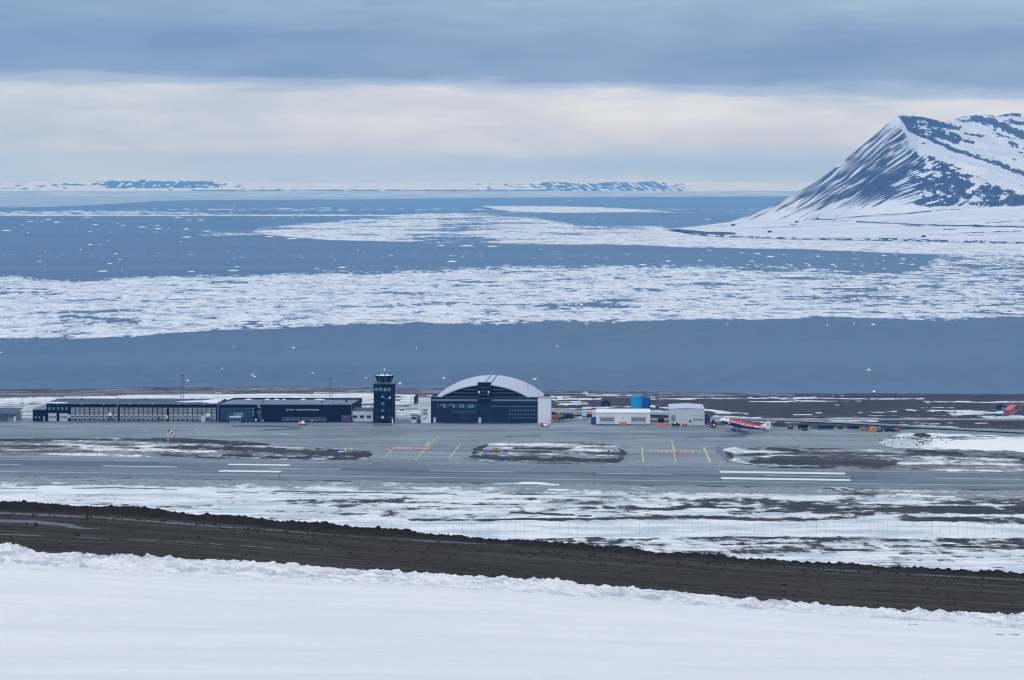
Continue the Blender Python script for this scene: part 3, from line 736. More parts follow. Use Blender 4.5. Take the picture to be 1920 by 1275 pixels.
mud = np.clip(clod * .5 + edge + spot * .62, 0, 1)
sl_ = slice(0, i_s + 1)
hs = gridmesh('snowy_hillside', X_[sl_], Y_[sl_], Zh[sl_], M_SNOW, {'zone': (grey[sl_], mud[sl_], grey[sl_])})
struct(hs, label='bright snow slope in the foreground ending in a lumpy ploughed bank')
sl_ = slice(i_s, i_b + 1)
wet = np.zeros(PXh.shape)
for pts, wd in [([(-100, 957), (0, 962), (200, 971), (400, 986), (640, 1003), (800, 1014), (960, 1022)], 1.8), ([(400, 978), (640, 996), (860, 1012), (1300, 1046)], 1.4), ([(0, 976), (60, 978), (120, 984), (150, 989)], 5.0), ([(150, 990), (185, 990)], 2), ([(-50, 1000), (120, 1006), (340, 1016), (500, 1026), (620, 1032)], .9), ([(1300, 1044), (1460, 1062), (1700, 1076), (1920, 1088)], 1.2)]:
    wet = np.maximum(wet, ss(0, .8, stroke(PXh, PYh, pts, wd, 3.0)))
wet *= (roadw + .3) * (.55 + .45 * ss(-.25, .25, fbm(X_ / 3.2, Y_ / .5, 5, 35, .6)))
dk = np.maximum(ss(92.3, 92.9, Y_), np.maximum(1 - ss(YC + 2.5, YC + 4.2, Y_), 0) * .55)
rd = gridmesh('dirt_road', X_[sl_], Y_[sl_], Zh[sl_], M_ROAD, {'zone': (wet[sl_], dk[sl_], dk[sl_])})
struct(rd, label='muddy dirt road with wet wheel tracks and a dark soil berm')
sl_ = slice(i_b, None)
z1 = np.full(PXh.shape, .8); hb = gridmesh('lower_hillside', X_[sl_], Y_[sl_], Zh[sl_], M_GROUND)
at_ = hb.data.attributes.new('zone', 'FLOAT_COLOR', 'POINT'); nv = len(hb.data.vertices)
at_.data.foreach_set('color', np.tile(np.array([.8, .4, .4, 0], np.float32), nv))
struct(hb, label='snowy slope falling away beyond the road')

# clods and stones lying on the road edge and in the ploughed bank
CV, CF = [], []
def clod(x, y, r):
    h_ = float(hill(np.array(CX + x * F / y), np.array(x), np.array(y))); z = CH - h_; k = len(CV)
    for i in range(5):
        a = i * 1.2566 + rnd.uniform(-.3, .3); q = r * rnd.uniform(.7, 1.2); CV.append((x + q * math.cos(a), y + q * math.sin(a), z - r * .3)); 
    for i in range(5):
        a = i * 1.2566 + rnd.uniform(-.3, .3); q = r * rnd.uniform(.4, .9); CV.append((x + q * math.cos(a), y + q * math.sin(a), z + r * rnd.uniform(.5, 1.0)))
    for i in range(5): CF.append((k + i, k + (i + 1) % 5, k + 5 + (i + 1) % 5, k + 5 + i))
    CF.append(tuple(k + 5 + i for i in range(5)))
for q in range(750):
    x = rnd.uniform(-17, 17); u = rnd.random()
    y = 92.2 - abs(rnd.gauss(0, .7)) if u < .55 else rnd.uniform(83, 92)
    clod(x, y, rnd.uniform(.02, .05) * (1.9 if rnd.random() < .08 else 1))
me = bpy.data.meshes.new('road_clods'); me.from_pydata(CV, [], CF); me.update(); me.materials.append(plain('dark_clods', (.042, .035, .031), .95, var=.6, scale=1.5))
o = bpy.data.objects.new('road_clods', me); COL.objects.link(o); o['kind'] = 'stuff'; o['label'] = 'dark clods and stones scattered over the dirt road'

# ------------------------------------------------------------------ mountain on the right (cape across the fjord)
pm = np.concatenate([np.arange(1250, 1930, 1.3), np.arange(1930, 2500, 9)])
def ln(pts): return I(pm, pts)
zof = lambda py, D: CH - (py - HY) * D / F
L0y = ln([(1250, 430.3), (1256, 431), (1290, 438), (1330, 443), (1400, 446), (1500, 449), (1700, 452), (1920, 457), (2200, 463), (2500, 468)]); L0D = CH * F / (L0y - HY); L0z = np.full(pm.shape, -.5)
L1y = ln([(1250, 430.2), (1256, 430.5), (1290, 435), (1330, 439), (1400, 442), (1500, 444.5), (1700, 447), (1920, 452), (2200, 458), (2500, 462)]); L1D = (CH - 4) * F / (L1y - HY); L1z = np.full(pm.shape, 4.0) * ss(1250, 1275, pm)
L2y = ln([(1250, 430), (1256, 429.9), (1300, 427), (1370, 423), (1420, 419), (1500, 413), (1600, 405), (1700, 397), (1800, 390), (1920, 385), (2200, 380), (2500, 380)])
L2D = ln([(1250, 7272), (1300, 7250), (1370, 7320), (1420, 7400), (1500, 7450), (1600, 7500), (1700, 7500), (1800, 7480), (1920, 7450), (2500, 7400)]); L2z = np.maximum(zof(L2y, L2D), .3)
SKY = [(1250, 429.6), (1300, 425), (1330, 421), (1370, 416), (1400, 405), (1440, 390), (1470, 375), (1500, 358), (1530, 341), (1560, 318), (1600, 286), (1620, 270), (1640, 252), (1665, 229), (1678, 219), (1686, 219), (1695, 232), (1706, 252), (1722, 270), (1745, 277), (1770, 288), (1800, 303), (1850, 321), (1900, 343), (1950, 362), (2100, 375), (2500, 378)]
L3y = ln(SKY)
L3D = ln([(1250, 7274), (1300, 7500), (1370, 8250), (1400, 8000), (1440, 7850), (1500, 7760), (1600, 7860), (1680, 7950), (1720, 7930), (1800, 7820), (1920, 7640), (2500, 7600)]); L3z = np.maximum(zof(L3y, L3D), .2)
L4y = ln([(1250, 429.6), (1678, 219), (1684, 217.5), (1690, 216.5), (1700, 216), (1730, 219), (1760, 226), (1772, 229), (1785, 224), (1800, 219), (1820, 216), (1850, 213.5), (1870, 218), (1885, 213), (1905, 211), (1920, 213), (2000, 207), (2200, 190), (2500, 230)])
L4D = ln([(1250, 7900), (1370, 8700), (1500, 8300), (1600, 8200), (1678, 8020), (1690, 8100), (1730, 8500), (1770, 9100), (1820, 9800), (1920, 10300), (2500, 10400)])
L4z = np.where(pm > 1682, zof(L4y, L4D), L3z - (L4D - L3D) * .6); L4z = np.where(pm < 1682, np.maximum(L4z, -8), L4z)
L5D = L4D + 900; L5z = np.maximum(L4z - 420, -8)
segs = [(L0D, L0z, L1D, L1z, 5), (L1D, L1z, L2D, L2z, 60), (L2D, L2z, L3D, L3z, 190), (L3D, L3z, L4D, L4z, 110), (L4D, L4z, L5D, L5z, 8)]
Dr, Zr, seg, uu = [], [], [], []
for si, (Da, za, Db, zb, n) in enumerate(segs):
    for k in range(n + (1 if si == 4 else 0)):
        u = k / n
        if si == 2:
            uz = u ** 1.25                       # concave talus foot
            ud = u
            w_ = np.where(pm > 1690, 1.0, 1.0)
            Dr.append(Da + (Db - Da) * ud); Zr.append(za + (zb - za) * (uz * w_ + ud * (1 - w_)))
        elif si == 3:
            dip = np.where(pm > 1740, -np.sin(u * math.pi) * 14, 0)
            Dr.append(Da + (Db - Da) * u); Zr.append(za + (zb - za) * u + dip * np.where(za > 0, 1, 0))
        else:
            Dr.append(Da + (Db - Da) * u); Zr.append(za + (zb - za) * u)
        seg.append(np.full(pm.shape, si)); uu.append(np.full(pm.shape, u))
Dm = np.array(Dr); Zm = np.array(Zr); SG = np.array(seg); U = np.array(uu)
PM = np.tile(pm, (Dm.shape[0], 1)); PYm = HY + (CH - Zm) * F / Dm
# fall-line coordinate
inv = [(217, 1682), (229, 1665), (252, 1640), (286, 1600), (318, 1560), (341, 1530), (358, 1500), (375, 1474), (390, 1450), (405, 1424), (416, 1404), (450, 1345)]
S_ = np.interp(PYm, [a for a, b in inv], [b for a, b in inv])
turn = ss(1640, 1850, PM)
c = PM - (S_ * (1 - turn * .45) + 1682 * turn * .45)
face = (SG == 2)
g1 = gn(c / 8 + .6 * fbm(PM / 60, PYm / 60, 2, 51), PYm / 60, 52); g2 = gn(c / 3.3, PYm / 40, 53); g3 = gn(c / 1.7, PYm / 22, 54)
bl = fbm(PM / 42, PYm / 22, 5, 55, .6); bl2 = fbm(PM / 16, PYm / 9, 4, 56, .6)
gul = g1 * .62 + g2 * .85 + g3 * .75
env = np.sin(np.clip(U, 0, 1) * math.pi) ** .6
Zm = Zm + np.where(face, env * gul * 3.2 * ss(5, 60, Zm), 0)
Zm = Zm + np.where(SG == 3, np.sin(U * math.pi) * bl * 5 * ss(1690, 1720, PM), 0)
Zm = Zm + np.where((SG == 1), np.sin(U * math.pi) * fbm(PM / 30, Dm / 150, 4, 57) * 1.2, 0)
Zm = Zm + np.where((SG == 2) & (U < .001) | (SG == 3) & (U < .001), 0, 0)
jag = gn(pm / 7, 0, 58) * 1.2 + gn(pm / 2.8, 0, 59) * .7
rowsk = (SG == 3) & (U < .02)
Zm = Zm + np.where(rowsk & (PM < 1680), jag * ss(1420, 1500, PM), 0)
rock = np.zeros(PM.shape)
# streaked left flank
leftb = -.10 + .38 * ss(1450, 1560, PM) * (1 - ss(1690, 1760, PM))
base = I(PM, [(1380, 414), (1500, 405), (1600, 396), (1700, 388), (1760, 386), (1920, 385)])      # snow below this
toprim = PYm - L3y[None, :]
mk = .47 + leftb * .30 + .36 * gul * 1.05 + .20 * bl + .28 * g3 + .10 * gn(c / 1.1, PYm / 14, 66)
mk = mk + .30 * np.exp(-((PM - 1655 - (340 - PYm) * .4) / 42) ** 2 - ((PYm - 340) / 30) ** 2)
mk = mk - .62 * ss(-26, 8, PYm - base + bl * 12 - gul * 10)
# lower right: blotches
rt = ss(1700, 1750, PM)
mkr = .78 + .95 * bl + .75 * bl2 - .5 * np.exp(-((PYm - 323 + bl2 * 3) / 3.0) ** 2) * ss(1735, 1750, PM) * (1 - ss(1850, 1880, PM)) + .35 * g2 + .25 * gn(PM / 14, PYm / 3.2, 67)
mkr = mkr - .8 * ss(-3, 4, PYm - base) - .35 * np.exp(-((PM - 1845) / 22) ** 2 - ((PYm - 345) / 14) ** 2)
mk = mk * (1 - rt) + mkr * rt
snowrim = np.where(PM > 1655, 1 - ss(6, 24 + 12 * bl, toprim), 0) * ss(1655, 1690, PM)
mk = mk - 1.2 * snowrim
mk = mk + (.06 + .15 * gul) * (1 - ss(1480, 1580, PM))
rock = np.where(face, mk, rock)
# back bowl
bl3 = fbm(PM / 7, PYm / 3.5 - PM / 14, 4, 68, .65)
bk = .06 + .75 * fbm(PM / 26 - PYm / 30, PYm / 5 - PM / 22, 5, 61, .6) + .30 * bl2 + .3 * bl3 - .25 * np.exp(-((PM - 1850) / 60) ** 2 - ((PYm - 280) / 18) ** 2)
def addst(pts, wd, v, ys=1.6, seg_=3):
    global bk, fl
    s = stroke(PM, PYm + bl2 * 2.0, pts, wd, ys)
    if seg_ == 3: bk = bk + ss(.1, .6, s * 1.25 + (.55 * bl2 + .5 * bl3) * (s > 0)) * v
    else: fl = fl + ss(0, .6, s) * v
addst([(1678, 227), (1690, 227), (1705, 228)], 13, 1.2); addst([(1690, 222), (1725, 221), (1755, 227)], 6, 1.0); addst([(1705, 236), (1740, 244), (1770, 256), (1790, 263)], 9, .6); addst([(1745, 232), (1795, 241)], 6, .8); addst([(1890, 240), (1930, 262)], 8, .6); addst([(1760, 244), (1800, 258), (1820, 268)], 5, .45)
addst([(1730, 232), (1780, 237)], 7, .75); addst([(1700, 240), (1730, 252), (1760, 268), (1790, 281), (1850, 300), (1920, 325), (1990, 350)], 5, .95); addst([(1755, 250), (1790, 262)], 6, .5)
addst([(1800, 217), (1830, 217)], 3, .6); addst([(1806, 227), (1818, 227)], 3, .8); addst([(1832, 224), (1860, 230), (1890, 240), (1920, 250)], 9, .85); addst([(1812, 250), (1840, 256)], 3.5, .8); addst([(1860, 215), (1910, 215)], 5, .8); addst([(1885, 225), (1925, 232)], 5, .6); addst([(1870, 250), (1920, 270)], 8, .35); addst([(1890, 265), (1925, 290)], 6, .4)
rock = np.where(SG == 3, bk, rock)
rock = np.where((SG == 3) & (PM < 1676), 0.1, rock)
# flats
fl = np.full(PM.shape, -.05) + .60 * fbm(PM / 40, PYm / 1.6, 5, 63, .62) - .06
for pts, wd, v in [([(1256, 431), (1290, 434), (1335, 437), (1370, 438)], 3.4, 1.1), ([(1300, 425), (1360, 424)], .8, .5), ([(1340, 443), (1400, 443.5), (1500, 446), (1700, 450), (1800, 451), (1920, 455), (2500, 468)], 1.3, .95), ([(1560, 444.5), (1640, 445)], .8, .6), ([(1650, 447.5), (1700, 448), (1730, 449)], 2.0, .9), ([(1610, 416), (1680, 419), (1720, 421), (1790, 423), (1830, 422)], 1.6, .95), ([(1700, 423), (1830, 424)], 1.3, .6), ([(1830, 424), (1925, 425)], 2.2, 1.0), ([(1850, 418), (1920, 414)], .9, .8),
                   ([(1512, 412.5), (1560, 411), (1620, 405), (1700, 401), (1760, 394), (1800, 388), (1920, 384)], 1.5, .8), ([(1540, 414), (1620, 415)], .8, .7), ([(1800, 437), (1920, 433)], 1.6, .7), ([(1740, 440), (1860, 442)], .9, .6), ([(1400, 428), (1500, 424)], .7, .6), ([(1890, 385), (1900, 386)], 2.2, .9), ([(1785, 393), (1800, 393)], 1.0, .9), ([(1484, 421), (1492, 421)], 1.0, .9), ([(1772, 430), (1790, 430)], 1.1, 1.0)]:
    s = stroke(PM, PYm + bl2 * .6, pts, wd, 5.0); fl = fl + ss(0, .6, s) * v
shn = fbm(PM / 16, PYm / 1.5, 5, 69, .65); fl = fl + .35 * shn * (fl > .2)
rock = np.where(SG <= 1, fl, rock); rock = np.where(SG == 0, .50 + .8 * shn, rock)
rock = np.clip(rock, 0, 1)
mt = gridmesh('snowy_mountain', (PM - CX) * Dm / F, Dm, Zm, M_MOUNT, {'zone': (rock, rock, rock)})
struct(mt, label='steep snow streaked mountain on the cape at the right')

# ------------------------------------------------------------------ far shore
pf = np.arange(-500, 2420, 2.6)
topy = I(pf, [(-500, 341), (0, 343), (60, 340), (165, 339), (185, 336.5), (400, 338), (470, 341), (560, 343), (640, 343), (800, 340), (960, 341), (1060, 340.5), (1300, 340), (1400, 342), (2420, 343)]) + gn(pf / 60, 0, 78) * 2.0 + gn(pf / 14, 0, 71) * 1.0 + gn(pf / 5, 0, 72) * .5
rows = []
for k in range(26):
    u = k / 25
    D = 26000 + u * 1800
    py = 358.1 + (topy - 358.1) * u ** .9
    rows.append((np.full(pf.shape, D), CH - (py - HY) * D / F))
rows.append((np.full(pf.shape, 28300.), rows[-1][1] - 2)); rows.append((np.full(pf.shape, 29500.), rows[-1][1] * 0 - 5))
Df = np.array([r[0] for r in rows]); Zf = np.array([r[1] for r in rows]); Zf[0] = -2
PF = np.tile(pf, (Df.shape[0], 1)); PYf = HY + (CH - Zf) * F / Df
b1 = fbm(PF / 22, PYf / 4, 5, 73, .65); b2 = gn((PF + PYf * 1.2) / 5, PYf / 14, 74) + .6 * gn((PF + PYf * 1.2) / 2.4, PYf / 9, 75)
b3 = gn((PF - PYf * 1.6) / 5.5, PYf / 16, 76) + .6 * gn((PF - PYf * 1.6) / 2.7, PYf / 9, 77)
rk = np.full(PF.shape, .22) + .45 * b1
wl = ss(150, 215, PF + 30 * b1) * (1 - ss(330, 500, PF + 70 * b1)) * (1 - ss(350, 356, PYf + 3 * b1))
rk += wl * (.50 + .42 * b2 + .3 * b1)
wr = ss(940, 1060, PF + 30 * b1) * (1 - ss(1220, 1340, PF + 40 * b1))
rk += wr * (.38 + .55 * b3)
rk += ss(560, 640, PF) * 0
rk += .55 * (1 - np.clip(np.abs(PYf - 356.8) / 2.0, 0, 1)) * ss(240, 400, PF) * (1 - ss(960, 1100, PF))
rk += .4 * (1 - np.clip(np.abs(PYf - 346 - b1 * 2) / 4.0, 0, 1)) * ss(60, 100, PF) * (1 - ss(125, 170, PF))
rk += .3 * ss(.2, .7, b1) * ss(400, 440, PF) * (1 - ss(480, 560, PF)) + .25 * ss(0, .5, b1) * (1 - ss(60, 160, PF))
rk -= .5 * (1 - ss(0, 3.5, PYf - topy[None, :] + b1 * 2))
rk += .35 * ss(0, .6, b2) * ss(880, 900, PF) * (1 - ss(960, 1000, PF))
far = gridmesh('far_mountains', (PF - CX) * Df / F, Df, Zf, M_MOUNT, {'zone': (np.clip(rk, 0, 1),) * 3})
struct(far, label='low snow covered mountains on the far shore of the fjord')

# ------------------------------------------------------------------ drifting pack ice
pyi = np.concatenate([np.arange(358.3, 400, .42), np.arange(400, 470, .55), np.arange(470, 650, .8)])
pxi = np.concatenate([np.arange(-500, -20, 12), np.arange(-20, 1940, 2.4), np.arange(1940, 2420, 12)])
PI_, PYI = np.meshgrid(pxi, pyi)
DI = CH * F / (PYI - HY); XI = (PI_ - CX) * DI / F
n_big = fbm(XI / 260, DI / 420, 4, 81, .55); n_mid = fbm(XI / 55, DI / 120, 4, 82, .6); n_fin = fbm(XI / 14, DI / 40, 4, 83, .65)
sc_ = np.clip((PYI - HY) / 240, .08, 1.2)
n_f2 = fbm(XI / 9, DI / 30, 4, 87, .7); n_f3 = fbm(XI / 26, DI / 70, 4, 88, .65)
PYW = PYI + (n_mid * 3.5 + n_fin * 2.6 + n_f2 * 1.6 + n_big * 3) * sc_
def band(top, bot, soft_t=8, soft_b=5):
    t_ = I(PI_, top); b_ = I(PI_, bot)
    return np.minimum((PYW - t_) / soft_t, (b_ - PYW) / soft_b)
A = band([(-500, 515), (0, 517), (120, 527), (160, 527), (300, 519), (480, 515), (700, 510), (860, 504), (1000, 501), (1200, 500), (1350, 498), (1420, 494), (1500, 499), (1680, 511), (1720, 503), (1760, 480), (1800, 474), (1920, 476), (2400, 480)],
         [(-500, 655), (0, 640), (170, 634), (300, 625), (480, 616), (640, 611), (700, 608), (790, 605), (860, 608), (1100, 604), (1250, 600), (1400, 597), (1560, 595), (1660, 598), (1750, 602), (1800, 601), (1860, 596), (2000, 594), (2400, 590)], 6, 2.5)
Bb = band([(370, 441), (380, 437), (470, 436), (490, 428), (560, 421), (680, 410), (760, 403), (860, 402), (1000, 408), (1090, 423), (1150, 425), (1240, 423), (1256, 429), (1330, 437), (1500, 443), (1920, 450), (2400, 460)],
          [(370, 439), (380, 442), (450, 441), (490, 439), (560, 446), (640, 450), (800, 456), (960, 457), (1150, 459), (1300, 463), (1500, 467), (1700, 475), (1820, 478), (1920, 478), (2400, 485)], 5, 2.0)
Cb = band([(890, 390), (900, 386), (960, 386), (1080, 387), (1160, 390), (1256, 396.5), (1260, 398)], [(890, 390), (900, 387), (960, 397), (1080, 399), (1160, 398), (1256, 397.5), (1260, 397)], 2.2, 1.6)
C2 = band([(760, 402), (800, 400), (1010, 399), (1090, 398)], [(760, 405), (860, 402.5), (960, 400.5), (1090, 399)], 1.5, 1.5) 
Db = band([(-500, 357), (2400, 357)], [(-500, 400), (0, 389), (120, 387), (160, 385), (230, 381), (300, 377), (400, 375), (700, 373.5), (1000, 370), (1450, 368), (2400, 366)], 3, 1.2)
Eb = band([(-500, 398), (0, 396), (150, 394), (300, 396), (420, 400), (430, 402)], [(-500, 408), (0, 403), (100, 403), (300, 402), (420, 401.5), (430, 401)], 2.5, 2.5)
Gb = band([(230, 392), (420, 390), (640, 389), (660, 391)], [(230, 393), (420, 395), (640, 396), (660, 394)], 2, 2)
Hb = band([(1430, 470), (1500, 471), (1600, 478), (1700, 482), (1800, 478)], [(1430, 490), (1500, 500), (1600, 508), (1700, 512), (1800, 506)], 8, 8)
fI = np.clip(A, -3, 1.3) * 1.0 + .62 - .10 * (np.clip(n_mid, 0, 9) > 9)
n_ld = fbm(XI / 150, DI / 170, 5, 89, .62)
n_fk = fbm(XI / 42, DI / 38, 5, 91, .6)
lead = ss(.20, .50, n_ld + .45 * n_fin + .3 * n_f3) * 1.1 + ss(.22, .44, n_fk + .3 * n_fin) * (.55 + .5 * ss(500, 1500, PI_))                                  # leads of open water inside the pack
fA = np.where(A > -3, np.clip(A, -3, .80) + .62 * n_fin + .75 * n_f2 + .85 * n_f3 + .35 * n_mid - lead * 1.15 * ss(0, .6, A), -3) - .06
rmix = ss(1250, 1700, PI_) * (1 - ss(560, 600, PYI))
fA = fA - rmix * (.25 + 1.5 * ss(-.05, .35, n_fk + .4 * n_f3)) * .6
fB = np.where(Bb > -3, np.clip(Bb, -3, .9) + .45 * n_fin + .5 * n_f2 + .5 * n_mid + .4 * n_f3 - ss(-.12, .40, fbm(XI / 260, DI / 420, 5, 90, .62)) * 1.15 * (1 - ss(1120, 1300, PI_)) * ss(0, .8, Bb), -3) - .04
fC = np.clip(Cb, -3, .8) + .25 * n_fin + .25 * n_mid - .1
fC2 = np.clip(C2, -3, .8) + .25 * n_fin + .25 * n_mid - .2
fD = np.clip(Db, -3, .8) + .12 * n_fin
nE = fbm(PI_ / 26, PYI / 1.6, 4, 84, .6)
fE = np.clip(Eb, -3, .5) + 1.2 * nE - .38
fG = np.clip(Gb, -3, .3) + .8 * nE - .42
fH = np.clip(Hb, -3, .4) + .9 * n_fin + .4 * n_mid - .85
fall = np.maximum.reduce([fA, fB, fC, fC2, fD, fE, fG, fH])
landmask = (PI_ > 1262) & (PYI > 402) & (PYI < I(PI_, [(1250, 431), (1256, 431), (1290, 438), (1330, 443), (1400, 446), (1500, 449), (1700, 452), (1920, 457), (2400, 466)]) + 1)
shl = ss(0, 1, stroke(PI_, PYW, [(1400, 500), (1640, 508), (1750, 500), (1920, 494)], 14)); fall = fall - shl * (.35 + .8 * n_f3 + .5 * n_fin) * .8
fall = np.where(landmask, -1, fall)
hgt = np.clip(fall * 2.2, -.7, .55)
thin = np.where((fD >= fall - 1e-6), .62 + .3 * fbm(PI_ / 90, PYI / 2.0, 4, 85), 0) * (1 - .6 * ss(366, 372, PYI) * (1 - ss(374, 376, PYI)))
thin = np.where((PYI < 372) & (PYI > 358), np.maximum(thin, .45), thin); thin = np.where((fD >= fall - 1e-6) & (PYI > 368), np.maximum(thin, .72 + .2 * nE), thin)
thin = np.maximum(thin, np.clip(.55 - fall * 1.6, 0, .6))
thin = np.maximum(thin, .75 * ss(.05, .40, n_mid * .4 + n_fin * .5 + n_fk * .5) * (PYI > 376))
ice = gridmesh('pack_ice', XI, DI, hgt, M_ICE, {'zone': (np.clip(thin, 0, .95),) * 3}, keep=hgt > -.35)
ice['kind'] = 'stuff'; ice['label'] = 'broad fields of white drifting pack ice on the fjord'
#SECTION_OBJECTS
# ------------------------------------------------------------------ mesh builder for the things
class MB:
    def __init__(s): s.v = []; s.f = []; s.m = []
    def face(s, pts, m=0):
        k = len(s.v); s.v += [tuple(p) for p in pts]; s.f.append(tuple(range(k, k + len(pts)))); s.m.append(m); return s
    def box(s, x0, x1, y0, y1, z0, z1, m=0):
        x0, x1 = min(x0, x1), max(x0, x1); y0, y1 = min(y0, y1), max(y0, y1); z0, z1 = min(z0, z1), max(z0, z1)
        k = len(s.v)
        s.v += [(x0, y0, z0), (x1, y0, z0), (x1, y1, z0), (x0, y1, z0), (x0, y0, z1), (x1, y0, z1), (x1, y1, z1), (x0, y1, z1)]
        for q in ((0, 3, 2, 1), (4, 5, 6, 7), (0, 1, 5, 4), (1, 2, 6, 5), (2, 3, 7, 6), (3, 0, 4, 7)):
            s.f.append(tuple(k + i for i in q)); s.m.append(m)
        return s
    def prism(s, prof, a0, a1, axis='y', m=0):
        """profile of (u, z) points extruded along y (u = x) or along x (u = y)"""
        n = len(prof); k = len(s.v)
        for a in (a0, a1):
            for u, z in prof: s.v.append((u, a, z) if axis == 'y' else (a, u, z))
        s.f.append(tuple(k + i for i in range(n))); s.m.append(m)
        s.f.append(tuple(k + n + i for i in reversed(range(n)))); s.m.append(m)
        for i in range(n):
            j = (i + 1) % n
            s.f.append((k + i, k + n + i, k + n + j, k + j)); s.m.append(m)
        return s
    def cyl(s, p0, p1, r0, r1=None, n=10, m=0, caps=True):
        r1 = r0 if r1 is None else r1
        p0, p1 = Vector(p0), Vector(p1); d = (p1 - p0).normalized()
        a = d.orthogonal().normalized(); b = d.cross(a); k = len(s.v)
        for p, r in ((p0, r0), (p1, r1)):
            for i in range(n):
                t = 2 * math.pi * i / n; s.v.append(tuple(p + a * (r * math.cos(t)) + b * (r * math.sin(t))))
        for i in range(n):
            j = (i + 1) % n; s.f.append((k + i, k + j, k + n + j, k + n + i)); s.m.append(m)
        if caps:
            s.f.append(tuple(k + i for i in reversed(range(n)))); s.m.append(m)
            s.f.append(tuple(k + n + i for i in range(n))); s.m.append(m)
        return s
    def ball(s, c, r, m=0, n=8):
        k = len(s.v); R_ = 5
        for i in range(R_ + 1):
            ph = math.pi * i / R_
            for j in range(n):
                t = 2 * math.pi * j / n
                s.v.append((c[0] + r * math.sin(ph) * math.cos(t), c[1] + r * math.sin(ph) * math.sin(t), c[2] + r * math.cos(ph)))
        for i in range(R_):
            for j in range(n):
                a = k + i * n + j; b = k + i * n + (j + 1) % n; s.f.append((a, a + n, b + n, b)); s.m.append(m)
        return s
    def mesh(s, name, mats, smooth=False, fn=None, bevel=0):
        me = bpy.data.meshes.new(name)
        me.from_pydata([fn(*p) for p in s.v] if fn else s.v, [], s.f); me.update()
        for m_ in mats: me.materials.append(m_)
        me.polygons.foreach_set('material_index', s.m)
        bm_ = bmesh.new(); bm_.from_mesh(me); bmesh.ops.recalc_face_normals(bm_, faces=bm_.faces); 
        if bevel: bmesh.ops.bevel(bm_, geom=list(bm_.edges), offset=bevel, segments=1, affect='EDGES')
        bm_.to_mesh(me); bm_.free()
        if smooth: me.polygons.foreach_set('use_smooth', [True] * len(me.polygons))
        return me
    def build(s, name, mats, parent=None, smooth=False, fn=None, bevel=0, label=None):
        if not isinstance(mats, (list, tuple)): mats = [mats]
        return put(name, s.mesh(name, mats, smooth, fn, bevel), parent, label=label)
def put(name, me, parent=None, loc=(0, 0, 0), label=None):
    o = bpy.data.objects.new(name, me); COL.objects.link(o)
    o.parent = parent; o.location = loc
    if label: o['label'] = label
    return o
def tag(o, label, cat, group=None):
    o['label'] = label; o['category'] = cat
    if group: o['group'] = group
    return o
def root(name, loc, label, cat, group=None, rz=0):
    o = bpy.data.objects.new(name, None); COL.objects.link(o)
    o.empty_display_size = 1; o.location = loc; o.rotation_euler.z = rz
    return tag(o, label, cat, group)
def kids(o): return [c for c in bpy.data.objects if c.parent == o]
def dup(o, loc, label, rz=None, parent=None):
    c = o.copy(); COL.objects.link(c); c.parent = parent
    if parent is None:
        c.location = loc; c['label'] = label
        if rz is not None: c.rotation_euler.z = rz
    for k in kids(o): dup(k, None, None, None, c)
    return c
class Bld:
    """a thing laid out in metres from photo measurements taken on its front plane"""
    def __init__(s, name, label, cat, pxr, pyb, rz=0, group=None, D=None, z=None):
        if D is None: D = (CH - Z0) * F / (pyb - HY)
        s.s = D / F; s.px = pxr; s.pb = pyb; s.D = D
        zz = CH - (pyb - HY) * s.s if z is None else z
        s.o = root(name, ((pxr - CX) * s.s, D, zz), label, cat, group, rz)
    def x(s, px): return (px - s.px) * s.s
    def z(s, py): return (s.pb - py) * s.s
    def box(s, mb, px0, px1, py0, py1, y0, y1, m=0): return mb.box(s.x(px0), s.x(px1), y0, y1, s.z(py1), s.z(py0), m)

C_DARK = plain('dark_navy_cladding', (.0055, .0060, .0125), .7, var=.18, scale=.25, spec=.04)
C_DARK2 = plain('dark_blue_grey_cladding', (.013, .019, .044), .7, var=.15, scale=.25, spec=.05)
C_BLACK = plain('black_rubber', (.008, .009, .012), .8, spec=.05)
C_GLASS = plain('dark_blue_window_glass', (.018, .040, .080), .2, spec=.3, var=.25, scale=.8)
C_TEAL = plain('teal_tinted_glass', (.024, .085, .13), .2, spec=.3, var=.3, scale=.3)
C_TEALB = plain('light_teal_glass', (.11, .26, .32), .2, spec=.3, var=.25, scale=.3)
C_PANE = plain('pale_blue_grey_glazing', (.13, .20, .29), .2, spec=.6, var=.2, scale=.5)
C_WHITE = plain('white_painted_panels', (.74, .77, .83), .55, var=.06, scale=.2)
C_OFFW = plain('off_white_metal_siding', (.56, .62, .68), .55, var=.08, scale=.3)
C_GREY = plain('grey_metal', (.22, .26, .31), .5, var=.15, scale=.6)
C_MGREY = plain('mid_grey_steel', (.070, .090, .125), .5, var=.2, scale=.6)
C_ROOF = plain('blue_grey_roofing_felt', (.055, .085, .125), .7, var=.35, scale=.12)
C_ROOF2 = plain('light_grey_roofing_membrane', (.150, .195, .285), .7, var=.22, scale=.07)
C_ARCH = plain('pale_grey_hangar_roof_sheeting', (.50, .55, .68), .6, var=.05, scale=.08)
C_DOORW = plain('pale_sectional_door_paint', (.50, .56, .64), .5, var=.06)
C_BEIGE = plain('translucent_door_section', (.27, .31, .32), .5, var=.35, scale=.45)
C_BEIGE2 = plain('dull_door_section', (.14, .155, .175), .5, var=.3, scale=.45)
C_SNOWP = plain('roof_snow', (.80, .82, .87), .8, var=.05)
C_GREEN = plain('grey_green_canopy_metal', (.115, .165, .195), .6, var=.12, scale=.2)
C_PURP = plain('faded_purple_container_paint', (.105, .050, .155), .6, var=.12)
C_ORANGE = plain('orange_machine_paint', (.60, .15, .030), .5, var=.25, scale=1.2)
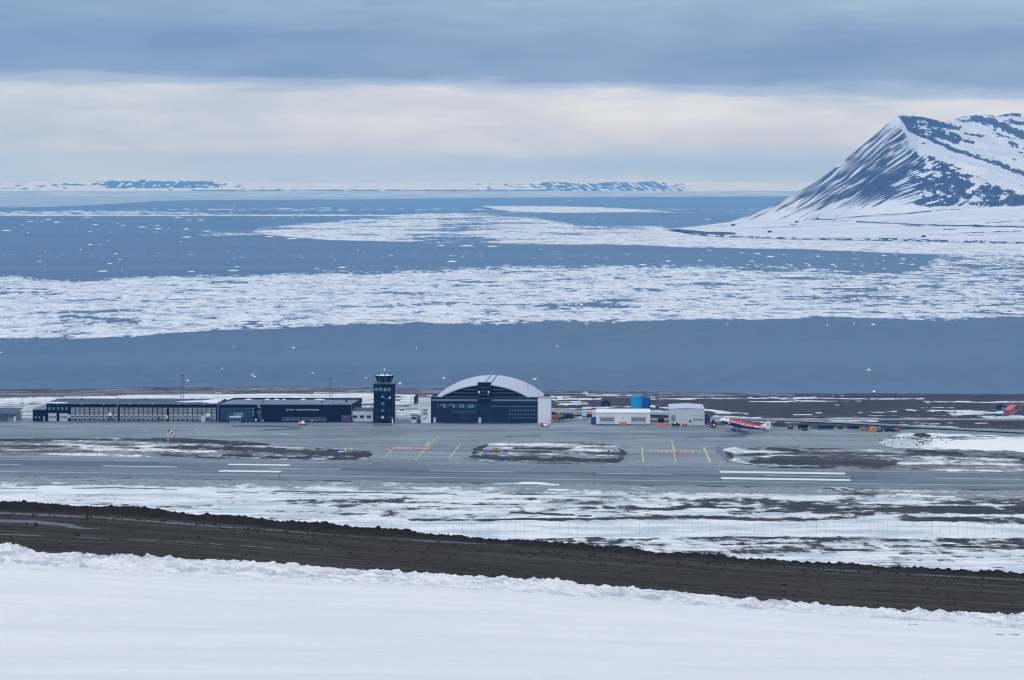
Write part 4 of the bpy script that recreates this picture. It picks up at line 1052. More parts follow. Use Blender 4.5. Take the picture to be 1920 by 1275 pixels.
C_ORANGEL = plain('faded_orange_paint', (.62, .27, .12), .5, var=.2, scale=1.0)
C_YELLOW = plain('yellow_machine_paint', (.62, .36, .035), .5, var=.2, scale=1.0)
C_RED = plain('bright_red_paint', (.78, .022, .025), .5, var=.05, spec=.15)
C_REDD = plain('dull_red_paint', (.22, .035, .045), .5, var=.2, scale=1.2)
C_SALMON = plain('salmon_red_panel', (.62, .12, .12), .6, var=.10)
C_BLUE = plain('deep_blue_paint', (.012, .075, .29), .45, var=.1)
C_CYAN = plain('bright_cyan_blue_tank_paint', (.010, .36, .66), .45, var=.08, scale=.4)
C_NAVY = plain('navy_aircraft_paint', (.008, .014, .085), .5, var=.1, spec=.1)
C_AWHITE = plain('white_aircraft_paint', (.86, .87, .90), .35, var=.06)
C_SIGNY = plain('yellow_sign_face', (.70, .42, .02), .5, var=.05)
C_LAMP = plain('white_lamp_housing', (.85, .86, .86), .4, var=.03)
C_HUTRED = plain('dull_red_roof_sheet', (.22, .07, .08), .6, var=.15)
C_WOOD = plain('dark_stained_boards', (.020, .018, .028), .7, var=.2)
plain('dirty_snow_grey', (.34, .38, .43), .85, var=.3)
C_MESH = plain('red_antenna_mesh', (.45, .13, .10), .7, var=.3, scale=.5)
C_EARTH = plain('dark_gravel_heap', (.040, .038, .042), .95, var=.4, scale=.5)
C_SHELF = plain('dark_sill_trim', (.012, .014, .026), .7, spec=.08)

def window_(B, name, px0, px1, py0, py1, glass=C_GLASS, frame=C_MGREY, y=-.03, fr=.09):
    """a framed window on a front wall; the glass sits in the frame"""
    mb = MB(); x0, x1, z0, z1 = B.x(px0), B.x(px1), B.z(py1), B.z(py0)
    mb.box(x0, x0 + fr, y - .06, y, z0, z1); mb.box(x1 - fr, x1, y - .06, y, z0, z1); mb.box(x0 + fr, x1 - fr, y - .06, y, z0, z0 + fr); mb.box(x0 + fr, x1 - fr, y - .06, y, z1 - fr, z1)
    w_ = mb.build(name, frame, B.o)
    MB().box(x0 + fr, x1 - fr, y - .03, y - .005, z0 + fr, z1 - fr).build('pane', glass, w_)
    return w_

# ================================================================== left terminal hall
RZ = math.radians(-1.6)
T = Bld('terminal_hall', 'long low dark hall at the left with a row of pale sectional doors', 'building', 235, 790.2, RZ)
mb = MB(); T.box(mb, 86.5, 410, 757.5, 790.2, 0, 27); mb.build('wall', C_DARK, T.o)
mb = MB(); mb.box(T.x(86), T.x(410), -.35, 27.4, T.z(757.4), T.z(756.4)); rf = mb.build('roof', C_ROOF, T.o)
for px in (135, 257, 345): MB().box(T.x(px), T.x(px + 4), 20, 22, T.z(756.4), T.z(754)).build('roof_vent', C_MGREY, rf)
for px in (128, 246, 304): MB().box(T.x(px), T.x(px + 3), 10, 11.5, T.z(756.4), T.z(755.2)).build('roof_vent', C_MGREY, rf)
def roofsnow(pts, zb=T.z(756.4)):
    m = MB(); P = [(T.x(a), b, zb + .18) for a, b in pts]; c_ = (sum(p[0] for p in P) / len(P), sum(p[1] for p in P) / len(P), zb + .45)
    for i in range(len(P)):
        a, b = P[i], P[(i + 1) % len(P)]; m.face([a, b, c_]); m.face([(a[0], a[1], zb - .02), (b[0], b[1], zb - .02), b, a])
    m.build('roof_snow_patch', C_SNOWP, rf)
roofsnow([(88, .4), (124, .4), (126, 1.5), (112, 3), (104, 2.4), (92, 4)]); roofsnow([(326, 9), (350, 6), (372, 8), (395, 1), (407, 1), (407, 25), (392, 25), (386, 16), (360, 12), (345, 13)])
mb = MB(); mb.box(T.x(86), T.x(410), -.42, -.35, T.z(757.6), T.z(756.3)); mb.build('eave_flashing', C_GREY, T.o)
for i, px in enumerate([107, 153, 195, 244, 287, 337, 382]):
    mb = MB(); T.box(mb, px - .8, px + .8, 757.0, 758.2, -.9, -.42); mb.build('eave_lamp', C_LAMP, T.o)
for i in range(5): window_(T, 'window', 89.5 + i * 8.1, 94.7 + i * 8.1, 763, 769, C_PANE, C_DARK)
def sect_door(B, px0, px1, py0, py1, cols, wrow, name='garage_door', mat=C_DOORW, sections=5):
    """sectional overhead door: stacked sections in a frame, a row of small lights"""
    d = MB(); x0, x1, z0, z1 = B.x(px0), B.x(px1), B.z(py1), B.z(py0)
    d.box(x0, x1, -.05, 0, z0, z1); dd = d.build(name, C_MGREY, B.o)
    h = (z1 - z0) / sections
    me = MB().box(x0 + .06, x1 - .06, -.10, -.05, .03, h - .03).mesh('door_section', [mat])
    for k in range(sections): put('door_section', me, dd, (0, 0, z0 + k * h))
    ww = (x1 - x0) / (cols + .6)
    me = MB().box(-ww * .33, ww * .33, -.13, -.10, -.28, .28).mesh('door_light', [C_BLACK])
    for zz in wrow:
        for k in range(cols): put('door_light', me, dd, (x0 + ww * (k + .8), 0, B.z(zz)))
    return dd
sect_door(T, 90, 105.6, 775, 789.6, 4, [782.2]); sect_door(T, 111, 126.8, 775.2, 790, 4, [782.3])
# the glazed door panels, one mesh shared by all of them
pw = 8.95 * T.s
z_top, z_b = T.z(764.2), T.z(789.6); zw0, zw1 = T.z(784.4), T.z(778.6)
pm_ = MB()
pm_.box(.15, pw - .15, -.06, 0, zw1 + .03, z_top, 1)
for k in range(1, 5):
    zz = zw1 + (z_top - zw1) * k / 5
    pm_.box(.15, pw - .15, -.09, -.06, zz - .28, zz + .12, 0 if k % 2 else 2)
pm_.box(.15, pw - .15, -.08, 0, zw0, zw1, 3); pm_.box(.15, pw - .15, -.06, 0, z_b, zw0 - .03, 2)
pmesh = pm_.mesh('door_panel', [C_BEIGE, C_BEIGE, C_BEIGE2, C_DOORW])
pane_m = MB().box(.38, pw - .38, -.11, -.08, zw0 + .38, zw1 - .38).mesh('pane', [C_BLACK])
mull = MB().box(-.09, .09, -.16, 0, z_b, z_top + .2).mesh('mullion', [C_DARK])
for start, n in ((131.6, 10), (224.0, 10), (316.6, 10)):
    for k in range(n):
        if (start == 131.6 and k == 8) or (start == 224.0 and k == 9) or (start == 316.6 and k in (7,)): pass
        p = put('door_panel', pmesh, T.o, (T.x(start) + k * pw, 0, 0))
        put('pane', pane_m, p)
    for k in range(n + 1): put('mullion', mull, T.o, (T.x(start) + k * pw, 0, 0))
for a, b, c, d, mt_, nm in [(127, 131.5, 777, 784, C_DOORW, 'sign_box'), (203, 209.5, 774, 779.6, C_LAMP, 'sign_box'), (310.5, 315.5, 778.4, 785, C_DOORW, 'sign_box'), (387.2, 394, 774.6, 781, C_LAMP, 'sign_box'), (378, 385.4, 779.5, 790, C_DOORW, 'door'), (204, 209, 779.8, 790, C_MGREY, 'door'), (389, 393.4, 781.4, 790, C_MGREY, 'door'), (296.5, 300.5, 781, 790, C_MGREY, 'door')]:
    mb = MB(); T.box(mb, a, b, c, d, -.22, -.13); mb.build(nm, mt_, T.o)
fp = MB().box(.05, pw - .05, -.04, 0, T.z(763.4), T.z(758.0)).mesh('fascia_panel', [C_DARK])
for k in range(30): put('fascia_panel', fp, T.o, (T.x(133) + k * pw, 0, 0))
# annex
A_ = Bld('terminal_annex', 'small dark flat roofed annex on the left end of the long hall', 'building', 73, 790, RZ)
mb = MB(); A_.box(mb, 61, 86.3, 768.6, 790, .2, 26); mb.build('wall', C_DARK, A_.o)
mb = MB(); mb.box(A_.x(60.6), A_.x(86), -.2, 26.3, A_.z(768.6), A_.z(767.6)); mb.build('roof', C_ROOF2, A_.o)
for a in (64, 71): window_(A_, 'window', a, a + 4.8, 780, 785, C_PANE, C_DARK, y=.17)
mb = MB(); A_.box(mb, 80.6, 84.6, 780, 790, .1, .2); mb.build('door', C_GREY, A_.o)
# small building at the left edge
L_ = Bld('grey_outbuilding', 'small grey outbuilding with teal windows at the left picture edge', 'building', 8, 789.8, RZ)
hp = [(L_.x(-30), 0), (L_.x(14), 0), (L_.x(14), L_.z(775)), (L_.x(-30), L_.z(775))]
mb = MB(); mb.prism(hp, 0, 12); mb.build('wall', C_MGREY, L_.o)
mb = MB(); mb.box(L_.x(14), L_.x(30), .5, 12, 0, L_.z(776)); mb.build('gable_wall', C_GREY, L_.o)
mb = MB(); mb.prism([(-.6, L_.z(776)), (-.6, L_.z(777)), (13, L_.z(770.5)), (13, L_.z(769.5))], L_.x(-31), L_.x(31), 'x'); mb.build('roof', C_ROOF, L_.o)
for a in (1, 5.5, 10): window_(L_, 'window', a - 6, a - 2, 778, 785, C_TEAL, C_GREY)
mb = MB(); L_.box(mb, 26, 29, 780, 789.8, .3, .5); mb.build('post', C_LAMP, L_.o)
for a in (20, 24): window_(L_, 'window', a, a + 3, 779, 784, C_PANE, C_DARK, y=.47)

# ================================================================== main terminal
B = Bld('main_terminal', 'large dark panelled terminal with white lettering and a teal glass front', 'building', 535, 791.4, RZ)
mb = MB(); mb.prism([(0, 0), (52, 0), (52, B.z(757) - 2.5), (0, B.z(757.6))], B.x(410.5), B.x(660), 'x'); mb.build('wall', C_DARK, B.o)
zf, zbk = B.z(757), B.z(757) + .0
mb = MB(); x0, x1 = B.x(410.3), B.x(660.2)
mb.prism([(-.2, zf - .3), (-.2, zf), (52, zf - 2.1), (52, zf - 2.4)], x0, x1, 'x'); rf = mb.build('roof', C_ROOF2, B.o)
mb = MB(); mb.box(x0, x1, 52.0, 52.6, zf - 3, zf - 1.45); mb.prism([(-.3, zf - 3), (-.3, zf + .12), (52.6, zf - 1.5), (52.6, zf - 3)], x0 - .2, x0, 'x'); mb.prism([(-.3, zf - 3), (-.3, zf + .05), (52.6, zf - 1.6), (52.6, zf - 3)], x1, x1 + .15, 'x'); mb.build('parapet', C_DARK, rf)
mb = MB(); mb.box(x0, x1, -.34, -.2, zf - .35, zf + .03); mb.build('eave_flashing', C_GREY, rf)
mb = MB()
for a, b in ((430, 448), (470, 482), (488, 500), (505, 512), (540, 552), (566, 590)): mb.prism([(B.x(a), zf - 2.1), (B.x(b), zf - 2.1), (B.x((a + b) / 2), zf - 1.65)], 46, 51.8)
mb.build('snow_drift', C_SNOWP, rf)
mb = MB(); mb.box(B.x(484), B.x(486), 16, 18, zf - 1, zf - .2); mb.build('roof_hatch', C_DARK2, rf); MB().box(B.x(596), B.x(600), 14, 16, zf - 1, zf - .2).build('roof_hatch', C_DARK2, rf); MB().box(B.x(619), B.x(621), 10, 11, zf - 1, zf).build('roof_hatch', C_DARK2, rf)
for a in (617, 625.5, 634): mb = MB(); mb.prism([(2, zf - .05), (2, zf + .10), (19, zf - .6), (19, zf - .76)], B.x(a), B.x(a + 6.5), 'x'); mb.build('roof_light', C_GREY, rf)
mb = MB(); mb.box(B.x(643), B.x(645), 13, 18, zf - .2, zf + .5); mb.build('roof_unit', C_DARK, rf)
# cladding panels, one shared mesh
cw, ch = (658.5 - 476) / 20 * B.s, (757.8 - 790.8) / -4 * B.s
cm = MB().box(.035, cw - .035, -.045, 0, .035, ch - .035).mesh('cladding_panel', [C_DARK])
for i in range(20):
    for j in range(4):
        pxc_ = 476 + 9.125 * (i + .5)
        if j == 0 and (525 < pxc_ < 613 or 638 < pxc_): continue
        put('cladding_panel', cm, B.o, (B.x(476) + i * cw, 0, B.z(790.9) + j * ch))
ct = MB().box(.035, cw * .76 - .035, -.045, 0, B.z(764.3), B.z(758)).mesh('cladding_panel', [C_DARK])
for i in range(9): put('cladding_panel', ct, B.o, (B.x(413) + i * cw * .76, 0, 0))
# glass front
gf = MB(); B.box(gf, 413, 474, 765, 790, -.1, -.02); g_o = gf.build('glass_front', C_MGREY, B.o)
gw, gh = (473.4 - 413.6) / 10 * B.s, (789.6 - 765.6) / 3 * B.s
gm = [MB().box(.06, gw - .06, -.16, -.1, .06, gh - .06).mesh('pane', [m_]) for m_ in (C_TEAL, C_GLASS, C_TEALB)]
for i in range(10):
    for j in range(3):
        k = 2 if (i in (4, 5, 6) and j == 1) or (i == 5 and j == 0) else (1 if i in (0, 1, 8, 9) or j == 2 else 0)
        put('pane', gm[k], g_o, (B.x(413.6) + i * gw, 0, B.z(789.6) + j * gh))
mb = MB(); B.box(mb, 432.5, 452.5, 782.5, 791.4, -3.4, -.2, 0); e_ = mb.build('entrance_porch', C_GREY, B.o)
mb = MB(); B.box(mb, 432, 453, 780, 782.4, -3.6, -.2, 0); mb.build('porch_roof', C_OFFW, e_)
for i in range(4): mb = MB(); B.box(mb, 433.4 + i * 4.8, 437.6 + i * 4.8, 783, 788.6, -3.5, -3.4); mb.build('pane', C_TEAL, e_)
# strip window
for i in range(8): window_(B, 'window', 529.5 + i * 10.2, 539.2 + i * 10.2, 782.3, 787.2, C_GLASS, C_GREY, y=-.02, fr=.12)
mb = MB(); B.box(mb, 529, 612, 787.3, 788, -.3, -.02); mb.build('window_sill', C_GREY, B.o)
# wall lettering
for txt, a, b in (('AVINOR', 541.5, 551), ('SVALBARD LUFTHAVN LONGYEAR', 554.5, 598)):
    me = textmesh(txt, 1.0, 'wall_lettering', .03); xs = [v.co.x for v in me.vertices]; ys = [v.co.y for v in me.vertices]
    o = put('wall_lettering', me, B.o, (B.x((a + b) / 2), -.12, B.z(768.3))); me.materials.append(C_LAMP)
    o.scale = (((b - a) * B.s) / (max(xs) - min(xs)), (2.6 * B.s) / (max(ys) - min(ys)), 1); o.rotation_euler.x = math.pi / 2
mb = MB()
for k in range(16):
    a0, a1 = 2 * math.pi * k / 16, 2 * math.pi * (k + 1) / 16
    if k < 13: mb.cyl((B.x(539) + .38 * math.cos(a0), -.1, B.z(768.3) + .38 * math.sin(a0)), (B.x(539) + .38 * math.cos(a1), -.1, B.z(768.3) + .38 * math.sin(a1)), .07, n=4)
mb.build('ring_emblem', C_LAMP, B.o)
for a, c in ((475.3, 765.4), (475.3, 772.5), (475.3, 777.8), (483.6, 760), (486.3, 760), (484.7, 763.8), (488.2, 764.5)):
    mb = MB(); B.box(mb, a - .8, a + .8, c - .9, c + .9, -.5, -.05); mb.build('wall_lamp', C_LAMP, B.o)
mb = MB(); B.box(mb, 482.5, 489, 770.8, 776, -1.6, -.06); st = mb.build('stair_landing', C_MGREY, B.o)
mb = MB()
for k in range(16):
    a = k / 15 * 5.2; cx_, cy_ = B.x(489.0), -1.2
    mb.box(cx_ + .7 * math.cos(a) - .35, cx_ + .7 * math.cos(a) + .35, cy_ + .7 * math.sin(a) - .35, cy_ + .7 * math.sin(a) + .35, .15 + k * .27, .25 + k * .27)
    mb.cyl((cx_ + 1.0 * math.cos(a), cy_ + 1.0 * math.sin(a), .2 + k * .27), (cx_ + 1.0 * math.cos(a), cy_ + 1.0 * math.sin(a), 1.3 + k * .27), .05, n=4)
mb.cyl((B.x(489), -1.2, 0), (B.x(489), -1.2, 5), .12, n=6); mb.build('spiral_stair', C_PANE, B.o)
mb = MB(); mb.box(B.x(660) , B.x(660) + .12, 24, 27, B.z(770), B.z(758)); mb.build('side_window', C_GREY, B.o)
mb = MB(); B.box(mb, 659.3, 660.2, 757.6, 791.4, -.12, -.02); mb.build('corner_trim', C_PANE, B.o)
# big light column between hall and terminal
mb = Bld('floodlight_pole', 'tall pale light pole between the long hall and the glass fronted terminal', 'light pole', 409.5, 791, D=1255)
m2 = MB(); m2.cyl((0, -1.5, 0), (0, -1.5, mb.z(757)), .24, .20, 8); m2.cyl((0, -1.5, mb.z(757)), (0, -1.5, mb.z(736)), .08, .06, 6); m2.build('pole', C_PANE, mb.o)
m2 = MB(); m2.box(-1.0, -.5, -1.8, -1.2, mb.z(736.6), mb.z(735)); m2.box(.5, 1.0, -1.8, -1.2, mb.z(736.6), mb.z(735)); m2.cyl((-.8, -1.5, mb.z(736)), (.8, -1.5, mb.z(736)), .05, n=5); m2.build('lamp_head', C_LAMP, mb.o)
def lightpole(px, py0, py1, label, w=.07, D=None, heads=True):
    X, Y, Z = gp(px, py1) if D is None else (None, D, CH - (py1 - HY) * D / F)
    if X is None: X = (px - CX) * D / F
    s_ = Y / F; o = root('light_pole', (X, Y, Z), label, 'light pole', 'slim light poles around the airfield')
    h = (py1 - py0) * s_; m = MB().cyl((0, 0, -.3), (0, 0, h), w * 1.2, w, 6); m.build('pole', C_GREY, o)
    if heads: m = MB().box(-.9, -.1, -.15, .15, h, h + .15).box(.1, .9, -.15, .15, h, h + .15); m.build('lamp_head', C_GREY, o)
lightpole(42, 746, 777, 'thin light pole standing on the snow left of the dark annex', .09)
lightpole(86, 744, 789, 'thin light pole at the left corner of the long hall roof', .06, D=1290)
lightpole(220, 745, 790.6, 'slim light pole in front of the long hall', .15, D=1252)
lightpole(771, 738, 766, 'slim dark pole on the snow between the tower and the hangar', .09)
lightpole(1790, 755, 787, 'slim post with a pale top on the tundra at the right', .09)
lightpole(1774, 776, 783, 'short post with a pale top on the tundra at the right', .09, heads=False)
lightpole(1794, 778, 787, 'short dark post just right of the slim post on the tundra', .09, heads=False)
lightpole(1914, 747.5, 771, 'pale post beside the red antenna screen', .14)
lightpole(1552, 789, 801, 'thin pole behind the dark machines on the apron edge', .06, heads=False)
lightpole(1552, 748, 760, 'thin pole on the tundra near the beach', .06, heads=False)
lightpole(1494, 777, 784, 'small pale post on the tundra behind the gravel heap', .07)

# lattice masts
def mast(px, py0, py1, label):
    X, Y, Z = gp(px, py1); s_ = Y / F; H = (py1 - py0) * s_; wd = 1.15
    o = root('lattice_mast', (X, Y, Z), label, 'mast', 'lattice masts behind the terminal')
    for a, b in ((-1, -1), (1, -1), (1, 1), (-1, 1)):
        MB().cyl((a * wd * .6, b * wd * .6, -.4), (a * wd * .5, b * wd * .5, H), .06, n=4).build('upright', C_MGREY, o)
    m = MB(); n = 12
    for k in range(n):
        z0, z1 = H * k / n, H * (k + 1) / n
        for f in (-1, 1):
            m.cyl((-wd * .55, f * wd * .55, z0), (wd * .55, f * wd * .55, z1), .035, n=3); m.cyl((-wd * .55, f * wd * .55, z1), (wd * .55, f * wd * .55, z1), .03, n=3)
            m.cyl((f * wd * .55, -wd * .55, z0), (f * wd * .55, wd * .55, z1), .035, n=3)
    m.build('lattice_bracing', C_MGREY, o)
    MB().box(-wd * .7, wd * .7, -wd * .7, wd * .7, H, H + .5).build('platform', C_MGREY, o)
mast(341.5, 704, 757, 'taller grey lattice mast behind the long hall roof'); mast(620.5, 709.5, 746, 'shorter grey lattice mast behind the main terminal roof')

# purple container, white link building
P_ = Bld('purple_container', 'faded purple container against the right end of the dark terminal', 'container', 649, 792.4, RZ)
mb = MB(); P_.box(mb, 640.2, 657.8, 779.4, 792.3, -.8, 3.2); b_ = mb.build('body', C_PURP, P_.o)
me = MB().box(-.05, .05, -.9, -.8, .2, P_.z(780)).mesh('rib', [C_PURP])
for k in range(8): put('rib', me, P_.o, (P_.x(641.6 + k * 2.1), 0, 0))
mb = MB(); P_.box(mb, 645, 648, 780.4, 782, -.95, -.88); P_.box(mb, 650.5, 652.5, 780.4, 782.6, -.95, -.88); mb.build('vent', C_GREY, P_.o)
W_ = Bld('white_link_building', 'low off-white block with three windows between terminal and tower', 'building', 680, 792, RZ)
mb = MB(); W_.box(mb, 661, 699.5, 770, 790.4, 0, 14); mb.build('wall', C_OFFW, W_.o)
mb = MB(); W_.box(mb, 661, 699.8, 790.4, 792, -.05, 14); mb.build('plinth', C_DARK, W_.o)
mb = MB(); W_.box(mb, 660.4, 700, 768.8, 770, -.2, 14.3); mb.build('roof', C_ROOF, W_.o)
for a in (661.8, 674.6, 687.2): window_(W_, 'window', a, a + 8, 778.8, 784, C_GLASS, C_MGREY)
mb = MB()
for a in range(664, 700, 5): mb.box(W_.x(a), W_.x(a) + .06, -.03, 0, W_.z(790), W_.z(770.2))
mb.build('siding_joints', C_GREY, W_.o)

# ================================================================== control tower
K = Bld('control_tower', 'dark square control tower with a flared glazed cab on top', 'tower', 718.5, 793, math.radians(-10))
h = lambda py: K.z(py)
wx = 34.5 * K.s
xl, xr = -wx / 2 - .25, wx / 2 - .25
mb = MB(); mb.box(xl, xr, 0, 7.2, 0, h(722.5)); mb.build('shaft', C_DARK, K.o)
def tw(px0, px1, py0, py1, g=C_GLASS, f=C_DARK, nm='window'):
    class Q: pass
    q = Q(); q.x = lambda p: (p - 718.2) * K.s; q.z = K.z; q.o = K.o
    return window_(q, nm, px0, px1, py0, py1, g, f, y=-.02, fr=.08)
for a, b in ((701.8, 708.6), (709.8, 716.2), (718.6, 725), (726.4, 732.8)): tw(a, b, 726.6, 733.8, C_TEALB)
tw(714, 720.6, 741, 746.4, C_TEALB); tw(714, 720.6, 754, 759.8, C_PANE); tw(714, 720.6, 767, 772.4, C_PANE); tw(714, 720, 779.6, 785, C_OFFW)
for a in (703.2, 725.6):
    for c in (767.4, 779.8): tw(a, a + 7, c, c + 4.8, C_GLASS)
me = MB().box(-.04, .04, -.05, 0, .2, h(736)).mesh('cladding_batten', [C_DARK2])
for k in range(9): put('cladding_batten', me, K.o, (xl + (k + .5) * wx / 9, 0, 0))
mb = MB(); mb.box(xl - .35, xr + .35, -.35, 7.55, h(722.4), h(721.2)); mb.build('gallery_floor', C_DARK, K.o)
mb = MB()
for k in range(11):
    for yy in (-.3, 7.5): mb.cyl((xl - .3 + k * (wx + .6) / 10, yy, h(721.2)), (xl - .3 + k * (wx + .6) / 10, yy, h(717)), .03, n=4)
for yy in (-.3, 7.5):
    for zz in (h(717), h(719)): mb.cyl((xl - .3, yy, zz), (xr + .3, yy, zz), .045, n=4)
for xx in (xl - .3, xr + .3):
    for zz in (h(717), h(719)): mb.cyl((xx, -.3, zz), (xx, 7.5, zz), .045, n=4)
mb.build('gallery_railing', C_PANE, K.o)
cxk, cyk = (xl + xr) / 2, 3.6
def ringp(r, z, n=8, a0=math.pi / 8): return [(cxk + r * math.cos(a0 + 2 * math.pi * k / n) * .98, cyk + r * math.sin(a0 + 2 * math.pi * k / n), z) for k in range(n)]
lo, hi = ringp(2.9, h(718.5)), ringp(3.85, h(707.2))
mb = MB()
for k in range(8):
    j = (k + 1) % 8; mb.face([lo[k], lo[j], hi[j], hi[k]])
mb.face(lo[::-1]); mb.build('cab_glazing', C_SHELF, K.o)
mb = MB()
for k in range(8):
    mb.cyl(lo[k], hi[k], .12, n=5)
mb.build('cab_corner_posts', C_GREY, K.o)
mb = MB(); r0, r1 = ringp(4.1, h(707.2)), ringp(4.1, h(704.8)); n = 8
for k in range(8):
    j = (k + 1) % 8; mb.face([r0[k], r0[j], r1[j], r1[k]])
mb.face(r1); mb.face(r0[::-1]); ro = mb.build('cab_roof', C_SHELF, K.o)
mb = MB(); r2 = ringp(3.7, h(704.8) + .05); r3 = ringp(3.5, h(704.8) + .22)
for k in range(8):
    j = (k + 1) % 8; mb.face([r2[k], r2[j], r3[j], r3[k]])
mb.face(r3); mb.build('roof_snow', C_SNOWP, ro)
mb = MB(); mb.box(cxk - 2.5, cxk - 1.6, 2, 3, h(704.8), h(704.8) + .5); mb.box(cxk + .2, cxk + 1.0, 1, 2, h(704.8), h(704.8) + .5); mb.box(cxk + 2.2, cxk + 2.6, 3, 4, h(704.8), h(704.8) + .9); mb.build('roof_equipment', C_DARK2, ro)
mb = MB().cyl((cxk, cyk, h(704.8)), (cxk, cyk, h(695)), .10, n=6); a_ = mb.build('antenna_mast', C_GREY, K.o)
mb = MB().ball((cxk, cyk, h(694)), .42); mb.build('beacon', C_LAMP, a_, smooth=True)
mb = MB(); mb.box((722 - 718.2) * K.s, (731 - 718.2) * K.s, -.5, -.1, h(747.4), h(746.9)); mb.build('bracket', C_GREY, K.o)
mb = MB(); mb.box((729.8 - 718.2) * K.s, (732.6 - 718.2) * K.s, -.7, -.1, h(747), h(743.6)); mb.build('spotlight', C_LAMP, K.o)
G_ = Bld('guard_booth', 'small booth with a white and red post at the right foot of the tower', 'booth', 736.5, 793, 0)
mb = MB(); G_.box(mb, 733.4, 739, 780.6, 782, -2.6, -1.4); mb.build('roof', C_MGREY, G_.o)
mb = MB(); G_.box(mb, 733.6, 735, 782, 792.6, -2.4, -1.5); G_.box(mb, 737.6, 738.8, 782, 792.6, -2.4, -1.5); mb.build('frame', C_MGREY, G_.o)
mb = MB(); mb.cyl((G_.x(736.4), -2.4, 0), (G_.x(736.4), -2.4, G_.z(784)), .22, n=6); mb.build('post', C_LAMP, G_.o)
o = put('white_float', MB().ball((0, 0, .3), .38).mesh('white_float', [C_LAMP], True), None, at(742.4, 793.2, Z0)); tag(o, 'small white rounded drum on the tarmac by the gate', 'drum')
# gate fence
Gt = Bld('security_gate', 'low grey gate and fence between the tower and the hangar', 'gate', 755, 792.6, 0)
for a in (740.5, 744.6, 753, 761.5, 769.5): mb = MB(); mb.cyl((Gt.x(a), 0, 0), (Gt.x(a), 0, Gt.z(782 if a in (744.6,) else 787)), .09 if a != 744.6 else .12, n=6); mb.build('post', C_MGREY, Gt.o)
for zz in (788, 790, 792): mb = MB(); mb.cyl((Gt.x(740), 0, Gt.z(zz)), (Gt.x(770), 0, Gt.z(zz)), .09, n=5); mb.build('rail', C_GREY, Gt.o)
# kiosk
Q_ = Bld('white_kiosk', 'small white kiosk with one window beside the left hangar pylon', 'kiosk', 776, 792.5, math.radians(-4))
mb = MB(); Q_.box(mb, 770.4, 781.4, 778.6, 792.2, -1.0, 2); mb.build('wall', C_OFFW, Q_.o)
mb = MB(); Q_.box(mb, 769.8, 782, 777, 778.5, -1.3, 2.2); mb.build('roof', C_GREY, Q_.o)
window_(Q_, 'window', 771.8, 780.2, 781, 786, C_GLASS, C_MGREY, y=-1.02)
o = Bld('dark_steps_unit', 'dark trolley with a flat top parked against the left hangar pylon', 'trolley', 785, 792.6)
mb = MB(); o.box(mb, 782.4, 788.6, 778.4, 779.6, -1.6, .4); mb.build('top', C_MGREY, o.o)
mb = MB(); o.box(mb, 783, 784.4, 779.7, 792.4, -1.5, -.3); o.box(mb, 786, 788, 784, 792.4, -1.5, -.3); mb.build('frame', C_DARK2, o.o)

# ================================================================== hangar
H = Bld('hangar', 'big arched hangar with pale curved roof and dark panelled front', 'hangar', 908, 793, math.radians(-2.6))
hx, hz = H.x, H.z
mb = MB(); mb.box(hx(808), hx(1008.5), 0, 4, 0, hz(745)); mb.build('front_block', C_DARK2, H.o)
mb = MB(); mb.box(-25, 25, 4.1, 59, 0, hz(758)); mb.build('rear_block', C_DARK2, H.o)
Rr, zc = 35.8, hz(721); zcen = zc - Rr
prof = []
half = 25.2
for k in range(33):
    a = -math.asin(half / Rr) + 2 * math.asin(half / Rr) * k / 32
    prof.append((Rr * math.sin(a), zcen + Rr * math.cos(a)))
inner = [(x * .985, z - .35) for x, z in prof]
mb = MB()
for i in range(32):
    (x0, z0), (x1, z1) = prof[i], prof[i + 1]
    mb.face([(x0, .3, z0), (x1, .3, z1), (x1, 60, z1), (x0, 60, z0)])
    (u0, w0), (u1, w1) = inner[i], inner[i + 1]
    mb.face([(x0, .3, z0), (u0, .3, w0), (u1, .3, w1), (x1, .3, z1)]); mb.face([(x0, 60, z0), (u0, 60, w0), (u1, 60, w1), (x1, 60, z1)])
    mb.face([(u0, .3, w0), (u1, .3, w1), (u1, 60, w1), (u0, 60, w0)])
ar = mb.build('arched_roof', C_ARCH, H.o, smooth=False)
for p in ar.data.polygons: p.use_smooth = abs(p.normal.y) < .5
mb = MB()
for xx in (-.4, 2.2):
    mb.box(xx, xx + .28, 4, 60, zc - .1, zc + .16)
mb.build('ridge_rail', C_MGREY, ar)
mb = MB().cyl((hx(993) - 2, 34, zc - 5), (hx(993) - 2, 34, zc - 1.2), .12, n=5); mb.build('roof_pole', C_DARK2, ar)
# gable under the arch
mb = MB(); gp_ = [(x * .97, z - .5) for x, z in prof if z > hz(746)] 
mb.prism([(gp_[0][0], hz(746))] + gp_ + [(gp_[-1][0], hz(746))], 1.2, 1.7); gab = mb.build('gable_wall', C_DARK, H.o)
def zarc(x): return zcen + math.sqrt(max(Rr * Rr - x * x, 0)) - .9
mb = MB(); mb2 = MB()
x = hx(832)
while x < hx(988):
    if abs(x - hx(908)) > 12 * H.s:
        zt_ = zarc(x)
        if zt_ > hz(743): mb.box(x - .05, x + .05, 1.08, 1.2, hz(744), zt_)
    x += .72
for py in (737, 730.5, 724.5):
    zz = hz(py)
    if zz < zc - 1:
        hw = math.sqrt(max(Rr * Rr - (zz + .9 - zcen) ** 2, 0))
        for a, b in ((-hw, hx(896)), (hx(920), hw)): mb2.box(a, b, 1.04, 1.2, zz - .09, zz + .09)
mb.build('glazing_bars', C_DARK2, gab); mb2.build('transoms', C_PANE, gab)
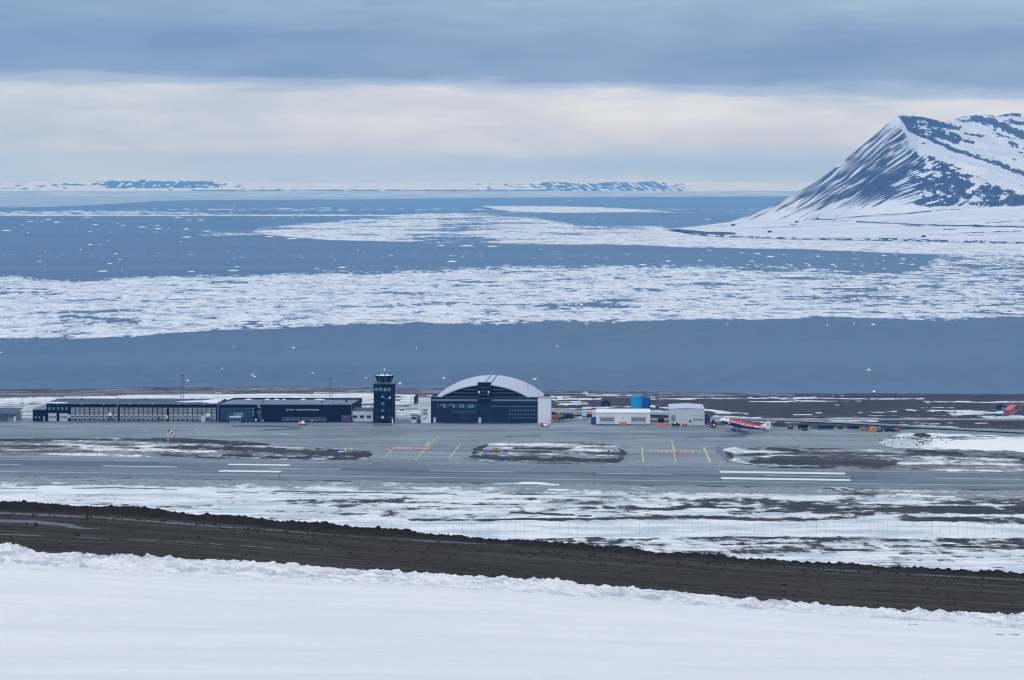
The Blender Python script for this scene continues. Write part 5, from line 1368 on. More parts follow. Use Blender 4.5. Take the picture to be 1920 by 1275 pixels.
mb = MB(); mb.prism([(-.5, hz(752)), (-.5, hz(751)), (1.0, hz(744.2)), (1.3, hz(744.2)), (1.3, hz(752))], hx(808), hx(1008.3), 'x'); mb.build('canopy', C_GREEN, H.o)
# central stair tower
mb = MB(); mb.box(hx(896), hx(920), -1.6, 1.3, hz(753.5), hz(717)); ctw = mb.build('central_bay', C_DARK, H.o)
mb = MB()
for k in range(9): mb.box(hx(896) + k * 3 * H.s - .04, hx(896) + k * 3 * H.s + .04, -1.7, -1.6, hz(753.5), hz(717))
mb.build('glazing_bars', C_DARK2, ctw); mb = MB()
for py in (726, 732.7, 739.5, 746.5): mb.box(hx(896), hx(920), -1.75, -1.6, hz(py) - .06, hz(py) + .06)
mb.build('transoms', C_PANE, ctw)
for px in (898.6, 916.2): mb = MB(); mb.box(hx(px - 1.2), hx(px + 1.4), -2.2, -1.7, hz(736.4), hz(732.6)); mb.build('floodlight', C_LAMP, H.o)
# windows and doors of the front
for k in range(13):
    a = 819 + k * 5.85
    window_(H, 'window', a, a + 5, 757.8, 765.2 if k not in (1, 4) else 761.5, C_TEALB if k % 3 else C_TEAL, C_DARK, y=-.03, fr=.07)
for a, b in ((819.5, 843), (845.5, 868.5), (870.5, 894)): sect_door(H, a, b, 774, 792.6, 1, [], mat=C_DARK2, sections=5)
sect_door(H, 921.5, 953.5, 774, 792.8, 1, [], mat=C_DARK2, sections=5); sect_door(H, 902.5, 918.5, 765.5, 792.8, 1, [], 'tall_door', C_DARK2, 7)
for a in (812.4, 897.2): mb = MB(); H.box(mb, a, a + 4.8, 783, 792.6, -.3, -.08); d_ = mb.build('door', C_OFFW, H.o); mb = MB(); H.box(mb, a + 1.5, a + 3.3, 784.6, 786.6, -.33, -.3); mb.build('pane', C_BLACK, d_)
C_BAR = plain('blue_grey_glazing_bar', (.055, .085, .17), .6, spec=.1)
def gridp(px0, px1, py0, py1, step, rows, nm):
    mb = MB(); H.box(mb, px0, px1, py0, py1, -.08, -.01); g = mb.build(nm, C_DARK, H.o)
    mb = MB(); x = px0
    while x <= px1 + .01: mb.box(hx(x) - .07, hx(x) + .07, -.16, -.08, hz(py1), hz(py0)); x += step
    mb.build('glazing_bars', C_BAR, g); mb = MB()
    for r in rows: mb.box(hx(px0), hx(px1), -.2, -.08, hz(r) - .10, hz(r) + .10)
    mb.build('transoms', C_PANE, g)
gridp(846, 894, 766.2, 772.6, 3.0, [772.4], 'panelled_glazing'); gridp(921, 1006, 753.4, 768.2, 3.0, [761.6], 'panelled_glazing'); gridp(955, 1006, 768.6, 783.6, 3.0, [769, 776.4, 783.4], 'panelled_glazing'); gridp(897, 920, 754.2, 761.4, 3.0, [], 'panelled_glazing')
# pylons
mb = MB(); mb.box(hx(784.4), hx(807.8), -.7, 5, 0, hz(745)); pl = mb.build('left_pylon', C_WHITE, H.o, label='left white pylon with black lettering and brush mark')
mb = MB(); mb.box(hx(784), hx(808), -.8, 5.1, hz(745), hz(744.2)); mb.build('coping', C_GREEN, pl)
mb = MB(); mb.box(hx(1008.6), hx(1033), -.7, 7, 0, hz(746)); pr = mb.build('right_pylon', C_WHITE, H.o)
mb = MB(); mb.box(hx(1008.4), hx(1033.2), -.8, 7.1, hz(746), hz(745.2)); mb.build('coping', C_GREY, pr)
mb = MB(); H.box(mb, 1030, 1031.6, 786, 789, -.78, -.7); mb.build('hatch', C_DARK2, pr)
for i, w_ in enumerate(('SVALBARD', 'LUFTHAVN', 'LONGYEAR')):
    for j, c_ in enumerate(w_):
        me = textmesh(c_, 1.0, 'letter', .02); o = put('letter', me, pl, (hx(786.6 + j * 2.6), -.74, hz(754.2 + i * 3.5)))
        me.materials.append(C_DARK); o.scale = (.50, .60, 1); o.rotation_euler.x = math.pi / 2
def brush(pts, w0):
    """one tapering brush stroke of the emblem"""
    P = cat(pts, 8); m = MB(); n = len(P)
    for i in range(n - 1):
        (x0, y0), (x1, y1) = P[i], P[i + 1]; a = Vector((x1 - x0, y1 - y0)).normalized(); nn = Vector((-a.y, a.x))
        w_0 = w0 * math.sin(math.pi * (i + .3) / n) ** .7; w_1 = w0 * math.sin(math.pi * min((i + 1.3) / n, .99)) ** .7
        q = [(x0 + nn.x * w_0, y0 + nn.y * w_0), (x1 + nn.x * w_1, y1 + nn.y * w_1), (x1 - nn.x * w_1, y1 - nn.y * w_1), (x0 - nn.x * w_0, y0 - nn.y * w_0)]
        m.face([(hx(a_), -.74 - .002 * i, hz(b_)) for a_, b_ in q])
    return m.build('brush_mark', C_DARK, pl)
for pts, w_ in [([(787.5, 769.5), (791, 768), (796, 767.5), (799, 766)], .45), ([(791, 774), (795, 771), (801, 768.5), (800, 770.5)], .9), ([(789, 777.5), (794, 776), (799, 774), (801, 776.5), (800, 780)], 1.0), ([(793, 780.5), (796, 778), (799, 777.5)], .6), ([(792.5, 784.5), (794, 786), (798, 784), (801, 779.5)], .7)]: brush(pts, w_)

# red hut behind the pylon, dark hut, covered skip
def gable_hut(px0, px1, py0, pyb, label, wall, roofm, depth=6, rz=0, name='hut'):
    X, Y, Z = gp((px0 + px1) / 2, pyb); s_ = Y / F; w2 = (px1 - px0) * s_ / 2; hh = (pyb - py0) * s_
    o = root(name, (X, Y, Z - .2), label, 'hut', None, rz)
    MB().prism([(-w2, 0), (w2, 0), (w2, hh * .62), (0, hh), (-w2, hh * .62)], 0, depth).build('wall', wall, o)
    m = MB(); m.prism([(-w2 - .2, hh * .58), (-w2 - .2, hh * .62 + .15), (0, hh + .2), (w2 + .2, hh * .62 + .15), (w2 + .2, hh * .58), (0, hh)], -.2, depth + .2); m.build('roof', roofm, o)
    MB().box(-.4, .4, -.08, 0, 0, min(1.9, hh * .5)).build('door', C_MGREY, o)
    return o
gable_hut(775, 789, 738, 757, 'dark boat shed with a red roof half hidden by the left hangar pylon', C_WOOD, C_HUTRED, 7, math.radians(-30), 'boat_shed')
gable_hut(1128, 1144, 751, 762, 'small dark hut on the tundra behind the white garage', C_DARK2, C_DARK, 4, 0, 'dark_hut')
def simplebox(name, px0, px1, py0, pyb, label, cat_, mats, depth=2.0, lid=True, **k):
    X, Y, Z = gp((px0 + px1) / 2, pyb); s_ = Y / F; w2 = (px1 - px0) * s_ / 2; hh = (pyb - py0) * s_
    o = root(name, (X, Y, Z - .05), label, cat_)
    MB().prism([(-w2 * .9, .1), (w2 * .9, .1), (w2, hh * .8), (-w2, hh * .8)], 0, depth).build('body', mats[0], o)
    MB().prism([(-w2 * 1.05, hh * .8), (w2 * 1.05, hh * .8), (w2 * .8, hh), (-w2 * .8, hh)], -.1, depth + .1).build('lid', mats[1], o)
    MB().box(-w2 * .8, -w2 * .5, .1, depth - .1, 0, .1).box(w2 * .5, w2 * .8, .1, depth - .1, 0, .1).build('skids', C_BLACK, o)
    return o
simplebox('covered_skip', 749, 758, 765, 770, 'small snow topped skip on the slush behind the gate', 'skip', (C_MGREY, C_SNOWP))

# ================================================================== right-hand buildings
Ga = Bld('white_garage', 'low white garage with two grey sectional doors and a snowy roof', 'building', 1168, 796.8, math.radians(-1.5))
mb = MB(); Ga.box(mb, 1118, 1219, 774, 796.8, 0, 12); mb.build('wall', C_WHITE, Ga.o)
mb = MB(); mb.prism([(-.3, Ga.z(774)), (-.3, Ga.z(773.2)), (12.3, Ga.z(770.6)), (12.3, Ga.z(771.6))], Ga.x(1117.4), Ga.x(1219.6), 'x'); mb.build('roof', C_SNOWP, Ga.o)
mb = MB(); Ga.box(mb, 1110, 1118, 772.5, 783, 3, 11); mb.build('lean_to', C_OFFW, Ga.o)
for a, b in ((1124.4, 1152), (1183, 1211.5)):
    sect_door(Ga, a, b, 779.6, 796.5, 7, [784.6, 788.2], mat=C_OFFW, sections=5)
mb = MB(); Ga.box(mb, 1167, 1169, 782.6, 784, -.3, -.02); mb.build('wall_lamp', C_MGREY, Ga.o)
mb = MB(); mb.box(Ga.x(1118), Ga.x(1219), -.1, 0, 0, .35); mb.build('plinth', C_MGREY, Ga.o)
o = Bld('grit_bin', 'faded orange grit bin against the white garage between its doors', 'bin', 1168, 797.6)
mb = MB(); mb.prism([(o.x(1161.6), .25), (o.x(1174.4), .25), (o.x(1175), o.z(791.6)), (o.x(1161), o.z(791.6))], -2.2, -.9); mb.build('body', C_ORANGEL, o.o)
mb = MB(); mb.prism([(-2.4, o.z(791.6)), (-2.3, o.z(790.6)), (-.8, o.z(789.9)), (-.7, o.z(791.6))], o.x(1160.6), o.x(1175.2), 'x'); mb.build('lid', C_ORANGEL, o.o)
for a in (1163, 1172): MB().box(o.x(a), o.x(a + 1), -2.1, -1, 0, .25).build('leg', C_BLACK, o.o)
o = Bld('blue_container', 'deep blue tall container beside the left end of the white garage', 'container', 1112.5, 795.4)
mb = MB(); o.box(mb, 1108.3, 1117.2, 783, 795.4, -1, 4); mb.build('body', C_BLUE, o.o)
mb = MB(); o.box(mb, 1108.6, 1110, 789, 795, -1.5, -1.05); o.box(mb, 1112, 1114.6, 790.5, 795, -1.8, -1.05); mb.build('stacked_junk', C_REDD, o.o)
for k in range(4): MB().box(o.x(1109 + k * 2.2), o.x(1109 + k * 2.2) + .1, -1.06, -1, .1, o.z(783.4)).build('rib', C_BLUE, o.o)
# tanks
def tank(px0, px1, py0, label, mt_, Y=1345, rail=True, name='storage_tank'):
    s_ = Y / F; r = (px1 - px0) * s_ / 2; z0 = float(ground_z(np.array(1190.0), np.array([Y]))[0]); zt_ = CH - (py0 - HY) * s_
    o = root(name, (((px0 + px1) / 2 - CX) * s_, Y, z0), label, 'tank', 'tanks behind the white garage')
    hh = zt_ - z0; me = MB().cyl((0, 0, 0), (0, 0, hh), r, n=32).build('shell', mt_, o)
    MB().cyl((0, 0, hh), (0, 0, hh + .25), r * 1.01, r * .6, 24).build('tank_roof', mt_, o)
    if rail:
        m = MB()
        for k in range(18):
            a = 2 * math.pi * k / 18; b = 2 * math.pi * (k + 1) / 18
            m.cyl((r * math.cos(a), r * math.sin(a), hh), (r * math.cos(a), r * math.sin(a), hh + 1.0), .05, n=4)
            for q in (.55, 1.0): m.cyl((r * math.cos(a), r * math.sin(a), hh + q), (r * math.cos(b), r * math.sin(b), hh + q), .05, n=4)
        m.build('railing', mt_, o)
    m = MB(); m.cyl((r * .9, -r * .5, 0), (r * .9, -r * .5, hh), .06, n=4); m.cyl((r * .97, -r * .35, 0), (r * .97, -r * .35, hh), .06, n=4); m.build('ladder', mt_, o)
    for k in range(1, 6): MB().cyl((0, 0, hh * k / 6), (0, 0, hh * k / 6 + .06), r * 1.008, n=32).build('plate_seam', mt_, o)
    return o
tank(1182.6, 1204.4, 742.4, 'tall bright cyan cylindrical tank behind the white garage', C_CYAN, 1345)
tank(1202.5, 1219, 745.6, 'deep blue cylindrical tank just right of the cyan tank', C_BLUE, 1362)
X, Y, Z = gp(1232, 767.5); o = root('round_tank', (X, Y, Z), 'small round blue tank lying on the ground right of the big tanks', 'tank')
MB().ball((0, 0, 1.1), .95, n=12).build('shell', C_BLUE, o, smooth=True); MB().cyl((-.2, 0, 1.1), (.9, 0, 1.5), .5, n=10).build('manhole', C_CYAN, o); MB().box(-.8, .8, -.5, .5, 0, .35).build('cradle', C_MGREY, o)
# big shed
S = Bld('pale_shed', 'tall pale grey shed with one door and a low gable roof', 'building', 1288, 797.2, math.radians(-1.5))
sx, sz = S.x, S.z
mb = MB(); mb.prism([(sx(1256), 0), (sx(1321), 0), (sx(1321), sz(767)), (sx(1288), sz(765.2)), (sx(1256), sz(767))], 0, 25); mb.build('wall', C_OFFW, S.o)
mb = MB(); mb.prism([(sx(1255.6), sz(767)), (sx(1288), sz(765.2)), (sx(1321.4), sz(767)), (sx(1321.4), sz(766.4)), (sx(1288), sz(764.4)), (sx(1255.6), sz(766.4))], -.2, 25.2); mb.build('roof', C_ARCH, S.o)
sect_door(S, 1298.8, 1318.4, 775.6, 796.8, 5, [787], mat=C_OFFW, sections=6)
mb = MB(); S.box(mb, 1292.4, 1295.8, 787.6, 791.6, -.1, -.02); mb.build('wall_opening', C_BLACK, S.o)
mb = MB(); S.box(mb, 1259, 1265, 778, 788.6, -.5, -.02); mb.build('air_unit', C_GREY, S.o)
mb = MB()
for a in range(1260, 1320, 4): mb.box(sx(a), sx(a) + .05, -.03, 0, .2, sz(767.5))
mb.build('siding_ribs', C_OFFW, S.o)

# ================================================================== vehicles
def wheel(o, x, y, r, w_=.3, rim=C_GREY, name='wheel'):
    q = MB().cyl((x, y - w_ / 2, r), (x, y + w_ / 2, r), r, n=14).build(name, C_BLACK, o)
    MB().cyl((x, y - w_ / 2 - .02, r), (x, y + w_ / 2 + .02, r), r * .55, n=10).build('rim', rim, q)
def car(px, py, label, body=C_DARK2, L=4.4, rz=0, hgt=1.5, group=None, z=Z0, name='parked_car', cat_='car'):
    o = root(name, at(px, py, z), label, cat_, group, rz); h2 = L / 2
    MB().prism([(-h2, .35), (h2, .35), (h2, .85), (h2 * .55, .95), (-h2 * .9, 1.0), (-h2, .8)], -.85, .85).build('body', body, o, bevel=.04)
    c_ = MB().prism([(-h2 * .8, .96), (h2 * .45, .93), (h2 * .2, hgt), (-h2 * .65, hgt)], -.78, .78).build('cabin', C_GLASS, o)
    MB().box(-h2 * .66, h2 * .2, -.76, .76, hgt, hgt + .06).build('roof', body, c_)
    for a in (-h2 * .62, h2 * .62):
        for b in (-.8, .8): wheel(o, a, b, .34, .22)
    MB().box(h2, h2 + .04, -.7, -.4, .6, .75).build('headlight', C_LAMP, o); MB().box(h2, h2 + .04, .4, .7, .6, .75).build('headlight', C_LAMP, o)
    return o
def boxtrailer(px0, px1, py0, pyb, label, body, name='trailer', cat_='trailer', wheels=True, z=Z0, top=None, round_=False):
    D = (CH - z) * F / (pyb - HY); s_ = D / F; w2 = (px1 - px0) * s_ / 2; hh = (pyb - py0) * s_
    o = root(name, (((px0 + px1) / 2 - CX) * s_, D, z), label, cat_)
    zb = min(.55, hh * .35)
    if round_: MB().cyl((-w2, 1, zb + (hh - zb) / 2), (w2, 1, zb + (hh - zb) / 2), (hh - zb) / 2, n=16).build('drum', body, o)
    else: MB().box(-w2, w2, 0, 2.3, zb, hh).build('body', body, o, bevel=.05)
    MB().box(-w2 - .6, w2, .5, 1.8, zb - .2, zb).build('chassis', C_BLACK, o)
    if wheels:
        for a in (-w2 * .6, w2 * .6): wheel(o, a, .1, .42); wheel(o, a, 2.2, .42)
    else: MB().box(-w2 * .9, -w2 * .6, .2, 2.1, 0, zb - .2).box(w2 * .6, w2 * .9, .2, 2.1, 0, zb - .2).build('skid', C_BLACK, o)
    if top: MB().box(-w2 * .5, w2 * .2, .5, 1.8, hh, hh + .25).build('top_cover', top, o)
    return o
def ploughtruck(px, py, label, L=8.0, body=C_YELLOW, blade=C_ORANGE, rz=0, name='snow_sweeper', z=Z0, Y=None):
    o = root(name, at(px, py, z), label, 'truck', None, rz)
    MB().box(-L / 2, L / 2 - .5, -.9, .9, .7, 1.05).build('chassis', C_BLACK, o)
    MB().prism([(-L / 2 + .4, 1.1), (-L / 2 + 2.8, 1.1), (-L / 2 + 2.8, 3.0), (-L / 2 + 1.0, 3.0), (-L / 2 + .4, 2.2)], -1.2, 1.2).build('cab', body, o, bevel=.06)
    MB().box(-L / 2 + .45, -L / 2 + 1.0, -1.0, 1.0, 2.1, 2.8).box(-L / 2 + 1.2, -L / 2 + 2.4, -1.23, 1.23, 2.1, 2.8).build('cab_windows', C_BLACK, o)
    MB().box(-L / 2 + 3.1, L / 2 - .3, -1.15, 1.15, 1.1, 2.5).build('hopper', C_MGREY, o, bevel=.06)
    MB().prism([(-L / 2 - 1.2, .2), (-L / 2 - .7, .2), (-L / 2 - .5, 1.2), (-L / 2 - .8, 1.2)], -1.7, 1.7).build('plough_blade', blade, o)
    for a in (-L / 2 + 1.6, L / 2 - 2.6, L / 2 - 1.2):
        for b in (-1.0, 1.0): wheel(o, a, b, .52, .35)
    return o
ploughtruck(1050, 786.5, 'yellow snow sweeper truck with orange plough beside the hangar', 6.5, rz=math.radians(55))
o = ploughtruck(1239, 797.2, 'black snowplough with a wide orange blade facing the apron between garage and shed', 6, C_DARK2, C_ORANGE, math.radians(90), 'snowplough')
for k_ in kids(o):
    if k_.name.startswith('plough_blade'): k_.scale = (1.2, 1.32, 1.1)
MB().cyl((-.5, -.6, 2.9), (-.5, -.6, 3.6), .16, n=6).cyl((-.5, .6, 2.9), (-.5, .6, 3.6), .16, n=6).build('exhaust_stack', C_BLACK, o)
o = root('white_lifter', at(1038, 786, Z0), 'pale wheeled ground unit right behind the right hangar pylon', 'machine')
MB().box(-1.0, 1.0, -.8, .8, .5, 2.0).build('body', C_OFFW, o, bevel=.15); MB().box(-1.1, 1.0, -.6, .6, 2.1, 2.9).build('frame', C_DARK, o)
for a in (-.8, .8): wheel(o, a, -.75, .4); wheel(o, a, .75, .4)
car(1066, 785, 'dark blue van parked behind the yellow snow sweeper', C_DARK2, 4.8, 0, 2.1)
car(1062, 784.2, 'grey-blue small tractor unit beside the yellow snow sweeper', C_MGREY, 3.4, math.radians(80), 2.2, name='small_tractor', cat_='tractor')
o = root('flatbed_trailer', at(1087, 783.4, Z0), 'long dark flatbed trailer with a pale load behind the apron', 'trailer')
MB().box(-5, 5, -1.2, 1.2, .9, 1.2).build('bed', C_DARK, o); MB().box(-3, 2.8, -.9, .9, 1.2, 1.9).build('load', C_BEIGE, o)
for a in (-4, -3, 3, 4): wheel(o, a, -1.0, .45); wheel(o, a, 1.0, .45)
o = root('orange_tanker', at(1107, 783.8, Z0), 'orange tank truck with a pale cab left of the white garage', 'truck')
MB().cyl((-1.2, 0, 2.1), (2.9, 0, 2.1), 1.0, n=14).build('tank', C_ORANGEL, o); MB().box(-3.6, -1.5, -1.1, 1.1, .8, 3.2).build('cab', C_OFFW, o, bevel=.08); MB().box(-3.66, -3.0, -.9, .9, 1.9, 2.9).build('windscreen', C_BLACK, o); MB().box(-3.4, 3, -.8, .8, .6, .9).build('chassis', C_BLACK, o)
for a in (-2.8, 1.3, 2.4): wheel(o, a, -.95, .5); wheel(o, a, .95, .5)
# stuff at the foot of the shed
o = root('baggage_tug', at(1267, 799.6, Z0), 'low dark red and black tug in front of the pale shed', 'tug')
MB().box(-1.7, 1.7, -.7, .7, .35, .95).build('body', C_DARK, o, bevel=.05); MB().box(-1.8, -.9, -.6, .6, .95, 1.3).build('bonnet', C_REDD, o); MB().box(.2, 1.0, -.5, .5, .95, 1.5).build('seat', C_BLACK, o); MB().box(-.4, .0, -.5, .5, .95, 1.3).build('dashboard', C_OFFW, o)
for a in (-1.2, 1.2): wheel(o, a, -.65, .34); wheel(o, a, .65, .34)
o = root('orange_cart', at(1283.6, 799, Z0), 'small orange cart in front of the pale shed', 'cart')
MB().box(-1.1, 1.1, -.6, .6, .4, 1.05).build('body', C_ORANGE, o, bevel=.04); MB().box(1.1, 1.9, -.05, .05, .4, .5).build('drawbar', C_BLACK, o)
for a in (-.7, .7): wheel(o, a, -.55, .28); wheel(o, a, .55, .28)
o = root('red_cart', at(1015.6, 799.6, Z0), 'small red cart in front of the right hangar pylon', 'cart'); MB().box(-.4, .4, -.4, .4, .3, 1.5).build('body', C_RED, o); wheel(o, -.3, -.4, .22, .12); wheel(o, .3, -.4, .22, .12)
o = root('white_ground_unit', at(1023, 801, Z0), 'white ground power unit in front of the right hangar pylon', 'machine'); MB().box(-.9, .9, -.6, .6, .4, 1.25).build('body', C_LAMP, o, bevel=.1); MB().box(-1.3, -.9, -.5, .5, .3, .9).build('drawbar_end', C_BLACK, o); MB().box(.9, 1.2, -.5, .5, .3, .9).build('rear_box', C_BLACK, o)
for a in (-.7, .7): wheel(o, a, -.6, .3); wheel(o, a, .6, .3)
o = root('helicopter_tug', at(566, 797.8, Z0), 'white rounded ground unit with a red end on the apron before the terminal', 'machine')
MB().ball((.4, 0, 1.0), .9, n=12).build('hood', C_LAMP, o, smooth=True); MB().box(-1.3, -.6, -.6, .6, .5, 1.5).build('cab', C_LAMP, o, bevel=.1); MB().box(-.9, -.3, -.65, .65, .5, 1.4).build('red_panel', C_RED, o); MB().box(-1.2, 1.6, -.6, .6, .3, .55).build('chassis', C_BLACK, o); MB().cyl((1.5, 0, .4), (2.6, 0, .3), .08, n=5).cyl((2.0, 0, .35), (2.3, 0, 1.3), .08, n=5).build('tow_bar', C_MGREY, o)
for a in (-.9, 1.0): wheel(o, a, -.6, .3); wheel(o, a, .6, .3)
for i, a in enumerate((590, 604)):
    o = root('baggage_cart', at(a + 4, 791.6, Z0), ['dark baggage cart with a pale rail, left one below the strip window', 'dark baggage cart with a pale rail, right one below the strip window'][i], 'cart', 'baggage carts by the terminal wall')
    MB().box(-1.2, 1.2, -1.8, -.8, .3, .5).build('deck', C_DARK, o); m = MB()
    for zz in (.6, 1.4): m.cyl((-1.1, -1.8, zz), (1.1, -1.8, zz), .06, n=4)
    for xx in (-1.1, 1.1): m.cyl((xx, -1.8, .4), (xx, -1.8, 1.4), .05, n=4)
    m.build('rail', C_PANE, o)
    for xx in (-.8, .8): wheel(o, xx, -1.8, .2, .12)
for a, b, lab, mt_, r in ((480.6, 786.2, 'round cream sign on a post by the spiral stair', C_LAMP, .42), (494, 787.6, 'small pale sign on a post right of the spiral stair', C_DOORW, .32), (585.5, 787.8, 'small yellowish sign on a post left of the baggage carts', C_LAMP, .3)):
    o = root('post_sign', at(a, 792, Z0), lab, 'sign'); zz = (792 - b) * .2197
    MB().cyl((0, -2, 0), (0, -2, zz), .06, n=5).build('post', C_MGREY, o); MB().cyl((0, -2.06, zz), (0, -2.0, zz), r, n=12).build('sign_face', mt_, o)
# red tractor + blue container right of shed
o = root('red_tractor', at(1334.5, 800, Z0), 'red tractor with pale wheel rims between the shed and the plane', 'tractor', None, 0)
MB().box(-1.9, -.2, -.5, .5, .9, 1.7).build('bonnet', C_REDD, o, bevel=.08); MB().box(-.2, 1.5, -.7, .7, .9, 1.7).build('body', C_REDD, o); MB().prism([(-.1, 1.7), (1.3, 1.7), (1.1, 2.6), (.1, 2.6)], -.6, .6).build('cab', C_BLACK, o); MB().box(0, 1.2, -.65, .65, 2.6, 2.7).build('cab_roof', C_REDD, o)
for a, r in ((-1.5, .55), (.9, .8)): wheel(o, a, -.85, r, .35, C_LAMP); wheel(o, a, .85, r, .35, C_LAMP)
o = Bld('blue_workshop_container', 'dull blue container stack just right of the pale shed', 'container', 1328, 796)
mb = MB(); o.box(mb, 1323.4, 1332, 781.4, 796, 3, 8); mb.build('body', plain('dull_blue_paint', (.025, .075, .16), .5), o.o)
mb = MB(); o.box(mb, 1331, 1335.4, 780, 783.4, 4, 7); mb.build('red_crate', C_REDD, o.o); mb = MB(); o.box(mb, 1324, 1328, 780.2, 781.3, 4, 7); mb.build('roof_box', C_BLACK, o.o)
o = root('de_icing_rig', at(1349, 799.6, Z0), 'pale frame and olive pallets behind the nose of the plane', 'machine')
MB().box(-3, 3, 6, 8, .2, .9).build('pallet', plain('olive_pallet', (.10, .10, .06), .8), o); m = MB()
for xx in (-1.5, 0, 1.5): m.cyl((xx, 6, .9), (xx, 6, 2.2), .07, n=4)
m.cyl((-1.5, 6, 2.2), (1.5, 6, 2.2), .07, n=4); m.build('frame', C_OFFW, o)
# row along the far apron edge
X, Y, Z = gp(1467, 798)
def heap(px0, px1, py0, pyb, name, label, mat, seed, cat_='heap', flatz=Z0, ny=18, depth=None, zup=.0, rough=.25, lumps=True, Ht=None):
    D = (CH - flatz) * F / (pyb - HY); s_ = D / F; w2 = (px1 - px0) * s_ / 2; hh = (pyb - py0) * s_; dp = depth or w2
    u = np.linspace(-1.15, 1.15, 150); v = np.linspace(-.08, 1.08, 60); U_, V_ = np.meshgrid(u, v)
    hh = Ht or hh; rr_ = np.hypot(U_, (V_ * 2 - 1)) + .22 * fbm(U_ * w2 / 6, V_ * dp / 6, 3, seed + 9); prof_ = np.clip(1 - rr_ ** 2, -.3, 1)
    prof_ = np.where(prof_ > 0, np.abs(prof_) ** .7, prof_)
    z = prof_ * hh * (1 + rough * fbm(U_ * w2 / 1.6, V_ * dp / 1.2, 5, seed, .62)) + (.15 * np.abs(fbm(U_ * w2 / .8, V_ * dp / .8, 4, seed + 3)) if lumps else 0) - .1
    o = gridmesh(name, U_ * w2, V_ * dp, z, mat); o.location = (((px0 + px1) / 2 - CX) * s_, D, flatz + zup); tag(o, label, cat_); return o
heap(1451, 1479, 788.5, 800.5, 'gravel_heap', 'dark gravel heap behind the tail of the plane', C_EARTH, 91, rough=.5, depth=8, Ht=1.9)
heap(1424, 1436, 784, 794, 'snow_heap', 'grey ploughed snow heap behind the plane tail', MATS['dirty_snow_grey'], 97, 'snow heap', rough=.6, depth=5, Ht=.7)
car(1482, 804, 'dark car with white parts right of the gravel heap', C_DARK2, 3.4, math.radians(75), 1.6)
boxtrailer(1497.5, 1515, 796.4, 804.8, 'dark blue box trailer, leftmost dark block along the apron edge', C_DARK, 'box_trailer')
boxtrailer(1534, 1563.5, 798, 805.6, 'long dark tracked trailer in the row along the apron edge', C_DARK2, 'long_trailer', top=C_MGREY)
boxtrailer(1523, 1534, 799.5, 803.6, 'low dark dolly left of the long dark trailer', C_MGREY, 'dolly', 'dolly')
boxtrailer(1592, 1611.4, 799, 805.4, 'dark drum shaped trailer left of the orange machine', C_DARK, 'drum_trailer', round_=True)
def loader(px, py, label, L=3.4):
    o = root('orange_loader', at(px, py, Z0), label, 'loader', 'orange loaders along the apron edge')
    MB().box(-L * .35, L * .45, -.6, .6, .6, 1.2).build('body', C_ORANGE, o, bevel=.06); MB().prism([(-L * .1, 1.2), (L * .3, 1.2), (L * .22, 1.9), (0, 1.9)], -.5, .5).build('cab', C_REDD, o)
    MB().prism([(-L * .55, .1), (-L * .4, .1), (-L * .4, .8), (-L * .52, .8)], -.8, .8).build('bucket', C_ORANGEL, o)
    MB().cyl((-L * .45, .4, .6), (-L * .1, .4, 1.1), .08, n=5).cyl((-L * .45, -.4, .6), (-L * .1, -.4, 1.1), .08, n=5).build('lift_arm', C_ORANGE, o)
    for a in (-L * .2, L * .3): wheel(o, a, -.6, .4, .3); wheel(o, a, .6, .4, .3)
loader(1620, 807.4, 'larger orange loader left of the yellow container'); loader(1682, 808.6, 'small orange loader at the right end of the row of machines', 2.0)
o = Bld('yellow_container', 'bright yellow container in the row along the apron edge', 'container', 1637.5, 809)
mb = MB(); o.box(mb, 1632, 1643, 800.8, 808.8, 0, 3); mb.build('body', C_YELLOW, o.o); mb = MB(); o.box(mb, 1636.6, 1638.4, 803, 806.4, -.06, -.01); mb.build('mark', C_MGREY, o.o)
for k in range(5): MB().box(o.x(1633 + k * 2.2), o.x(1633 + k * 2.2) + .06, -.05, 0, .1, o.z(801)).build('rib', C_YELLOW, o.o)
car(1650, 808.8, 'blue-grey van right of the yellow container', C_MGREY, 4.0, math.radians(70), 1.9)
car(1668.5, 809.4, 'dark car between the van and the small orange loader', C_DARK, 4.2, math.radians(15), 1.45)
for i, (a, b) in enumerate(((1576, 804.5), (1510, 807.6))):
    o = boxtrailer(a - 3, a + 4, b - 3, b, ['small dark crate on the snow between the dark trailers', 'low dark sledge on the tarmac before the box trailer'][i], C_DARK2, 'crate', 'crate', wheels=False)

# ================================================================== aeroplane (tail-dragger with turboprops)
PT = math.radians(12.8)
wx_, wz_ = 2.6, -3.2
def PF(x, y, z):
    a, b = x - wx_, z - wz_
    return (a * math.cos(PT) - b * math.sin(PT), y, a * math.sin(PT) + b * math.cos(PT))
pl_o = root('propeller_plane', at(1377.5, 808.6, Z0), 'red white and navy tail-dragger propeller plane on the apron', 'aeroplane', None, math.radians(191))
st = [(9.7, .12, -.05), (9.45, .45, 0), (8.9, .78, .02), (8.1, 1.02, .05), (7.2, 1.2, .12), (6.2, 1.32, .15), (4, 1.35, .1), (1, 1.35, .08), (-2, 1.28, .1), (-4.5, 1.08, .2), (-6.5, .82, .32), (-8.5, .52, .45), (-10, .3, .55), (-11, .1, .6)]
NS = 28; V = []
for x, r, zc_ in st:
    for k in range(NS):
        a = 2 * math.pi * k / NS; V.append((x, r * math.sin(a) * .96, zc_ + r * math.cos(a)))
m = MB(); m.v = V
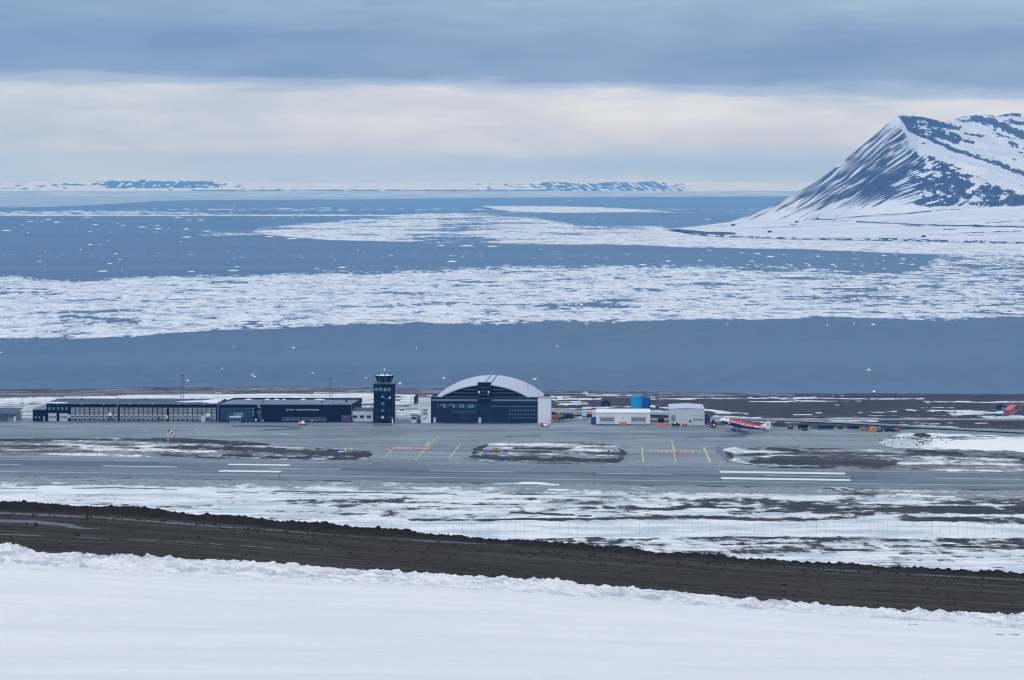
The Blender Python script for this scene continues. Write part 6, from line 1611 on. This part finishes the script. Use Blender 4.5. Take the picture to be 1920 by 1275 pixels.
for i in range(len(st) - 1):
    for k in range(NS):
        j = (k + 1) % NS; q = (i * NS + k, i * NS + j, (i + 1) * NS + j, (i + 1) * NS + k); m.f.append(q)
        ca = math.cos(2 * math.pi * (k + .5) / NS); x = st[i][0]
        m.m.append(1 if (ca > .44 and x < 6.9 and x > -9) else (2 if (ca < -.16 and 9.2 > x > -9) else 0))
m.f.append(tuple(range(NS))); m.m.append(0); m.f.append(tuple((len(st) - 1) * NS + k for k in reversed(range(NS)))); m.m.append(0)
fu = m.build('fuselage', [C_AWHITE, C_RED, C_NAVY], pl_o, smooth=True, fn=PF)
for k in range(9):
    x = 5.2 - k * 1.12
    MB().box(x - .22, x + .22, 1.20, 1.34, .20, .56).build('cabin_window', C_BLACK, pl_o, fn=PF)
MB().prism([(7.0, .75), (7.9, .65), (7.5, 1.1), (7.0, 1.3)], -.75, .75).build('cockpit_window', C_BLACK, pl_o, fn=PF)
for sgn in (1, -1):
    m = MB(); # wing, root to tip
    secs = [(0, 3.3, -1.1, -1.0, .6), (3.2, 3.2, -1.1, -.95, .5), (14.2, 1.3, -.6, .25, .14)]
    for (ya, la, ta, za, tha), (yb, lb, tb, zb_, thb) in zip(secs, secs[1:]):
        A = [(la, sgn * ya, za), ((la + ta) / 2 + .3, sgn * ya, za + tha / 2), (ta, sgn * ya, za), ((la + ta) / 2 + .3, sgn * ya, za - tha / 2)]
        Bq = [(lb, sgn * yb, zb_), ((lb + tb) / 2 + .3, sgn * yb, zb_ + thb / 2), (tb, sgn * yb, zb_), ((lb + tb) / 2 + .3, sgn * yb, zb_ - thb / 2)]
        for i in range(4):
            j = (i + 1) % 4; m.face([A[i], A[j], Bq[j], Bq[i]], 0 if yb < 4 else 1)
    m.face(Bq, 1); m.build('wing', [C_NAVY, C_REDD], pl_o, fn=PF)
    e = MB().cyl((1.0, sgn * 2.85, -.75), (4.4, sgn * 2.85, -.6), .72, .68, 14).cyl((4.4, sgn * 2.85, -.6), (6.1, sgn * 2.85, -.5), .68, .36, 14).build('engine', C_NAVY, pl_o, fn=PF)
    p = MB().cyl((6.12, sgn * 2.85, -.5), (6.75, sgn * 2.85, -.47), .34, .08, 10).build('propeller', C_AWHITE, pl_o, fn=PF)
    for k in range(4):
        a = k * math.pi / 2 + .5
        m = MB(); c0 = Vector((6.35, sgn * 2.85, -.48)); d = Vector((0, math.cos(a), math.sin(a))); n_ = Vector((0, -math.sin(a), math.cos(a)))
        m.face([c0 + d * .25 + n_ * .1, c0 + d * 1.85 + n_ * .13, c0 + d * 1.85 - n_ * .1, c0 + d * .25 - n_ * .12]); q_ = [Vector(v_) + Vector((.05, 0, 0)) for v_ in m.v]; m.face(q_[::-1])
        for i in range(4): m.face([m.v[i], m.v[(i + 1) % 4], q_[(i + 1) % 4], q_[i]])
        m.build('blade', C_MGREY, p, fn=PF)
    wh = MB().cyl((wx_, sgn * 2.85 - .2, wz_ + .56), (wx_, sgn * 2.85 + .2, wz_ + .56), .56, n=16).build('wheel', C_BLACK, pl_o, fn=PF)
    MB().cyl((wx_, sgn * 2.85 - .22, wz_ + .56), (wx_, sgn * 2.85 + .22, wz_ + .56), .30, n=12).build('rim', C_LAMP, wh, fn=PF)
    MB().cyl((wx_ - .2, sgn * 2.85 - .35, wz_ + .7), (wx_ - .5, sgn * 2.85 - .35, -1.0), .09, n=6).cyl((wx_ - .2, sgn * 2.85 + .35, wz_ + .7), (wx_ - .5, sgn * 2.85 + .35, -1.0), .09, n=6).cyl((wx_, sgn * 2.85 + .3, wz_ + .6), (wx_ - 2.2, sgn * 2.85 + .3, -1.3), .07, n=5).build('gear_leg', C_GREY, pl_o, fn=PF)
    m = MB(); m.prism([(-8.2, .60), (-8.2, .72), (-10.6, .68), (-10.6, .62)], 0, sgn * .3, 'y')
    T2 = [(-8.3, sgn * .3, .66), (-10.7, sgn * .3, .66), (-10.6, sgn * 4.0, .72), (-9.3, sgn * 4.0, .72)]
    m.face(T2); m.face([(a, b, c_ + .1) for a, b, c_ in T2][::-1]); 
    for i in range(4):
        a, b = T2[i], T2[(i + 1) % 4]; m.face([a, b, (b[0], b[1], b[2] + .1), (a[0], a[1], a[2] + .1)])
    m.build('tailplane', C_AWHITE, pl_o, fn=PF)
fin = [(-6.4, 1.0), (-8.2, 2.0), (-9.2, 3.3), (-9.7, 3.75), (-10.6, 3.75), (-11.3, 2.8), (-11.5, 1.6), (-11.1, .6), (-9, .6)]
fo = MB().prism(fin, -.09, .09).build('tail_fin', C_AWHITE, pl_o, fn=PF)
MB().prism([(-6.3, 1.05), (-8.1, 2.15), (-9.1, 3.45), (-9.65, 3.9), (-10.8, 3.9), (-10.85, 3.65), (-9.75, 3.62), (-9.3, 3.3), (-8.35, 2.1), (-6.7, 1.05)], -.11, .11).build('red_fin_band', C_RED, fo, fn=PF)
m = MB()
for k in range(18):
    a0, a1 = 2 * math.pi * k / 18, 2 * math.pi * (k + 1) / 18
    for r in (.62, .40): m.cyl((-10.2 + r * math.cos(a0), .12, 2.1 + r * math.sin(a0)), (-10.2 + r * math.cos(a1), .12, 2.1 + r * math.sin(a1)), .06, n=4)
m.build('round_emblem', C_BLUE, fo, fn=PF)
MB().cyl((-9.4, -.08, -.25), (-9.4, .08, -.25), .24, n=10).build('tail_wheel', C_BLACK, pl_o, fn=PF)
MB().cyl((-9.4, 0, -.25), (-9.2, 0, .2), .07, n=5).build('tail_leg', C_GREY, pl_o, fn=PF)

# ================================================================== signs, windsock, small marks on the grass
def signbox(px0, px1, py0, py1, label, mt_, base, txt=None, tmat=None):
    D = (CH - Z0) * F / (base - HY); s_ = D / F; w_ = (px1 - px0) * s_; h0, h1 = (base - py1) * s_, (base - py0) * s_
    o = root('taxiway_sign', (((px0 + px1) / 2 - CX) * s_, D, Z0 + .12), label, 'sign', 'taxiway signs on the grass')
    MB().box(-w_ / 2, w_ / 2, 0, .25, max(h0, .25), h1).build('panel', mt_, o, bevel=.02)
    for a in (-w_ * .35, w_ * .35): MB().cyl((a, .12, -.15), (a, .12, max(h0, .25)), .06, n=5).build('leg', C_MGREY, o)
    if txt:
        me = textmesh(txt, 1.0, 'sign_lettering', .01); me.materials.append(tmat or C_BLACK); q = put('sign_lettering', me, o, (0, -.03, (max(h0, .25) + h1) / 2)); q.rotation_euler.x = math.pi / 2; q.scale = (.9, .75, 1)
    return o
o = signbox(646.5, 661, 840.6, 845.4, 'white and black-yellow taxiway sign on the left grass area', C_LAMP, 846.6)
MB().box(-.4, 1.0, -.04, -.01, .5, 1.0).build('yellow_face', plain('dull_yellow_sign', (.42, .42, .06), .5), o); MB().box(-.75, -.4, -.04, -.01, .45, 1.05).build('black_face', C_BLACK, o)
signbox(668, 672, 841, 843.8, 'tiny white sign right of the black-yellow sign on the left grass', C_DOORW, 845.2)
signbox(908, 921.4, 839.8, 845, 'pale blank sign left of the yellow sign on the middle grass island', C_DOORW, 846.8); signbox(923, 936.4, 840, 844.8, 'yellow sign with black arrow on the middle grass island', C_SIGNY, 846.6, '-B', C_BLACK)
o = signbox(1134.6, 1149, 843.2, 848, 'white sign with a black and yellow face at the right end of the middle island', C_LAMP, 849.4); MB().box(-.5, .1, -.04, -.01, .4, .95).build('black_face', C_BLACK, o); MB().box(.1, .5, -.04, -.01, .45, .9).build('yellow_face', C_SIGNY, o)
signbox(1380.6, 1394.4, 846.6, 851, 'white blank sign on the right grass area near the taxiway', C_LAMP, 852.6); signbox(1463.5, 1467.5, 853, 856, 'tiny pale sign on the right grass area', C_DOORW, 857)
o = root('runway_marker', at(182.5, 856, Z0 + .1), 'small orange-yellow marker on the left grass strip', 'marker'); MB().cyl((0, 0, 0), (0, 0, .9), .2, .12, 8).build('cone', C_YELLOW, o); MB().cyl((0, 0, .9), (0, 0, 1.2), .18, n=8).build('lamp', C_ORANGE, o)
WS = root('windsock', at(315.2, 835, Z0 + .1), 'red and white banded windsock on its striped pole', 'windsock'); s_ = at(315, 835)[1] / F
hp = lambda py: (835 - py) * s_
for k in range(6): MB().cyl((0, 0, hp(835 - 3.4 * k)), (0, 0, hp(835 - 3.4 * (k + 1))), .16, n=8).build('pole_band', C_LAMP if k % 2 else C_SALMON, WS)
MB().cyl((0, 0, hp(814.6)), (0, 0, hp(801.5)), .05, n=6).build('pole', C_GREY, WS); MB().ball((0, 0, hp(801)), .14).build('pole_lamp', C_LAMP, WS)
p0, p1 = Vector((.25, 0, hp(806.3))), Vector((13 * s_, 0, hp(817.5)))
for k in range(5):
    a, b = k / 5, (k + 1) / 5
    MB().cyl(p0.lerp(p1, a), p0.lerp(p1, b), .50 - .24 * a, .50 - .24 * b, 12, caps=(k == 4)).build('sock_band', plain('windsock_red', (.36, .02, .05), .7) if k % 2 == 0 else C_LAMP, WS)
# snow mounds by the runway
heap(1738, 2120, 819.5, 847, 'snow_mound', 'long smooth white snow mound on the right grass area', M_SNOW, 111, 'snow mound', depth=52, rough=.10, lumps=False, flatz=Z0, Ht=1.3)
o = heap(1664, 1750, 817.5, 841, 'rubble_snow_heap', 'heap of broken snow lumps and dark stones left of the long white mound', plain('dirty_broken_snow', (.52, .56, .61), .85, var=.6, scale=1.0), 117, 'snow heap', depth=40, rough=.9, Ht=1.1)
heap(1716, 1752, 809, 820.5, 'dark_rubble_heap', 'dark rubble heap behind the broken snow lumps', C_EARTH, 121, depth=14, rough=.9, Ht=.8)
stn = MB()
for k in range(110):
    X, Y, Z = at(rnd.gauss(1704, 22), rnd.uniform(822, 838), Z0); r = rnd.uniform(.12, .42); a = rnd.uniform(0, 3); zz = Z + rnd.uniform(.45, .8)
    stn.prism([(X + r * math.cos(a + q) * rnd.uniform(.7, 1.2), zz + .7 * r * math.sin(a + q)) for q in (0, 1.3, 2.5, 3.7, 5)], Y, Y + r)
o = stn.build('rubble_stones', C_EARTH); o['kind'] = 'stuff'; o['label'] = 'dark stones strewn through the broken snow heap'
heap(962, 1030, 903.6, 908.5, 'snow_heap', 'small white snow heap on the near verge of the runway', M_SNOW, 131, 'snow heap', depth=5, rough=.2, lumps=False, Ht=.7)

# ================================================================== red antenna screen and its hut
def world(px, py, Y): return Vector(((px - CX) * Y / F, Y, CH - (py - HY) * Y / F))
X0, Y0, Zg = gp(1893, 781)
AN = root('red_antenna_screen', (X0, Y0, Zg), 'salmon red slanted antenna screen on a grey frame at the far right', 'antenna')
def lw(px, py, dy=0): v = world(px, py, Y0 + dy); return (v.x - X0, v.y - Y0, v.z - Zg)
m = MB(); a, b, c_, d = lw(1881.5, 768.2), lw(1893.6, 758.6, 9), lw(1907.2, 758.8, 9), lw(1894.5, 768.2); m.face([a, d, c_, b]); m.face([tuple(Vector(v) - Vector((0, 0, .25))) for v in (a, b, c_, d)])
for p, q in ((a, d), (d, c_), (c_, b), (b, a)): m.face([p, q, (q[0], q[1], q[2] - .25), (p[0], p[1], p[2] - .25)])
m.build('reflector_panel', C_SALMON, AN)
m = MB(); e = [lw(1881.5, 769.2), lw(1902.6, 764, 4), lw(1902.6, 771, 4), lw(1881, 778.6)]; m.face(e); m.face([(v[0], v[1] + .15, v[2]) for v in e][::-1]); m.build('mesh_screen', C_MESH, AN)
for p, q in (((1878, 781), (1881, 779)), ((1888, 781), (1907, 770))):
    MB().cyl(lw(*p), lw(*q), .25, n=5).build('strut', C_GREY, AN)
for px in (1882, 1893.5): MB().cyl(lw(px, 781.2), lw(px, 768.4), .10, n=5).build('leg', C_GREY, AN)
o = gable_hut(1871, 1886, 758.5, 770.5, 'black hut with a pale door beside the red antenna screen', C_WOOD, C_BLACK, 4, 0, 'black_hut'); 
MB().box(.1, 1.0, -.12, -.06, .6, 2.2).build('window', C_TEALB, o)

# ================================================================== perimeter fence in front, far fence, marker post
def gh(px, py):
    g_ = gp(px, py); return Vector(g_)
FN = root('perimeter_fence', gh(1280, 1001), 'thin grey wire fence crossing the snow below the runway', 'fence')
base = FN.location
pts = []; px = 618.0; k = 0
while px < 2300:
    g_ = gh(px, 1001.0 + (px - 960) * .0012); s_ = g_.y / F; H_f = 21 * s_
    pts.append((g_ - base, H_f, px)); px += 16.6
pme = MB().cyl((0, 0, -.3), (0, 0, 1), .032, n=5).mesh('fence_post', [plain('galvanised_wire_grey', (.30, .33, .38), .6)])
for g_, hf, px in pts:
    o = put('fence_post', pme, FN, tuple(g_)); o.scale = (1, 1, hf)
bm2 = MB()
for i in range(0, len(pts) - 1):
    g_, hf, px = pts[i]; g2, hf2, px2 = pts[i + 1]
    for q in (.33, .66, 1.0): bm2.cyl(g_ + Vector((0, 0, hf * q)), g2 + Vector((0, 0, hf2 * q)), .007, n=3, caps=False)
    if i % 10 == 5: bm2.cyl(g_ + Vector((0, 0, .1)), g2 + Vector((0, 0, hf2 * .95)), .03, n=4)
    if i % 10 == 6: bm2.cyl(g_ + Vector((0, 0, hf * .95)), g2 + Vector((0, 0, .1)), .03, n=4) if i % 20 > 10 else None
bm2.build('wires_and_braces', MATS['galvanised_wire_grey'], FN)
FR = root('far_fence', gp(1840, 806), 'row of short pale fence posts on the dark tundra at the right', 'fence'); base = FR.location.copy()
pm2 = MB().cyl((0, 0, -.3), (0, 0, 1.7), .06, n=5).mesh('fence_post', [C_GREY])
for k in range(26):
    px = 1762 + k * 10.4; g_ = gh(px, I(px, [(1760, 800), (1920, 809), (2100, 818)])); put('fence_post', pm2, FR, tuple(g_ - base))
g_ = gh(1428.6, 1045); s_ = g_.y / F
o = root('marker_post', g_, 'single pale post standing on the snow above the dirt road', 'post'); hh = 33 * s_
MB().cyl((0, 0, -.3), (0, 0, hh), .16, .14, 8).build('post', C_GREY, o); MB().cyl((0, 0, hh), (0, 0, hh + .2), .26, n=8).build('cap', C_MGREY, o)
for (px, py) in ((1498, 838), (1769, 850), (1067, 868), (207, 890), (524, 894), (1493, 911), (1011, 872)):
    o = root('edge_light', at(px, py + 3, Z0 + .1), 'tiny post of the airfield edge lights', 'light', 'edge lights on thin posts'); MB().cyl((0, 0, 0), (0, 0, 1.4), .06, n=5).build('post', C_MGREY, o); MB().ball((0, 0, 1.45), .12).build('lamp', C_MGREY, o)

# ================================================================== far huts on the cape, boat, floes
def capez(px, py):
    k = int(np.argmin(np.abs(pm - px))); col = PYm[:, k]; j = int(np.argmin(np.abs(col[:250] - py))); return (px - CX) * Dm[j, k] / F, float(Dm[j, k]), float(Zm[j, k])
for px, py, w_, lab in ((1375, 423.5, 8, 'small dark hut at the foot of the mountain nearest the water'), (1318, 414, 5, 'tiny hut by the shore'), (1443.5, 436.3, 8, 'dark hut alone on the snowy cape flats'), (1494, 417.5, 7, 'hut below the mountain foot on the left of the track'), (1533, 411.5, 6, 'hut on the track line under the mountain'), (1732, 444.5, 8, 'hut at the shore of the cape toward the right')):
    if px == 1318: continue
    X, Y, Z = capez(px, py); s_ = Y / F; w2 = w_ * s_ / 2
    o = root('cape_hut', (X, Y, Z - .5), lab, 'hut', 'huts scattered on the cape')
    MB().prism([(-w2, 0), (w2, 0), (w2, w2 * .6), (0, w2 * .95), (-w2, w2 * .6)], 0, w2 * 1.4).build('wall', C_WOOD, o); MB().prism([(-w2 * 1.1, w2 * .55), (0, w2 * .98), (w2 * 1.1, w2 * .55), (w2 * 1.1, w2 * .66), (0, w2 * 1.1), (-w2 * 1.1, w2 * .66)], -.3, w2 * 1.5).build('roof', C_HUTRED, o)
X, Y, Z = at(52.6, 439.6, 0); o = root('small_ship', (X, Y, -.3), 'small dark hulled ship with white deckhouse sailing at the left', 'ship', None, math.pi)
L = 11.0
MB().prism([(-L / 2, .3), (-L / 2 + .6, 0), (L / 2 - 1.4, 0), (L / 2, 2.3), (-L / 2, 2.0)], -1.9, 1.9).build('hull', C_DARK, o); MB().box(-L * .38, L * .30, -1.4, 1.4, 2.0, 4.0).build('deckhouse', C_LAMP, o, bevel=.1); MB().box(-L * .05, L * .24, -1.1, 1.1, 4.0, 5.4).build('wheelhouse', C_LAMP, o, bevel=.1); MB().cyl((0, 0, 5.4), (0, 0, 7.5), .1, n=5).build('mast', C_MGREY, o)

def floe_mesh(seed):
    r_ = random.Random(seed); n = 14; m = MB(); rr = [r_.uniform(.72, 1.0) for _ in range(n)]
    rings = [(1.0, -.35), (1.0, .10), (.86, .22), (.55, .30 + r_.uniform(0, .3)), (.25, .35 + r_.uniform(0, .5))]
    for k_, (q, z) in enumerate(rings):
        for i in range(n):
            a = 2 * math.pi * i / n; m.v.append((rr[i] * q * math.cos(a), rr[i] * q * math.sin(a), z * (1 + r_.uniform(-.3, .5) * (k_ > 1))))
    for k_ in range(len(rings) - 1):
        for i in range(n):
            j = (i + 1) % n; m.f.append((k_ * n + i, k_ * n + j, (k_ + 1) * n + j, (k_ + 1) * n + i)); m.m.append(0)
    m.f.append(tuple((len(rings) - 1) * n + i for i in range(n))); m.m.append(0)
    return m.mesh('ice_floe', [M_FLOE])
M_FLOE = plain('clean_floe_ice', (.80, .83, .88), .8, var=.12, scale=.12)
FM = [floe_mesh(k) for k in range(7)]
FL = [(56, 415.4, 16), (90.6, 412.7, 18), (106, 417.3, 16), (42, 421, 8), (79, 416, 8), (78, 425, 6), (12.5, 432.7, 20), (164, 408, 16), (179, 422, 16), (220, 419, 8), (231, 423, 12), (144, 430, 4), (169, 434, 10), (206, 435.5, 8), (179, 445, 3), (201.5, 452, 8), (169, 459, 12), (187.5, 459, 7), (152, 469, 10), (266, 426, 22), (297, 429, 16), (317, 428, 9), (292, 435.5, 7), (295, 423, 10), (258, 449.6, 3), (350, 430, 18), (350, 445, 22), (338.5, 453, 7), (387, 433.7, 20), (377, 413, 18), (333, 408, 18), (356, 413, 14),
      (217.6, 476.4, 13), (224.6, 487, 9), (206, 495, 13), (73.6, 490.6, 12), (84.6, 471, 4), (84.6, 506.6, 5), (193, 509, 24), (228.6, 508.5, 5), (359, 509.6, 16), (445, 500.5, 11), (437, 508, 24), (594, 504, 12), (641, 502, 16), (628, 488, 8), (671, 469, 9), (427.6, 471, 5), (550.5, 652.5, 8), (438.6, 651, 3), (505.6, 444, 20), (547, 448, 26), (0, 661, 8), (273, 521.6, 20),
      (743, 501, 9), (847.7, 491, 22), (948, 498, 16), (846, 479.7, 9), (867.7, 480.8, 6), (903.5, 480.5, 8), (734, 479.7, 9), (875, 461.5, 34), (827.6, 460.7, 16), (923, 462.6, 24), (1014, 467.7, 8), (1001, 484.8, 5), (1330.7, 469.9, 12), (1254, 490, 16), (1205, 497, 20), (1312.6, 488.8, 12), (1360, 483.7, 6), (1327, 412, 12), (1235, 414.4, 6), (1267.7, 415, 8), (1112, 412, 7), (1044.6, 649.6, 4), (781.3, 653, 3), (931.6, 609, 7), (1099, 607.7, 7), (1150, 605.8, 8), (1364, 609.5, 5),
      (1638, 609, 10), (1601, 607.3, 5), (1551, 610, 4), (1496, 596.7, 18), (352, 714.3, 7), (473.5, 704, 4), (477.5, 706.5, 6), (417, 692, 4), (586, 700.5, 4), (1629, 694, 9), (686, 709, 5), (750, 720, 8), (832, 709.5, 6), (1003, 711, 10), (1639, 734.5, 8), (1420, 476, 16), (1445, 482, 20), (1470, 478, 10), (1410, 490, 14), (1390, 474, 8)]
r2 = random.Random(5)
for k in range(22): FL.append((r2.uniform(420, 880), r2.uniform(390, 410), r2.uniform(3, 10)))
for k in range(12): FL.append((r2.uniform(0, 1240), r2.uniform(376, 398), r2.uniform(3, 8)))
for k in range(32): FL.append((r2.uniform(1380, 1760), r2.uniform(474, 506), r2.uniform(4, 14)))
for k in range(12): FL.append((r2.uniform(300, 1400), r2.uniform(458, 498), r2.uniform(2, 5)))
special = {(550.5, 652.5): 'single white floe below the pack edge left of centre', (1629, 694): 'white floe alone on the near water at the right', (750, 720): 'white floe just right of the tower cab', (686, 709): 'white floe just left of the tower cab', (1003, 711): 'white floe above the right side of the hangar arch', (832, 709.5): 'white floe above the left side of the hangar arch', (0, 661): 'white floe cut by the left picture edge', (1639, 734.5): 'white floe close to the beach at the right', (1044.6, 649.6): 'tiny white floe alone on the near water in the centre', (352, 714.3): 'white floe beside the taller lattice mast', (586, 700.5): 'tiny floe on near water left of the shorter mast', (875, 461.5): 'longest floe just under the middle ice tongue', (1638, 609): 'white floe under the pack edge at the right'}
for k, (px, py, w_) in enumerate(FL):
    X, Y, Z = at(px, py, 0); r = w_ * Y / F / 2
    o = put('ice_floe', FM[k % 7], None, (X, Y, 0)); o.scale = (r, max(r * .9, 3) * r2.uniform(.7, 1.2), max(min(r * .22, 2.2), .9)); o.rotation_euler.z = 0
    if (px, py) in special: lab = special[(px, py)]
    elif py > 690: lab = 'small white floe near the beach behind the terminal roofs'
    elif py > 590: lab = 'small white floe under the lower edge of the wide pack ice'
    elif py > 455 and px < 700: lab = 'small white floe on open water above the wide pack ice on the left'
    elif py > 455 and px < 1380: lab = 'small white floe on the water lane between the two ice fields'
    elif py > 455: lab = 'white floe in the broken ice lane below the cape'
    elif px < 420 and py > 405: lab = 'small white floe scattered on the water around the small ship'
    else: lab = 'tiny white floe far out on the fjord'
    tag(o, lab, 'ice floe', 'ice floes drifting on open water')

for o in bpy.data.objects:
    if o.name.split('.')[0] in ('glazing_bars', 'transoms', 'siding_joints', 'siding_ribs', 'lattice_bracing', 'wires_and_braces', 'gallery_railing', 'cab_corner_posts', 'railing', 'snow_drift', 'ridge_rail'): o['kind'] = 'stuff'

# ------------------------------------------------------------------ haze
def haze():
    m = bpy.data.materials.new('haze_air'); m.use_nodes = True
    t = m.node_tree; t.nodes.clear()
    v = t.nodes.new('ShaderNodeVolumePrincipled'); o = t.nodes.new('ShaderNodeOutputMaterial')
    v.inputs['Color'].default_value = (.11, .42, 1.0, 1)
    v.inputs['Absorption Color'].default_value = (1, 1, 1, 1)
    v.inputs['Density'].default_value = 5.8e-5
    v.inputs['Anisotropy'].default_value = 0.0
    t.links.new(v.outputs[0], o.inputs['Volume'])
    x, y0, y1, z0, z1 = 17000, -200, 30000, -12, 360
    P = [(-x, y0, z0), (x, y0, z0), (x, y1, z0), (-x, y1, z0), (-x, y0, z1), (x, y0, z1), (x, y1, z1), (-x, y1, z1)]
    me = bpy.data.meshes.new('haze'); me.from_pydata(P, [], [(0, 3, 2, 1), (4, 5, 6, 7), (0, 1, 5, 4), (1, 2, 6, 5), (2, 3, 7, 6), (3, 0, 4, 7)]); me.update()
    me.materials.append(m); ob = bpy.data.objects.new('haze', me); COL.objects.link(ob); ob['kind'] = 'stuff'; ob['label'] = 'thin blue haze filling the air over the fjord'
haze()
